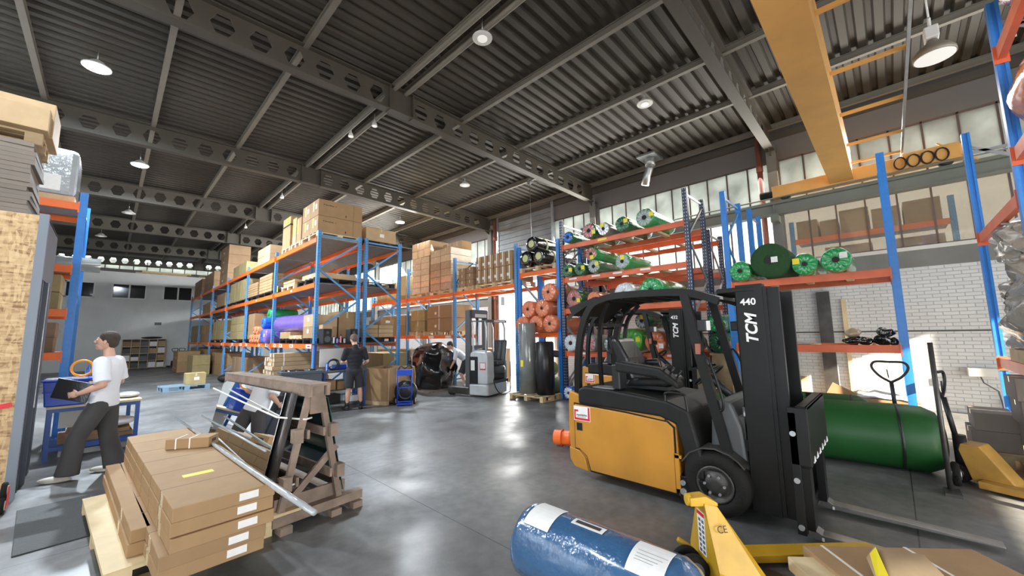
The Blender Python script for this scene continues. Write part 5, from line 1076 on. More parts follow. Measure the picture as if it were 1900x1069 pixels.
MB().bx(-0.10, 0.10, -0.04, L + 0.05, 1.24, 1.262).build('top_board', 'wood_old', af)
MB().bx(-0.10, -0.07, -0.03, L + 0.04, 1.145, 1.24).build('top_side_board', 'wood_old', af); MB().bx(0.07, 0.10, -0.03, L + 0.04, 1.145, 1.24).build('top_side_board', 'wood_old', af)
for z in (0.40, 0.80):
    for s in (-1, 1):
        xx = s * (0.27 - (z - 0.13) * 0.2018 + 0.03)
        MB().box(xx, 0.03, z, 0.075, 0.10, 0.12).build('spacer_block', 'wood_old', af); MB().bx(xx - s * 0.09 - 0.012, xx - s * 0.09 + 0.012, 0.0, L, z - 0.04, z + 0.04).build('side_rail', 'wood_old', af)
MB().bar((-0.2, 0.1, 0.2), (0.25, 0.1, 0.62), 0.06, 0.03, (0, 1, 0)).build('diagonal_brace', 'wood_old', af)
def leaning(s, y0, y1, z0, z1, th, off, rz=0.0):
    """sheet leaning on the side s (-1 left, 1 right)"""
    q = [(s * (0.31 + off - (z0 - 0.13) * 0.2018), z0), (s * (0.31 + off - (z1 - 0.13) * 0.2018), z1)]
    return MB().prism([(q[0][0], q[0][1]), (q[0][0] + s * th, q[0][1]), (q[1][0] + s * th, q[1][1]), (q[1][0], q[1][1])], 'y', y0, y1)
mi = leaning(-1, 0.30, L - 0.03, 0.17, 1.17, 0.006, 0.075).build('mirror_sheet', 'mirror', None, (1.45, 4.02, 0), rz=math.radians(4.5)); tag(mi, 'large mirror sheet leaning on the left side of the wooden A-frame', 'mirror')
gs = leaning(-1, 0.10, L - 0.05, 0.17, 1.17, 0.006, 0.045).build('glass_sheet', 'black_glove', None, (1.45, 4.02, 0), rz=math.radians(4.5)); tag(gs, 'dark glass sheet behind the mirror on the left side of the A-frame', 'glass sheet')
gs = leaning(1, 0.10, L - 0.05, 0.17, 1.10, 0.008, 0.03).build('glass_sheet', 'green_glass', None, (1.45, 4.02, 0), rz=math.radians(6)); tag(gs, 'dark green glass sheet leaning on the right side of the A-frame', 'glass sheet')
for z in (0.42, 0.98):
    x = lambda zz, o=0.10: -(0.31 + o - (zz - 0.13) * 0.2018)
    MB().tube([(x(z + 0.06), L, z + 0.10), (x(z), 1.1, z + 0.02), (x(z), 0.30, z - 0.03), (x(z) + 0.14, 0.02, z - 0.04), (x(z) + 0.20, 0.03, z - 0.035)], 0.009, 6).build('rope', 'tape_white', af)
MB().tube([(-0.33, L, 0.76), (-0.325, 1.1, 0.70), (-0.32, 0.3, 0.66)], 0.011, 6).build('wrapped_strip', 'clear_film', af)
# ================================================================ blue film cylinder, foreground
bc = thing('foam_roll', 'blue foam roll wrapped in shiny film with white paper labels, bottom foreground', 'roll', (2.24, 2.02, 0.24))
R_ = 0.238
def wobc(j, i, an, rr): return (0, 0.006 * noise.noise(Vector((math.cos(an) * 3, math.sin(an) * 3, j * 0.9))))
MB().lathe((0, 0, 0), (0, -1, 0), [(0, 0.02), (0.0, R_ * 0.86), (0.02, R_ * 0.97), (0.06, R_)] + [(0.06 + i * 0.108, R_) for i in range(1, 10)] + [(1.08, R_ * 0.99), (1.14, R_ * 0.86), (1.2, R_ * 0.55), (1.22, 0.03)], 48, wob=wobc).build('film_wrap', 'blue_roll', bc)
def patch(m, nm, y0, y1, a0, a1, r, par):
    """patch on the roll, angle 0 = towards -x, 90 = up"""
    vs = []; fs = []; n = 8
    for rr in (r, r + 0.002):
        for yy in (y0, y1):
            for i in range(n + 1): a = math.radians(a0 + (a1 - a0) * i / n); vs.append((-rr * math.cos(a), -yy, rr * math.sin(a)))
    q = n + 1
    for i in range(n): fs += [(i, i + 1, q + i + 1, q + i), (2 * q + i, 3 * q + i, 3 * q + i + 1, 2 * q + i + 1), (i, 2 * q + i, 2 * q + i + 1, i + 1), (q + i, q + i + 1, 3 * q + i + 1, 3 * q + i)]
    fs += [(0, q, 3 * q, 2 * q), (n, 2 * q + n, 3 * q + n, q + n)]
    return MB().add(vs, fs, False).build(nm, m, par)
patch('label', 'paper_label', 0.08, 0.29, 48, 108, R_ + 0.004, bc); l2 = patch('label', 'paper_label', 0.84, 1.05, 45, 98, R_ + 0.004, bc)
bb = MB()
for q in range(3): bb.bx(-0.002, 0.002, 0, 0.01, 0, 0.001)
l3 = patch('label', 'strip_label', 0.40, 0.63, 78, 93, R_ + 0.004, bc); patch('print', 'strip_print', 0.425, 0.605, 82, 89, R_ + 0.0065, bc)
for k, (a, b_) in enumerate(((62, 62.5), (66, 66.5), (71, 71.4), (77, 77.4))): patch('galv', 'printed_line', 0.87, 0.98 + 0.02 * k, a, b_, R_ + 0.0062, bc).scale = (1, 1, 1)
# ================================================================ yellow pallet truck, foreground
yj = thing('pallet_truck', 'bright yellow pallet truck without handle in the foreground, forks under a carton', 'pallet truck', (2.98, 1.08, 0), math.radians(-45))
# local x forward (towards the fork tips), y left
MB().prism([(-0.20, 0.06), (-0.20, 0.16), (-0.055, 0.52), (0.055, 0.52), (0.20, 0.16), (0.20, 0.06)], 'x', 0.0, 0.012).build('front_plate', 'jack', yj, bev=0.003)
for s in (-1, 1):
    v = [(0.0, s * 0.20, 0.06), (0.0, s * 0.20, 0.16), (0.0, s * 0.055, 0.52), (0.09, s * 0.055, 0.50), (0.30, s * 0.24, 0.12), (0.30, s * 0.24, 0.06)]
    vs = v + [(x, y - s * 0.010, z) for x, y, z in v]
    MB().add(vs, [(0, 1, 2, 3, 4, 5), (6, 7, 8, 9, 10, 11)] + [(i, (i + 1) % 6, 6 + (i + 1) % 6, 6 + i) for i in range(6)]).build('side_plate', 'jack', yj)
    MB().prism([(0.26, 0.085), (1.38, 0.085), (1.42, 0.06), (1.42, 0.03), (1.30, 0.03), (0.26, 0.03)], 'y', s * 0.20 - 0.075, s * 0.20 + 0.075).build('fork', 'jack', yj, bev=0.006)
    MB().cyl((1.2, s * 0.2 - 0.04, 0.035), (1.2, s * 0.2 + 0.04, 0.035), 0.035).build('load_roller', 'black_plastic', yj)
MB().bx(0.16, 0.32, -0.24, 0.24, 0.05, 0.10).build('cross_plate', 'jack', yj)
MB().prism([(-0.09, 0.50), (-0.09, 0.555), (0.02, 0.565), (0.10, 0.52), (0.10, 0.50)], 'y', -0.05, 0.05).cyl((-0.07, -0.0, 0.53), (-0.10, 0.0, 0.53), 0.04).build('head_bracket', 'jack', yj, bev=0.006)
MB().bx(-0.003, 0.0, -0.045, 0.055, 0.17, 0.45).build('warning_label', 'label', yj)
lb = MB()
for r in range(7):
    for c in range(2): lb.bx(-0.0045, -0.003, -0.035 + c * 0.045, -0.005 + c * 0.045 - (r % 2) * 0.006, 0.18 + r * 0.033, 0.20 + r * 0.033)
lb.build('warning_pictograms', 'grey_plastic', yj); MB().bx(-0.0045, -0.003, -0.045, 0.055, 0.42, 0.445).build('warning_heading', 'red', yj)
text('CE', 'ce_mark', 'print', yj, (0.075, -0.1285, 0.385), (math.radians(67), 0, math.radians(8)), 0.06)
MB().cyl((-0.004, 0.12, 0.12), (0.0, 0.12, 0.12), 0.018).build('bolt_hole', 'black_plastic', yj)
for s in (-1, 1): MB().lathe((-0.10, s * 0.055 - 0.025, 0.10), (-0.10, s * 0.055 + 0.025, 0.10), [(0, 0.04), (0, 0.09), (0.01, 0.10), (0.04, 0.10), (0.05, 0.09), (0.05, 0.04)], 28).build('steer_wheel', 'rubber', yj); MB().cyl((-0.10, s * 0.055 - 0.028, 0.10), (-0.10, s * 0.055 + 0.028, 0.10), 0.06, n=20).build('wheel_hub', 'grey_plastic', yj)
MB().tube([(-0.13, 0.10, 0.22), (-0.06, 0.11, 0.17), (0.0, 0.09, 0.10)], [0.018, 0.02, 0.016], 8).build('pedal_arm', 'jack', yj)
bxf = MB().bx(-0.55, 0.55, -0.30, 0.30, 0.001, 0.11).build('carton', 'kraft', None, (3.62, -0.02, 0.09), bev=0.006, rz=math.radians(-50)); tag(bxf, 'strapped brown carton on the yellow pallet truck forks, bottom edge', 'box')
for x in (-0.42, 0.12): MB().bx(x - 0.009, x + 0.009, -0.302, 0.302, 0, 0.112).build('white_strap', 'tape_white', bxf)
cf = thing('packaging_paper', 'folded cream paper with yellow printed edge lying on the bottom carton', 'packaging', (3.50, 0.13, 0.205), math.radians(-50))
MB().add([(-0.22, -0.16, 0), (-0.16, -0.19, 0.0), (0.16, -0.14, 0.06), (0.2, 0.02, 0.09), (-0.02, 0.12, 0.08), (-0.12, 0.05, 0.05)], [(0, 1, 5), (1, 2, 5), (2, 4, 5), (2, 3, 4)], True).build('sheet', 'kraft_pale', cf).modifiers.new('thick', 'SOLIDIFY').thickness = 0.004
MB().add([(-0.22, -0.16, 0.005), (-0.16, -0.19, 0.005), (-0.02, 0.10, 0.088), (-0.09, 0.06, 0.065)], [(0, 1, 2, 3)]).build('yellow_band', 'yellow_tape', cf).modifiers.new('thick', 'SOLIDIFY').thickness = 0.004
# foot board: pale wood slat on the forks
tag(MB().bx(-0.10, 0.10, -0.22, 0.22, 0.001, 0.09).build('timber_block', 'wood_pale', None, (3.22, 0.44, 0.086), bev=0.01, rz=math.radians(-50)), 'pale timber block at the near end of the strapped carton', 'wood')
# ================================================================ orange cones lying, right of centre
rc = thing('orange_pipe_coupling', 'orange plastic pipe coupling lying on the floor behind the forklift', 'pipe fitting', (4.95, 3.72, 0.13), math.radians(20))
MB().lathe((0, -0.12, 0), (0, 0.16, 0), [(0, 0.12), (0.03, 0.125), (0.04, 0.11), (0.28, 0.105)], 24).build('sleeve', 'orange_plastic', rc)
for y in (-0.09, 0.04): MB().torus((0, y, 0), (0, 1, 0), 0.115, 0.012).build('ring', 'orange_plastic', rc)
# ================================================================ big green rolls before the brick wall
def groll(p, q, r, label):
    p = Vector(p); q = Vector(q); t = thing('tarpaulin_roll', label, 'roll', p); e = q - p; Ln = e.length
    def wf(j, i, an, rr): return (0, 0.014 * noise.noise(Vector((math.cos(an) * 1.6, math.sin(an) * 1.6, j * 0.7))))
    MB().lathe((0, 0, 0), e, [(0, 0.05), (0.0, r * 0.7), (0.05, r * 0.93), (0.14, r)] + [(Ln * f, r) for f in (0.2, 0.35, 0.5, 0.65, 0.8)] + [(Ln - 0.16, r * 0.99), (Ln - 0.05, r * 0.85), (Ln, r * 0.55), (Ln + 0.01, 0.04)], 48, wob=wf).build('wrap', 'green_roll', t)
    d = e.normalized(); MB().lathe(d * (Ln * 0.84), d * Ln, [(0, r * 1.012), (0.025, r * 1.012)], 48).build('strap', 'black_plastic', t); return t
groll((6.72, 2.15, 0.378), (6.95, -0.32, 0.378), 0.378, 'huge dark green tarpaulin roll on the floor right of the forklift mast')
groll((7.62, 1.75, 0.37), (7.66, 0.30, 0.37), 0.37, 'second green tarpaulin roll just behind the huge one')
# floor items by the brick wall
carton(10.3, 11.5, 1.52, 2.15, 0.0, 0.62, 'brown carton on the floor at the foot of the drain pipe by the wall', 'kraft', top_seam='x')
fp = thing('flat_cartons_pile', 'knee high pile of folded cartons under a white sheet by the brick wall', 'cardboard pile', (9.9, 0.22, 0))
for i in range(7): MB().bx(-0.45 + random.uniform(-.03, .03), 0.45, -0.42 + random.uniform(-.03, .03), 0.42, 0.05 + i * 0.062, 0.05 + i * 0.062 + 0.056).build('folded_carton', 'kraft', fp)
MB().bx(-0.5, 0.5, -0.45, 0.45, 0, 0.05).build('base_board', 'wood', fp)
sh = MB(); vs = []; fs = []
for i in range(9):
    for j in range(9): x = -0.47 + i * 0.1175; y = -0.44 + j * 0.11; e = max(abs(x) / .47, abs(y) / .44); vs.append((x, y, 0.50 + 0.05 * noise.noise(Vector((x * 4, y * 4, 0))) + (0.10 if e < 0.5 else 0.04) - 0.05 * (e > .95)))
for i in range(8):
    for j in range(8): fs.append((i * 9 + j, (i + 1) * 9 + j, (i + 1) * 9 + j + 1, i * 9 + j + 1))
shm = sh.add(vs, fs, True).build('white_sheet', 'white_film', fp); shm.modifiers.new('t', 'SOLIDIFY').thickness = 0.004
lc = MB().bx(-0.03, 0.03, -0.30, 0.30, 0, 0.62).build('leaning_carton', 'kraft', None, (9.55, 0.92, 0.02)); lc.rotation_euler = (math.radians(28), 0, 0); tag(lc, 'flattened carton leaning against the pile by the brick wall', 'box')
wbx = thing('wall_switch_box', 'small cream electrical box on the brick wall at the right', 'electrical box', (11.88, -1.2, 0.82)); MB().box(0, 0, 0, 0.18, 0.42, 0.16).build('housing', 'sill', wbx, bev=0.01); MB().tube([(0.02, 0.05, -0.08), (0, 0.02, -0.2), (0.04, -0.15, -0.35), (0.1, -0.2, -0.8)], 0.012, 6).build('cable', 'grey_plastic', wbx)
tag(MB().bx(11.93, 11.995, 0.72, 0.80, 0.02, 2.4).build('timber_batten', 'wood_pale'), 'pale timber batten standing against the brick wall', 'wood')
tag(MB().bx(11.90, 11.98, 1.0, 1.25, 0.0, 2.6).build('dark_board', 'steel_dark'), 'dark narrow board standing against the wall beside the column', 'board')
# ---- pallet trucks by the rolls
def jack(loc, rz, label, col='jack_old', hh=1.18, lw=0.17):
    t = thing('pallet_truck', label, 'pallet truck', loc, rz)
    for s in (-1, 1): MB().prism([(0.10, 0.10), (1.15, 0.085), (1.2, 0.05), (1.2, 0.03), (0.10, 0.03)], 'y', s * 0.19 - 0.075, s * 0.19 + 0.075).build('fork', col, t, bev=0.005); MB().cyl((1.05, s * 0.19 - 0.04, 0.036), (1.05, s * 0.19 + 0.04, 0.036), 0.035).build('load_roller', 'black_plastic', t)
    MB().prism([(0.02, 0.05), (-0.06, 0.36), (-0.04, 0.43), (0.10, 0.43), (0.15, 0.36), (0.32, 0.09), (0.32, 0.05)], 'y', -0.13, 0.13).build('frame', col, t, bev=0.01)
    for s in (-1, 1): MB().lathe((-0.10, s * 0.07 - 0.03, 0.10), (-0.10, s * 0.07 + 0.03, 0.10), [(0, 0.05), (0, 0.09), (0.01, 0.10), (0.05, 0.10), (0.06, 0.09), (0.06, 0.05)], 24).build('steer_wheel', 'rubber', t)
    MB().cyl((-0.10, -0.11, 0.10), (-0.10, 0.11, 0.10), 0.05, n=16).build('hub', 'steel', t); MB().cyl((-0.08, 0, 0.12), (-0.08, 0, 0.5), 0.055).build('pump', 'black_plastic', t)
    MB().tube([(-0.10, 0, 0.42), (-0.16, 0, hh - 0.28)], 0.024, 10).build('handle_shaft', 'black_plastic', t)
    x = -0.17; MB().tube(catmull([(x, 0, hh - 0.28), (x, lw * .6, hh - 0.20), (x, lw, hh - 0.08), (x, lw * .8, hh), (x, 0, hh + 0.005), (x, -lw * .8, hh), (x, -lw, hh - 0.08), (x, -lw * .6, hh - 0.20), (x, 0, hh - 0.28)]), 0.016, 8).build('handle_loop', 'black_plastic', t)
    MB().tube([(x, 0.02, hh - 0.22), (x, 0.03, hh - 0.10)], 0.007, 6).build('release_lever', 'black_plastic', t); return t
jack((6.72, -0.50, 0), math.radians(-112), 'ochre pallet truck with black loop handle at the end of the big green roll', lw=0.12)
jack((7.95, 0.05, 0), math.radians(-10), 'pallet truck mostly hidden behind the green rolls, wide loop handle rising before the brick wall', hh=1.22, lw=0.19)
po = thing('hand_truck', 'dark upright pole with a small foot plate standing before the ochre pallet truck', 'hand truck', (6.22, -0.28, 0), 0)
MB().tube([(0, 0, 0.03), (0.0, 0.0, 1.54)], 0.022, 10).build('pole', 'steel_dark', po); MB().bx(-0.18, 0.05, -0.07, 0.05, 0, 0.03).build('foot_plate', 'steel_dark', po)
MB().lathe((0.30, -0.10, 0.12), (0.30, -0.04, 0.12), [(0, 0.05), (0, 0.11), (0.015, 0.125), (0.045, 0.125), (0.06, 0.11), (0.06, 0.05)], 24).cyl((0.0, -0.07, 0.12), (0.30, -0.07, 0.12), 0.012).build('wheel', 'rubber', po); MB().cyl((0.30, -0.11, 0.12), (0.30, -0.035, 0.12), 0.055, n=16).build('hub', 'steel', po)
# ---- grey carton stacks by the right edge
cs = [(7.35, -1.22, 0.0, .62, .44, 0.30), (7.35, -1.20, 0.301, .62, .44, 0.30), (7.35, -1.17, 0.602, .62, .46, 0.27), (7.35, -1.15, 0.873, .62, .46, 0.25), (8.05, -0.80, 0.16, .6, .40, 0.24), (8.05, -0.82, 0.401, .6, .36, 0.22), (6.9, -1.40, 0.0, .28, .45, 0.42), (6.9, -1.42, 0.421, .28, .42, 0.40)]
wn = ['bottom of the inner stack', 'second of the inner stack', 'third of the inner stack', 'top of the inner stack', 'lower of the low pair before the brick wall', 'upper of the low pair before the brick wall', 'lower front one', 'upper front one']
for (x, y, z, sx, sy, h), n_ in zip(cs, wn): carton(x - sx / 2, x + sx / 2, y - sy / 2, y + sy / 2, z, z + h, 'grey brown carton at the right edge, ' + n_, 'grey_carton')
pallet((8.05, -0.85, 0), 'pallet under the low pair of grey brown cartons', 0.9, 0.5, 'wood', 0, 0.158)
wr = thing('film_wrapped_load', 'load wrapped in torn clear and brown film on the right hand rack', 'wrapped load', (7.3, -1.42, 1.281))
b = MB()
for (c, rx_, ry_, rz_) in (((0, 0, 0.9), 0.55, 0.42, 0.85), ((0.35, 0.25, 0.5), 0.35, 0.3, 0.5), ((-0.2, 0.3, 1.35), 0.45, 0.3, 0.25)): b.ell(c, rx_, ry_, rz_, 48, 36)
b.v = [tuple(Vector((max(-.45, min(.45, x)), max(-.36, min(.36, y)), max(z, 0.15))) + Vector((noise.noise(Vector((x, y, z)) * 3.1) + .5 * noise.noise(Vector((x, y, z)) * 9), noise.noise(Vector((x, y, z)) * 3.7 + Vector((9, 0, 0))) + .5 * noise.noise(Vector((x, y, z)) * 10), 0)) * 0.16) for x, y, z in b.v]
b.build('torn_film', 'torn_film', wr); MB().bx(-0.5, 0.5, -0.4, 0.4, 0.0, 0.145).build('pallet', 'wood', wr)
ow = MB(); ow.ell((0, 0, 0.32), 0.9, 0.42, 0.32, 28, 16); ow.v = [tuple(Vector(v) * (1 + 0.15 * noise.noise(Vector(v) * 3))) for v in ow.v]
tag(ow.build('wrapped_bundle', 'orange_film', None, (5.2, -1.35, 3.42)), 'crinkled orange film bundle on the upper right hand rack shelf', 'bundle')
tag(ow.build('wrapped_bundle', 'orange_film', None, (4.9, -1.3, 4.47)), 'second orange film bundle on the topmost right hand rack shelf', 'bundle')
# ================================================================ pallets, carton and shelf at the back
pb = pallet((1.95, 17.75, 0), 'pale blue plastic pallet alone on the open floor', 1.25, 0.9, 'silver', 0.1, 0.16)
pb.data.materials[0] = mat('pale_blue_plastic', (0.22, 0.33, 0.42), 0.5)
carton(1.95, 2.5, 17.45, 18.0, 0.161, 0.55, 'pale carton with a printed grid and white label on the blue pallet', 'khaki', lab='y')
sh = thing('pigeonhole_shelf', 'wide pale pigeonhole shelf with mixed boxes against the far white wall', 'shelf', (0.6, 32.9, 0))
for i in range(6): MB().bx(i * 0.39, i * 0.39 + 0.03, 0, 0.45, 0, 1.78).build('divider', 'wood_pale', sh)
for k in range(5): MB().bx(0, 1.98, 0, 0.45, 0.04 + k * 0.43, 0.07 + k * 0.43).build('shelf_board', 'wood_pale', sh)
MB().bx(0, 1.98, 0.43, 0.45, 0, 1.78).build('back_panel', 'grey_plastic', sh)
pal = ['kraft', 'brown', 'white', 'black_plastic', 'kraft_pale', 'label', 'grey_plastic']
wr_ = ['bottom', 'second', 'third', 'top']
for i in range(5):
    for k in range(4):
        h = random.uniform(0.2, 0.37); m_ = pal[(i * 3 + k * 5 + i * k) % 7]
        carton(0.6 + i * 0.39 + 0.05, 0.6 + i * 0.39 + 0.37, 32.86, 33.2, 0.071 + k * 0.43, 0.071 + k * 0.43 + h, 'small box in the pigeonhole shelf, %s row, column %s' % (wr_[k], ['first', 'second', 'third', 'fourth', 'fifth'][i] + ' from left'), m_, tape=False, group='pigeonhole boxes')
hb = MB(); hb.ell((0, 0, 0.07), 0.5, 0.14, 0.07); tag(hb.build('hose_bundle', 'black_plastic', None, (1.9, 33.1, 1.795)), 'dark bundle lying on top of the pigeonhole shelf', 'bundle')
tag(MB().box(0, 0, 0, 0.32, 0.08, 0.16).build('wall_socket_box', 'grey_plastic', None, (2.15, 33.55, 2.75)), 'small grey box on the far white wall above the shelf', 'electrical box')
jack((2.95, 32.2, 0), PI / 2, 'dark pallet truck parked right of the pigeonhole shelf', 'black_plastic', lw=0.14)
jack((3.3, 32.3, 0), PI / 2, 'second dark pallet truck nearest the far carton stacks', 'black_plastic', lw=0.14)
for i, (x0, x1, z, m_) in enumerate(((0.9, 3.4, 5.9, 'wood'), (1.2, 3.6, 6.0, 'wood_pale'), (4.0, 6.5, 5.9, 'kraft'))): tag(MB().bx(x0, x1, 33.65, 34.1, z + 0.001, z + 0.09).build('plank', m_), 'timber plank lying on top of the far white wall, ' + ('lower', 'upper', 'right hand')[i], 'wood')
rb = thing('tarpaulin_bundle', 'dark bundle with a red end on the floor before the left rack', 'bundle', (3.45, 19.2, 0)); MB().ell((0, 0, 0.16), 0.35, 0.3, 0.17).build('cover', 'black_dull', rb); MB().ell((0.12, -0.22, 0.13), 0.2, 0.14, 0.12).build('red_end', 'red', rb)
# ================================================================ packing table and booth side, left
tt = thing('packing_table', 'blue steel packing table with pale top behind the white shirted man', 'table', (-0.06, 9.32, 0), math.radians(4))
for x in (-0.48, 0.44):
    for y in (-0.5, 0.5): MB().bx(x - 0.025, x + 0.025, y - 0.025, y + 0.025, 0, 0.74).build('leg', 'blue_bench', tt)
for y in (-0.5, 0.5): [MB().bx(-0.48, 0.44, y - 0.02, y + 0.02, z, z + 0.055).build('side_rail', 'blue_bench', tt) for z in (0.685, 0.14)]
MB().bx(-0.52, 0.48, -0.55, 0.55, 0.74, 0.77).build('table_top', 'wood_pale', tt); MB().bx(-0.46, 0.42, -0.5, 0.5, 0.19, 0.205).build('lower_shelf', 'blue_bench', tt)
def flat(x, y, z, sx, sy, h, l, m='brown', rz=0.0): return tag(MB().bx(-sx / 2, sx / 2, -sy / 2, sy / 2, 0.001, h).build('flat_carton', m, None, (x, y, z), bev=0.004, rz=rz), l, 'box')
flat(-0.03, 9.32, 0.206, 0.8, 0.8, 0.07, 'dark brown flattened carton on the lower shelf of the packing table, lower', 'brown', 0.05); flat(0.0, 9.3, 0.277, 0.7, 0.75, 0.06, 'brown flattened carton on the lower shelf of the packing table, upper', 'kraft')
bt = thing('storage_tub', 'large royal blue plastic tub on the packing table beside the man', 'tub', (-0.37, 8.95, 0.771))
MB().prism([(-0.20, 0), (0.20, 0), (0.235, 0.36), (-0.235, 0.36)], 'y', -0.17, 0.17).build('tub', 'blue_plastic', bt, bev=0.015); MB().bx(-0.25, 0.25, -0.19, 0.19, 0.355, 0.38).bx(-0.23, 0.23, -0.18, 0.18, 0.20, 0.215).build('rim', 'blue_plastic', bt, bev=0.005)
MB().bx(-0.22, 0.2, -0.16, 0.16, 0.38, 0.395).build('contents', 'white_film', bt)
rg = thing('hose_ring', 'bright orange plastic hose ring standing on the blue tub', 'ring', (-0.24, 8.95, 1.167)); MB().torus((0, 0, 0.13), (0.15, 1, 0), 0.115, 0.016, 32).build('ring', 'orange_ring', rg)
wbt = thing('water_bottle', 'small clear blue bottle seen inside the orange ring', 'bottle', (-0.18, 9.05, 1.167)); MB().lathe((0, 0, 0), (0, 0, 1), [(0, 0.03), (0.1, 0.032), (0.14, 0.012), (0.16, 0.012)], 14).build('bottle', 'blue_film', wbt)
tag(MB().ell((0, 0, 0.04), 0.16, 0.28, 0.045).build('film_bag', 'white_film', None, (0.30, 9.3, 0.771)), 'crumpled white film bag on the right of the packing table', 'bag')
st = thing('film_stack', 'stack of white film bags on the lower shelf of the packing table', 'bags', (0.15, 9.15, 0.338)); MB().ell((0, 0, 0.08), 0.28, 0.3, 0.075).build('bag', 'white_film', st)
sc = MB(); sc.bx(-0.20, 0.20, -0.012, 0.012, 0.0, 0.39); o_ = sc.build('white_board', 'white', None, (-0.25, 9.6, 0.34)); tag(o_, 'flat panel for sunlit white film under the packing table behind the tub', 'panel')  # plain white panel standing in for a sunlit film sheet
flat(-0.02, 9.2, 0.0, 0.75, 0.3, 0.08, 'white tray on the floor under the packing table', 'white'); 
flat(0.75, 9.0, 0.0, 0.5, 0.7, 0.10, 'flat brown carton on the floor right of the packing table', 'kraft', 0.4)
tag(MB().cyl((0, 0, 0), (0, 0, 0.05), 0.1).bx(-0.012, 0.012, -0.012, 0.012, 0, 1.05).build('broom_stick', 'steel_dark', None, (0.02, 9.6, 0.771)), 'thin dark stick standing on the packing table by the man', 'stick')
# orange clamps on the blue post are rack beam ends; wrapped roll and boxes on rack L
tag(MB().cyl((-0.85, 0, 0.13), (0.55, 0, 0.13), 0.13, n=24).build('film_roll', 'smoke_film', None, (-0.75, 10.7, 2.991)), 'grey film-wrapped roll sticking out of the blue rack behind the booth', 'roll')
wl = thing('wrapped_load', 'pallet load wrapped in shiny clear film on top of the left blue rack', 'wrapped load', (-1.08, 10.4, 4.081)); b = MB(); b.bx(-0.5, 0.5, -0.45, 0.45, 0.11, 0.95)
import bmesh
wlo = b.build('wrapped_goods', 'clear_film', wl, bev=0.08); MB().bx(-0.5, 0.5, -0.45, 0.45, 0, 0.11).build('base_board', 'wood', wl); MB().bx(0.05, 0.32, -0.453, -0.451, 0.18, 0.45).build('paper_sheet', 'label', wl)
load('in the left blue rack under its top beam', -1.3, -0.62, 10.05, 10.9, 2.241, 0.6, 1, 2, 2, 'khaki', 'wrapped khaki carton'); load('on the lowest left blue rack shelf', -1.4, -0.62, 10.1, 10.8, 1.531, 0.5, 1, 1, 2, 'brown', 'brown carton')
# on the booth roof
for i in range(16):
    dx = random.uniform(-0.02, 0.02); o = MB().bx(-0.45, 0.45, -0.42, 0.42, 0.001, 0.052).build('folded_carton', 'grey_carton', None, (-1.22 + dx, 7.5, 3.181 + i * 0.054), rz=random.uniform(-.015, .015)); tag(o, 'folded carton in the stack on the booth roof, ' + ('bottom', 'second', 'third', 'fourth', 'fifth', 'sixth', 'seventh', 'eighth', 'ninth', 'tenth', 'eleventh', 'twelfth', 'thirteenth', 'fourteenth', 'fifteenth', 'topmost')[i] + ' layer', 'box', 'folded cartons on the booth')
zt2 = 3.181 + 16 * 0.054
pallet((-1.15, 7.47, zt2), 'small wooden pallet on the folded cartons above the strand board booth', 0.85, 0.7, 'wood')
carton(-1.50, -0.66, 7.2, 7.85, zt2 + 0.145, zt2 + 0.58, 'big plain carton highest on the booth stack, behind', 'kraft_pale', tape=False); carton(-1.06, -0.68, 6.98, 7.18, zt2 + 0.145, zt2 + 0.42, 'smaller plain carton in front, highest on the booth stack', 'kraft_pale', tape=False); carton(-1.35, -1.1, 6.98, 7.18, zt2 + 0.145, zt2 + 0.40, 'narrow plain carton at the left edge of the booth stack', 'kraft_pale', tape=False)
tag(MB().bx(-0.24, 0.26, -0.64, 0.70, 0.0, 0.012).build('rubber_mat', 'pad', None, (-0.22, 5.85, 0), bev=0.004, rz=0.08), 'black rubber mat on the floor at the lower left', 'mat')
tr = thing('stair_climber_truck', 'red sack truck with small three-wheel sets at the lower left edge', 'hand truck', (-0.72, 6.55, 0))
for (y, z) in ((0.0, 0.08), (0.14, 0.09), (0.07, 0.21)): MB().lathe((0.08, y, z), (0.12, y, z), [(0, 0.03), (0, 0.07), (0.01, 0.08), (0.03, 0.08), (0.04, 0.07), (0.04, 0.03)], 22).build('tyre', 'rubber', tr); MB().cyl((0.085, y, z), (0.125, y, z), 0.045, n=16).build('hub', 'sill', tr)
MB().prism([(-0.02, 0.05), (0.16, 0.05), (0.09, 0.25), (0.05, 0.25)], 'x', 0.125, 0.132).build('wheel_plate', 'red', tr); MB().tube([(0.05, 0.1, 0.12), (-0.08, 0.2, 0.4), (-0.28, 0.34, 0.98)], 0.016, 8).build('frame', 'red', tr)
tag(MB().bar((-0.92, 6.975, 0.98), (-0.68, 6.975, 1.03), 0.02, 0.05).build('red_handle', 'red'), 'red handle on the strand board booth wall', 'handle')
tag(MB().bx(-0.605, -0.598, 7.14, 7.19, 1.60, 1.66).build('notice_tag', 'label'), 'small white tag on the dark gate post', 'tag')
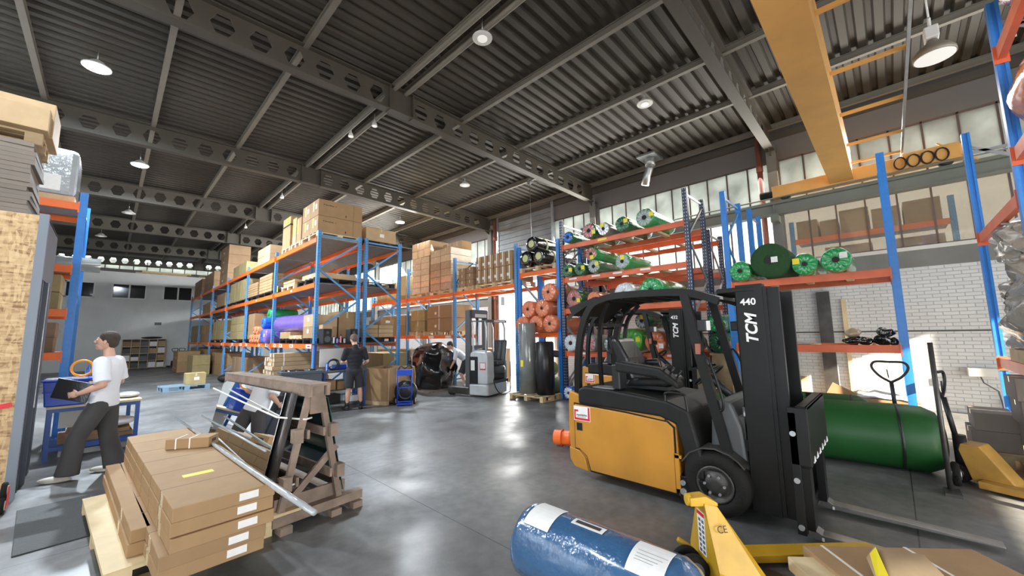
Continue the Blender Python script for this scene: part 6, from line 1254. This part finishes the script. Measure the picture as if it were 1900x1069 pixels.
# ================================================================ bin, workbench, crate, trolley
bn = thing('wheeled_bin', 'slate grey plastic bin with rim standing at the near end of the left rack', 'bin', (3.12, 9.72, 0), math.radians(-8))
MB().prism([(-0.33, 0.04), (0.33, 0.04), (0.40, 0.92), (-0.40, 0.92)], 'y', -0.24, 0.24).build('bin_body', 'bin', bn, bev=0.02); MB().bx(-0.44, 0.44, -0.28, 0.28, 0.90, 0.96).build('rim', 'bin', bn, bev=0.01)
for x in (-0.15, 0.15): MB().bx(x - 0.012, x + 0.012, -0.262, -0.24, 0.08, 0.90).build('rib', 'bin', bn)
b = MB()
for i in range(9): b.ell((random.uniform(-.3, .3), random.uniform(-.15, .15), 0.96), 0.10, 0.08, 0.04, 8, 6)
b.build('rubbish', 'black_film', bn)
wk = thing('workbench', 'blue steel workbench with shelves and a white board before the rack end', 'workbench', (3.60, 9.66, 0), math.radians(4))
for x in (0.0, 1.02):
    MB().bx(x - 0.025, x + 0.025, -0.025, 0.025, 0, 0.86).build('front_leg', 'blue_bench', wk); MB().bx(x - 0.025, x + 0.025, 0.52, 0.57, 0, 1.62).build('rear_post', 'blue_bench', wk)
    MB().bar((x, 0, 0.86), (x, 0.54, 0.86), 0.04, 0.05).bar((x, 0, 0.42), (x, 0.54, 0.42), 0.03, 0.04).bar((x, 0.0, 0.8), (x, 0.54, 0.1), 0.03, 0.04).build('side_frame', 'blue_bench', wk)
MB().bx(-0.05, 1.07, -0.05, 0.6, 0.86, 0.90).build('bench_top', 'grey_plastic', wk); MB().bx(0, 1.02, 0.0, 0.55, 0.42, 0.44).build('middle_shelf', 'grey_plastic', wk); MB().bx(0, 1.02, 0.0, 0.55, 0.10, 0.12).build('bottom_shelf', 'grey_plastic', wk)
MB().bx(-0.05, 1.07, 0.26, 0.6, 1.52, 1.55).build('upper_shelf', 'black_plastic', wk)
MB().bx(0.10, 0.80, 0.50, 0.52, 0.98, 1.42).build('white_board', 'white', wk)
def onb(nm, lab_, cat, m, x, y, z, sx, sy, sz, bev=0.01, g=None):
    R3 = Matrix.Rotation(math.radians(4), 3, 'Z'); p = Vector((3.60, 9.66, 0)) + R3 @ Vector((x, y, 0)); t_ = thing(nm, lab_, cat, (p.x, p.y, z), math.radians(4), g); MB().bx(-sx / 2, sx / 2, -sy / 2, sy / 2, 0.001, sz).build('casing', m, t_, bev=bev); return t_
for x, s in ((0.18, 'left'), (0.86, 'right')):
    sp = onb('loudspeaker', 'black loudspeaker on the upper workbench shelf, ' + s + ' one', 'speaker', 'black_plastic', x, 0.42, 1.551, 0.22, 0.22, 0.36)
    MB().cyl((0, -0.11, 0.11), (0, -0.118, 0.11), 0.075, n=20).cyl((0, -0.11, 0.27), (0, -0.118, 0.27), 0.035, n=16).build('cone', 'grey_plastic', sp)
onb('small_box', 'cream box on top of the left loudspeaker', 'box', 'kraft_pale', 0.18, 0.42, 1.912, 0.24, 0.2, 0.10, 0.004)
for i, (x, m_, h, nm_) in enumerate(((0.38, 'white_film', 0.16, 'white'), (0.47, 'purple_film', 0.13, 'purple'), (0.56, 'pink_film', 0.19, 'pink'), (0.66, 'clear_film', 0.12, 'clear'))):
    q = onb('spray_bottle', 'small ' + nm_ + ' bottle between the loudspeakers', 'bottle', m_, x, 0.40, 1.551, 0.05, 0.05, h, 0.015, 'bottles on the workbench'); MB().cyl((0, 0, h), (0, 0, h + 0.03), 0.012).build('cap', 'black_plastic', q)
ck = onb('cable_coil', 'round coil of dark cable on the workbench top', 'cable', 'steel_dark', 0.30, 0.2, 0.901, 0.02, 0.02, 0.02); MB().torus((0, 0, 0.14), (0.2, 1, 0.2), 0.13, 0.018).torus((0, 0.03, 0.14), (0.1, 1, 0.1), 0.11, 0.014).build('coil', 'black_plastic', ck)
onb('blue_case', 'small blue case on the workbench before the white board', 'case', 'blue_plastic', 0.52, 0.35, 0.901, 0.30, 0.16, 0.12); onb('tool_case', 'grey tool case on the right end of the workbench top', 'case', 'grey_plastic', 0.95, 0.15, 0.901, 0.24, 0.3, 0.18)
onb('spray_can', 'light blue spray can at the left of the workbench top', 'can', 'blue_film', 0.10, 0.10, 0.901, 0.06, 0.06, 0.2, 0.02); onb('carton', 'small brown carton on the middle workbench shelf', 'box', 'kraft', 0.20, 0.25, 0.441, 0.26, 0.3, 0.24, 0.004); onb('carton', 'second small brown carton on the middle workbench shelf, right of the other', 'box', 'kraft', 0.5, 0.25, 0.441, 0.24, 0.3, 0.2, 0.004)
onb('paper_stack', 'white papers on the middle workbench shelf at the right', 'paper', 'label', 0.85, 0.25, 0.441, 0.26, 0.3, 0.22, 0.004); onb('plastic_tray', 'clear bluish plastic tray on the bottom workbench shelf', 'tray', 'white_film', 0.82, 0.2, 0.121, 0.32, 0.35, 0.15); onb('black_case', 'black case on the bottom workbench shelf at the left', 'case', 'black_plastic', 0.25, 0.25, 0.121, 0.4, 0.35, 0.22)
cc = thing('cardboard_crate', 'tall open cardboard crate on wooden feet right of the workbench', 'crate', (5.10, 9.66, 0), math.radians(22))
for i, (p, q) in enumerate((((-.35, -.40), (.55, -.40)), ((.55, -.40), (.55, .40)), ((.55, .40), (-.35, .40)), ((-.35, .40), (-.35, -.40)))): MB().bar((p[0], p[1], 0.50), (q[0], q[1], 0.50), 0.02, 0.80, (0, 0, 1)).build('side', 'kraft', cc)
for x in (-0.3, 0.1, 0.5):
    MB().bx(x - 0.05, x + 0.05, -0.4, 0.4, 0, 0.10).build('foot', 'wood', cc)
for x in (-0.30, 0.0): MB().bx(x - 0.012, x + 0.012, -0.414, -0.411, 0.12, 0.88).build('tape_strip', 'tape', cc)
MB().tube([(0.58, -0.38, 0.88), (0.66, -0.40, 0.84), (0.70, -0.42, 0.6), (0.68, -0.42, 0.3), (0.74, -0.46, 0.05)], [0.05, 0.08, 0.07, 0.06, 0.05], 10).build('folded_flap', 'kraft', cc)
MB().bx(-0.33, 0.53, -0.38, 0.38, 0.1, 0.7).build('inner_lining', 'brown', cc)
tq = thing('sack_trolley', 'blue sack trolley with white wheels holding a black cable drum', 'trolley', (5.28, 8.92, 0), math.radians(-38))
for s in (-1, 1): MB().tube([(s * 0.17, 0, 0.05), (s * 0.17, 0.03, 0.88)], 0.016, 8).build('frame_tube', 'blue_plastic', tq); w_ = MB().cyl((s * 0.22, 0.06, 0.09), (s * 0.26, 0.06, 0.09), 0.09, n=20).build('wheel', 'rubber', tq); MB().cyl((s * 0.215, 0.06, 0.09), (s * 0.265, 0.06, 0.09), 0.055, n=16).build('rim', 'white', w_)
for z in (0.08, 0.42): MB().bar((-0.17, 0, z), (0.17, 0, z), 0.02, 0.025).build('crossbar', 'blue_plastic', tq)
MB().bx(-0.19, 0.19, -0.02, 0.05, 0.72, 0.86).build('top_plate', 'blue_plastic', tq, bev=0.005); MB().bx(-0.17, 0.17, -0.2, 0.0, 0.03, 0.045).build('toe_plate', 'blue_plastic', tq)
MB().tube([(0.17, 0.03, 0.85), (0.16, 0.05, 1.42)], 0.009, 6).build('rod', 'galv', tq); MB().tube(catmull([(-0.15, 0, 0.87), (-0.1, 0.03, 0.95), (0.0, 0.0, 0.89), (0.1, 0.03, 0.97), (0.18, 0.0, 0.9)]), 0.02, 6).build('cable_tie', 'black_plastic', tq)
cdm = thing('cable_drum', 'black cable drum leaning behind the blue sack trolley', 'drum', (5.44, 9.12, 0.29), math.radians(-38)); MB().lathe((0, -0.06, 0), (0, 0.1, 0), [(0, 0.03), (0, 0.27), (0.02, 0.285), (0.12, 0.285), (0.14, 0.27), (0.14, 0.05)], 36).build('drum', 'black_glove', cdm); MB().torus((0, -0.07, 0), (0, 1, 0), 0.17, 0.02).build('ridge', 'grey_plastic', cdm)
# big black wrapped load
bb = thing('black_wrapped_load', 'large mound wrapped in glossy black film behind the trolley', 'wrapped load', (7.35, 10.75, 0)); b = MB(); b.ell((0, 0, 0.62), 0.72, 0.85, 0.86, 40, 26)
b.v = [tuple(Vector((max(-.62, min(.62, x)), max(-.72, min(.72, y)), max(0.05, z))) + Vector((noise.noise(Vector((x, y, z)) * 2.3), noise.noise(Vector((x, y, z)) * 2.3 + Vector((5, 5, 0))), 0.6 * noise.noise(Vector((x, y, z)) * 2 + Vector((0, 7, 0))))) * 0.22) for x, y, z in b.v]
b.v = [(x, y, max(0.051, z)) for x, y, z in b.v]
b.build('film_cover', 'black_film', bb); MB().bx(-0.6, 0.6, -0.7, 0.7, 0, 0.05).build('base', 'wood_old', bb)
# foil cylinders on a pale pallet
pallet((8.02, 6.95, 0), 'pale wooden pallet under the standing foil rolls', 0.8, 1.15, 'wood_pale', 0.0, 0.144, True)
fr_ = thing('foil_roll', 'tall standing roll in grey shiny foil on the pale pallet', 'roll', (7.95, 7.15, 0.1445)); MB().lathe((0, 0, 0), (0, 0, 1), [(0, 0.23), (0.9, 0.235), (1.83, 0.23), (1.86, 0.21)], 36).build('roll', 'smoke_film', fr_); MB().bx(-0.236, -0.23, -0.05, 0.04, 0.70, 0.87).build('sticker', 'yellow_tape', fr_)
fr_ = thing('foil_roll', 'shorter standing dark shiny foil roll at the right of the pale pallet', 'roll', (8.05, 6.62, 0.1445)); MB().lathe((0, 0, 0), (0, 0, 1), [(0, 0.235), (0.7, 0.24), (1.33, 0.235), (1.36, 0.2)], 36).build('roll', 'black_glove', fr_)
for i, (x, y) in enumerate(((6.5, 8.55),)): tag(MB().box(0, 0, 0.03, 0.1, 0.08, 0.06, rz=0.4).build('wood_wedge', 'wood_pale', None, (8.05, 7.72, 0)), 'small pale wooden wedge on the floor by the reach truck', 'wood')
# ================================================================ people
def remesh(o, vox, sm=6):
    r = o.modifiers.new('remesh', 'REMESH'); r.mode = 'VOXEL'; r.voxel_size = vox; r.use_smooth_shade = True
    s = o.modifiers.new('smooth', 'SMOOTH'); s.factor = 0.5; s.iterations = sm; return o
def limb(b, P, R, n=16):
    b.tube(P, R, n)
    for p, r in zip(P, R): b.ell(p, r, r, r, 14, 10)
def hand(b, w, d, side, curl=0.5, palm_n=(0, 0, -1)):
    """w wrist point, d direction of the fingers, side = thumb direction"""
    w = Vector(w); d = Vector(d).normalized(); s = Vector(side); s = (s - d * s.dot(d)).normalized(); nrm = Vector(palm_n); nrm = (nrm - d * nrm.dot(d) - s * nrm.dot(s)).normalized()
    Rm = Matrix((s, d, nrm)).transposed(); c = w + d * 0.05
    b.ell(c, 0.042, 0.055, 0.016, 14, 10, Rm); b.ell(w + d * 0.01, 0.028, 0.03, 0.02, 12, 8, Rm)
    for k, (off, L_) in enumerate(((0.030, 0.068), (0.011, 0.077), (-0.009, 0.071), (-0.028, 0.056))):
        p = c + d * 0.042 + s * off; a1 = d * math.cos(curl * .5) + nrm * math.sin(curl * .5); a2 = d * math.cos(curl * 1.3) + nrm * math.sin(curl * 1.3); a3 = d * math.cos(curl * 2.0) + nrm * math.sin(curl * 2.0)
        q1 = p + a1 * L_ * .45; q2 = q1 + a2 * L_ * .32; q3 = q2 + a3 * L_ * .25
        limb(b, [p, q1, q2, q3], [0.0095, 0.009, 0.0082, 0.007], 8)
    t0 = w + d * 0.025 + s * 0.03; t1 = t0 + (d * 0.6 + s * 0.65 + nrm * 0.3).normalized() * 0.038; t2 = t1 + (d * 0.85 + s * 0.3 + nrm * 0.4).normalized() * 0.03
    limb(b, [t0, t1, t2], [0.013, 0.011, 0.009], 8)
def head(b, hair, c, yaw, pitch, s=1.0, hair_len=0.0):
    """head centred at c facing local +x turned by yaw / pitch"""
    Rm = Matrix.Rotation(yaw, 3, 'Z') @ Matrix.Rotation(-pitch, 3, 'Y'); c = Vector(c); P = lambda x, y, z: c + Rm @ (Vector((x, y, z)) * s)
    b.ell(c, 0.092 * s, 0.075 * s, 0.105 * s, 20, 14, Rm); b.ell(P(-0.015, 0, 0.025), 0.095 * s, 0.078 * s, 0.095 * s, 20, 14, Rm)
    b.ell(P(0.035, 0, -0.065), 0.052 * s, 0.052 * s, 0.055 * s, 16, 10, Rm); b.ell(P(0.068, 0, -0.098), 0.02 * s, 0.026 * s, 0.018 * s, 12, 8, Rm)
    b.tube([P(0.088, 0, 0.02), P(0.108, 0, -0.02), P(0.098, 0, -0.032)], [0.009 * s, 0.014 * s, 0.012 * s], 8)
    b.ell(P(0.088, 0, -0.058), 0.012 * s, 0.024 * s, 0.008 * s, 10, 6, Rm); b.ell(P(0.085, 0, -0.070), 0.012 * s, 0.022 * s, 0.007 * s, 10, 6, Rm); b.ell(P(0.083, 0, 0.028), 0.012 * s, 0.05 * s, 0.010 * s, 12, 6, Rm)
    for sg in (-1, 1): b.ell(P(-0.005, sg * 0.080, -0.015), 0.017 * s, 0.009 * s, 0.032 * s, 10, 8, Rm)
    hair.ell(P(-0.022, 0, 0.040), 0.102 * s, 0.086 * s, 0.096 * s, 24, 16, Rm); hair.ell(P(-0.062, 0, -0.012), 0.058 * s, 0.074 * s, 0.075 * s, 20, 12, Rm)
    for sg in (-1, 1): hair.ell(P(-0.02, sg * 0.066, 0.022), 0.055 * s, 0.018 * s, 0.045 * s, 14, 8, Rm)
    return P
def eyes(par, P, s=1.0):
    for sg in (-1, 1):
        e = MB().ell(P(0.083, sg * 0.031, 0.010), 0.011 * s, 0.013 * s, 0.008 * s, 10, 8).build('eye', 'label', par); MB().ell(P(0.0925, sg * 0.031, 0.010), 0.004 * s, 0.006 * s, 0.006 * s, 8, 6).build('pupil', 'hair', e)
def shoe(b, a, d, L_=0.27, w_=0.048):
    a = Vector(a); d = Vector(d).normalized(); s = Vector((-d.y, d.x, 0)); Rm = Matrix((d, s, Vector((0, 0, 1)))).transposed()
    b.ell(a + d * 0.09 + Vector((0, 0, 0.038)), L_ * .5, w_, 0.038, 18, 10, Rm); b.ell(a + d * -0.01 + Vector((0, 0, 0.06)), 0.06, w_ * .92, 0.055, 14, 10, Rm); b.ell(a + d * 0.06 + Vector((0, 0, 0.022)), L_ * .52, w_ * 1.02, 0.024, 18, 8, Rm)
# ---- man in the white T-shirt, seen from behind, carrying a black laptop
m1 = thing('person', 'man in white T-shirt and charcoal trousers, back to us, holding a black folder', 'person', (0.02, 7.5, 0), math.radians(158))
b = MB(); h = MB()
P1 = head(b, h, (0.03, 0.0, 1.70), 0.15, 0.12, 1.02)
limb(b, [(-0.015, 0, 1.47), (0.0, 0, 1.58)], [0.062, 0.055])
b.ell((-0.01, 0, 1.40), 0.10, 0.17, 0.10)
shL, elL, wrL = (-0.02, 0.215, 1.42), (-0.09, 0.285, 1.15), (0.13, 0.27, 1.06)
shR, elR, wrR = (-0.02, -0.215, 1.42), (-0.04, -0.285, 1.15), (0.16, -0.20, 1.10)
limb(b, [shL, elL], [0.055, 0.043]); limb(b, [elL, (0.0, 0.28, 1.115), wrL], [0.043, 0.042, 0.027]); hand(b, wrL, (1, -0.15, -0.18), (0.1, 0, 1), 0.9, (0, -1, 0))
limb(b, [shR, elR], [0.055, 0.043]); limb(b, [elR, (0.05, -0.25, 1.13), wrR], [0.043, 0.042, 0.027]); hand(b, wrR, (1, 0.3, 0), (0, 0, 1), 0.6, (0, 1, 0))
for (hp, kn, an) in (((0.0, 0.10, 0.92), (0.16, 0.13, 0.50), (0.20, 0.15, 0.10)), ((0, -0.10, 0.92), (-0.02, -0.11, 0.50), (-0.12, -0.12, 0.10))): limb(b, [hp, kn, an], [0.085, 0.055, 0.04])
b.ell((0, 0, 1.15), 0.09, 0.13, 0.25)
body = remesh(b.build('body', 'skin', m1), 0.0055, 4); remesh(h.build('hair', 'hair', m1), 0.007, 3); eyes(m1, P1)
s = MB(); secs = [(1.50, 0.075, 0.085, -0.01), (1.46, 0.105, 0.180, -0.01), (1.40, 0.12, 0.215, -0.015), (1.30, 0.125, 0.205, -0.02), (1.18, 0.122, 0.190, -0.015), (1.05, 0.128, 0.188, 0.0), (0.92, 0.14, 0.20, 0.0), (0.86, 0.142, 0.202, 0.0)]
vs = []; fs = []; n = 32
for j, (z, rx, ry, ox) in enumerate(secs):
    for i in range(n): a = 2 * PI * i / n; f = 1 + 0.03 * math.sin(a * 5 + z * 22) * (1 if z < 1.4 else 0.2); vs.append((ox + rx * math.cos(a) * f, ry * math.sin(a) * f, z))
for j in range(len(secs) - 1):
    for i in range(n): fs.append((j * n + i, j * n + (i + 1) % n, (j + 1) * n + (i + 1) % n, (j + 1) * n + i))
fs += [tuple(range(n)), tuple((len(secs) - 1) * n + i for i in range(n))]; s.add(vs, fs, True)
for sh_, el_ in ((shL, elL), (shR, elR)): s_, e_ = Vector(sh_), Vector(el_); limb(s, [s_ + Vector((0, -0.03 * (1 if s_.y > 0 else -1), 0.0)), s_.lerp(e_, 0.5)], [0.086, 0.086]); s.tube([s_.lerp(e_, 0.45), s_.lerp(e_, 0.88)], [0.080, 0.086], 20)
remesh(s.build('t_shirt', 'shirt_white', m1), 0.009, 5)
t_ = MB(); t_.ell((0, 0, 0.90), 0.135, 0.185, 0.13)
for (hp, kn, an) in (((0.0, 0.10, 0.88), (0.17, 0.13, 0.50), (0.21, 0.15, 0.07)), ((0, -0.10, 0.88), (-0.03, -0.11, 0.50), (-0.13, -0.12, 0.07))): limb(t_, [hp, Vector(hp).lerp(Vector(kn), 0.5), kn], [0.115, 0.108, 0.092]); t_.tube([kn, Vector(kn).lerp(Vector(an), 0.5), an], [0.092, 0.098, 0.112], 20)
remesh(t_.build('trousers', 'trousers', m1), 0.010, 5)
for a in ((0.24, 0.15, 0.0), (-0.10, -0.12, 0.0)): f = MB(); shoe(f, a, (1, 0.1 if a[1] > 0 else -0.1, 0)); f.build('shoe', 'shoe', m1)
fo = MB().box(0, 0, 0, 0.36, 0.022, 0.24).build('laptop_folder', 'black_glove', None, bev=0.006)
m1w = Matrix.Translation((0.02, 7.5, 0)) @ Matrix.Rotation(math.radians(158), 4, 'Z'); fo.matrix_world = m1w @ Matrix.Translation((0.20, 0.245, 1.10)) @ Matrix.Rotation(math.radians(-14), 4, 'Y') @ Matrix.Rotation(math.radians(-6), 4, 'Z')
tag(fo, 'black laptop folder held under the arm of the white shirted man', 'folder')
# ---- man in black at the workbench
def worker(name_label, loc, rz, pose, shirt, shorts, hairm, shoem, sock=None, socklen=0.0):
    m = thing('person', name_label, 'person', loc, rz); b = MB(); h = MB(); q = pose
    P = head(b, h, q['head'], q['yaw'], q['pitch'], 1.0); limb(b, [q['neck'], Vector(q['neck']).lerp(Vector(q['head']), 0.6)], [0.06, 0.055])
    pv, ch = Vector(q['pelvis']), Vector(q['chest']); b.tube([pv, pv.lerp(ch, .5), ch, Vector(q['neck'])], [0.09, 0.085, 0.09, 0.055], 18)
    for k in 'LR': limb(b, [q['sh' + k], q['el' + k]], [0.052, 0.04]); limb(b, [q['el' + k], Vector(q['el' + k]).lerp(Vector(q['wr' + k]), .3), q['wr' + k]], [0.04, 0.04, 0.026]); hand(b, q['wr' + k], q['hd' + k], (0, 0, 1) if abs(Vector(q['hd' + k]).normalized().z) < .8 else (1, 0, 0), 0.6, q.get('pn', (1, 0, 0)))
    for k in 'LR': limb(b, [q['hip' + k], q['kn' + k]], [0.088, 0.056]); limb(b, [q['kn' + k], Vector(q['kn' + k]).lerp(Vector(q['an' + k]), .32) + Vector(q.get('calf', (-0.015, 0, 0))), q['an' + k]], [0.055, 0.058, 0.037])
    remesh(b.build('body', 'skin', m), 0.008, 3); remesh(h.build('hair', hairm, m), 0.009, 2); eyes(m, P)
    s = MB(); up = (ch - pv).normalized(); 
    for f, rx, ry in ((0.0, 0.125, 0.17), (0.25, 0.12, 0.165), (0.5, 0.12, 0.18), (0.75, 0.125, 0.20), (1.0, 0.115, 0.20)):
        R_m = up.to_track_quat('Z', 'Y').to_matrix(); c = pv.lerp(ch, f); yax = Vector((0, 1, 0)); xax = yax.cross(up).normalized(); R_m = Matrix((xax, yax, up)).transposed(); s.ell(c, rx, ry, 0.12, 20, 12, R_m)
    for k in 'LR': a, e = Vector(q['sh' + k]), Vector(q['el' + k]); limb(s, [a.lerp(ch, .35), a, a.lerp(e, .72)], [0.08, 0.072, 0.066])
    limb(s, [ch, Vector(q['neck'])], [0.10, 0.072]); remesh(s.build('t_shirt', shirt, m), 0.011, 5)
    t = MB(); t.ell(pv + Vector((0, 0, -0.06)), 0.135, 0.18, 0.13, 20, 12)
    for k in 'LR': limb(t, [q['hip' + k], Vector(q['hip' + k]).lerp(Vector(q['kn' + k]), .5)], [0.112, 0.105]); t.tube([Vector(q['hip' + k]).lerp(Vector(q['kn' + k]), .45), Vector(q['hip' + k]).lerp(Vector(q['kn' + k]), .93)], [0.105, 0.112], 18)
    remesh(t.build('shorts', shorts, m), 0.011, 4)
    for k in 'LR':
        f = MB(); a = Vector(q['an' + k]); shoe(f, (a.x, a.y, 0), q['ft' + k], 0.28, 0.05); f.build('shoe', shoem, m)
        if socklen: MB().tube([a + Vector((0, 0, -0.03)), a.lerp(Vector(q['kn' + k]), socklen)], [0.045, 0.05], 14).build('sock', sock, m)
    return m
worker('man in black T-shirt and black shorts, seen from behind at the workbench', (4.16, 9.30, 0), math.radians(78), dict(head=(0.10, 0.02, 1.64), yaw=0.2, pitch=-0.45, neck=(0.03, 0, 1.47), pelvis=(0, 0, 0.96), chest=(0.01, 0, 1.32),
    shL=(0.0, 0.20, 1.39), elL=(0.05, 0.27, 1.12), wrL=(0.26, 0.12, 1.10), hdL=(0.8, -0.6, 0.05), shR=(0.0, -0.20, 1.39), elR=(-0.03, -0.28, 1.12), wrR=(0.18, -0.27, 1.05), hdR=(1, 0.2, -0.1),
    hipL=(0, 0.095, 0.90), knL=(0.0, 0.13, 0.48), anL=(-0.02, 0.16, 0.09), ftL=(1, 0.3, 0), hipR=(0, -0.095, 0.90), knR=(0.0, -0.13, 0.48), anR=(-0.02, -0.15, 0.09), ftR=(1, -0.3, 0)), 'shirt_black', 'shorts', 'hair_light', 'shoe_black', 'black_plastic', 0.35)
worker('worker in white T-shirt and black shorts bending over behind the reach truck', (8.05, 10.05, 0), math.radians(150), dict(head=(0.42, 0.0, 1.38), yaw=0.0, pitch=-0.5, neck=(0.30, 0, 1.25), pelvis=(-0.10, 0, 0.92), chest=(0.18, 0, 1.15), pn=(0, 0, -1),
    shL=(0.24, 0.19, 1.17), elL=(0.30, 0.22, 0.90), wrL=(0.42, 0.18, 0.68), hdL=(0.6, 0, -0.8), shR=(0.24, -0.19, 1.17), elR=(0.32, -0.22, 0.90), wrR=(0.46, -0.16, 0.70), hdR=(0.7, 0, -0.7),
    hipL=(-0.10, 0.10, 0.86), knL=(0.08, 0.13, 0.48), anL=(-0.08, 0.13, 0.09), ftL=(1, 0.1, 0), hipR=(-0.10, -0.10, 0.86), knR=(0.02, -0.13, 0.48), anR=(-0.22, -0.12, 0.09), ftR=(1, -0.1, 0)), 'shirt_white', 'shorts', 'hair', 'shoe_black', 'shirt_white', 0.2)
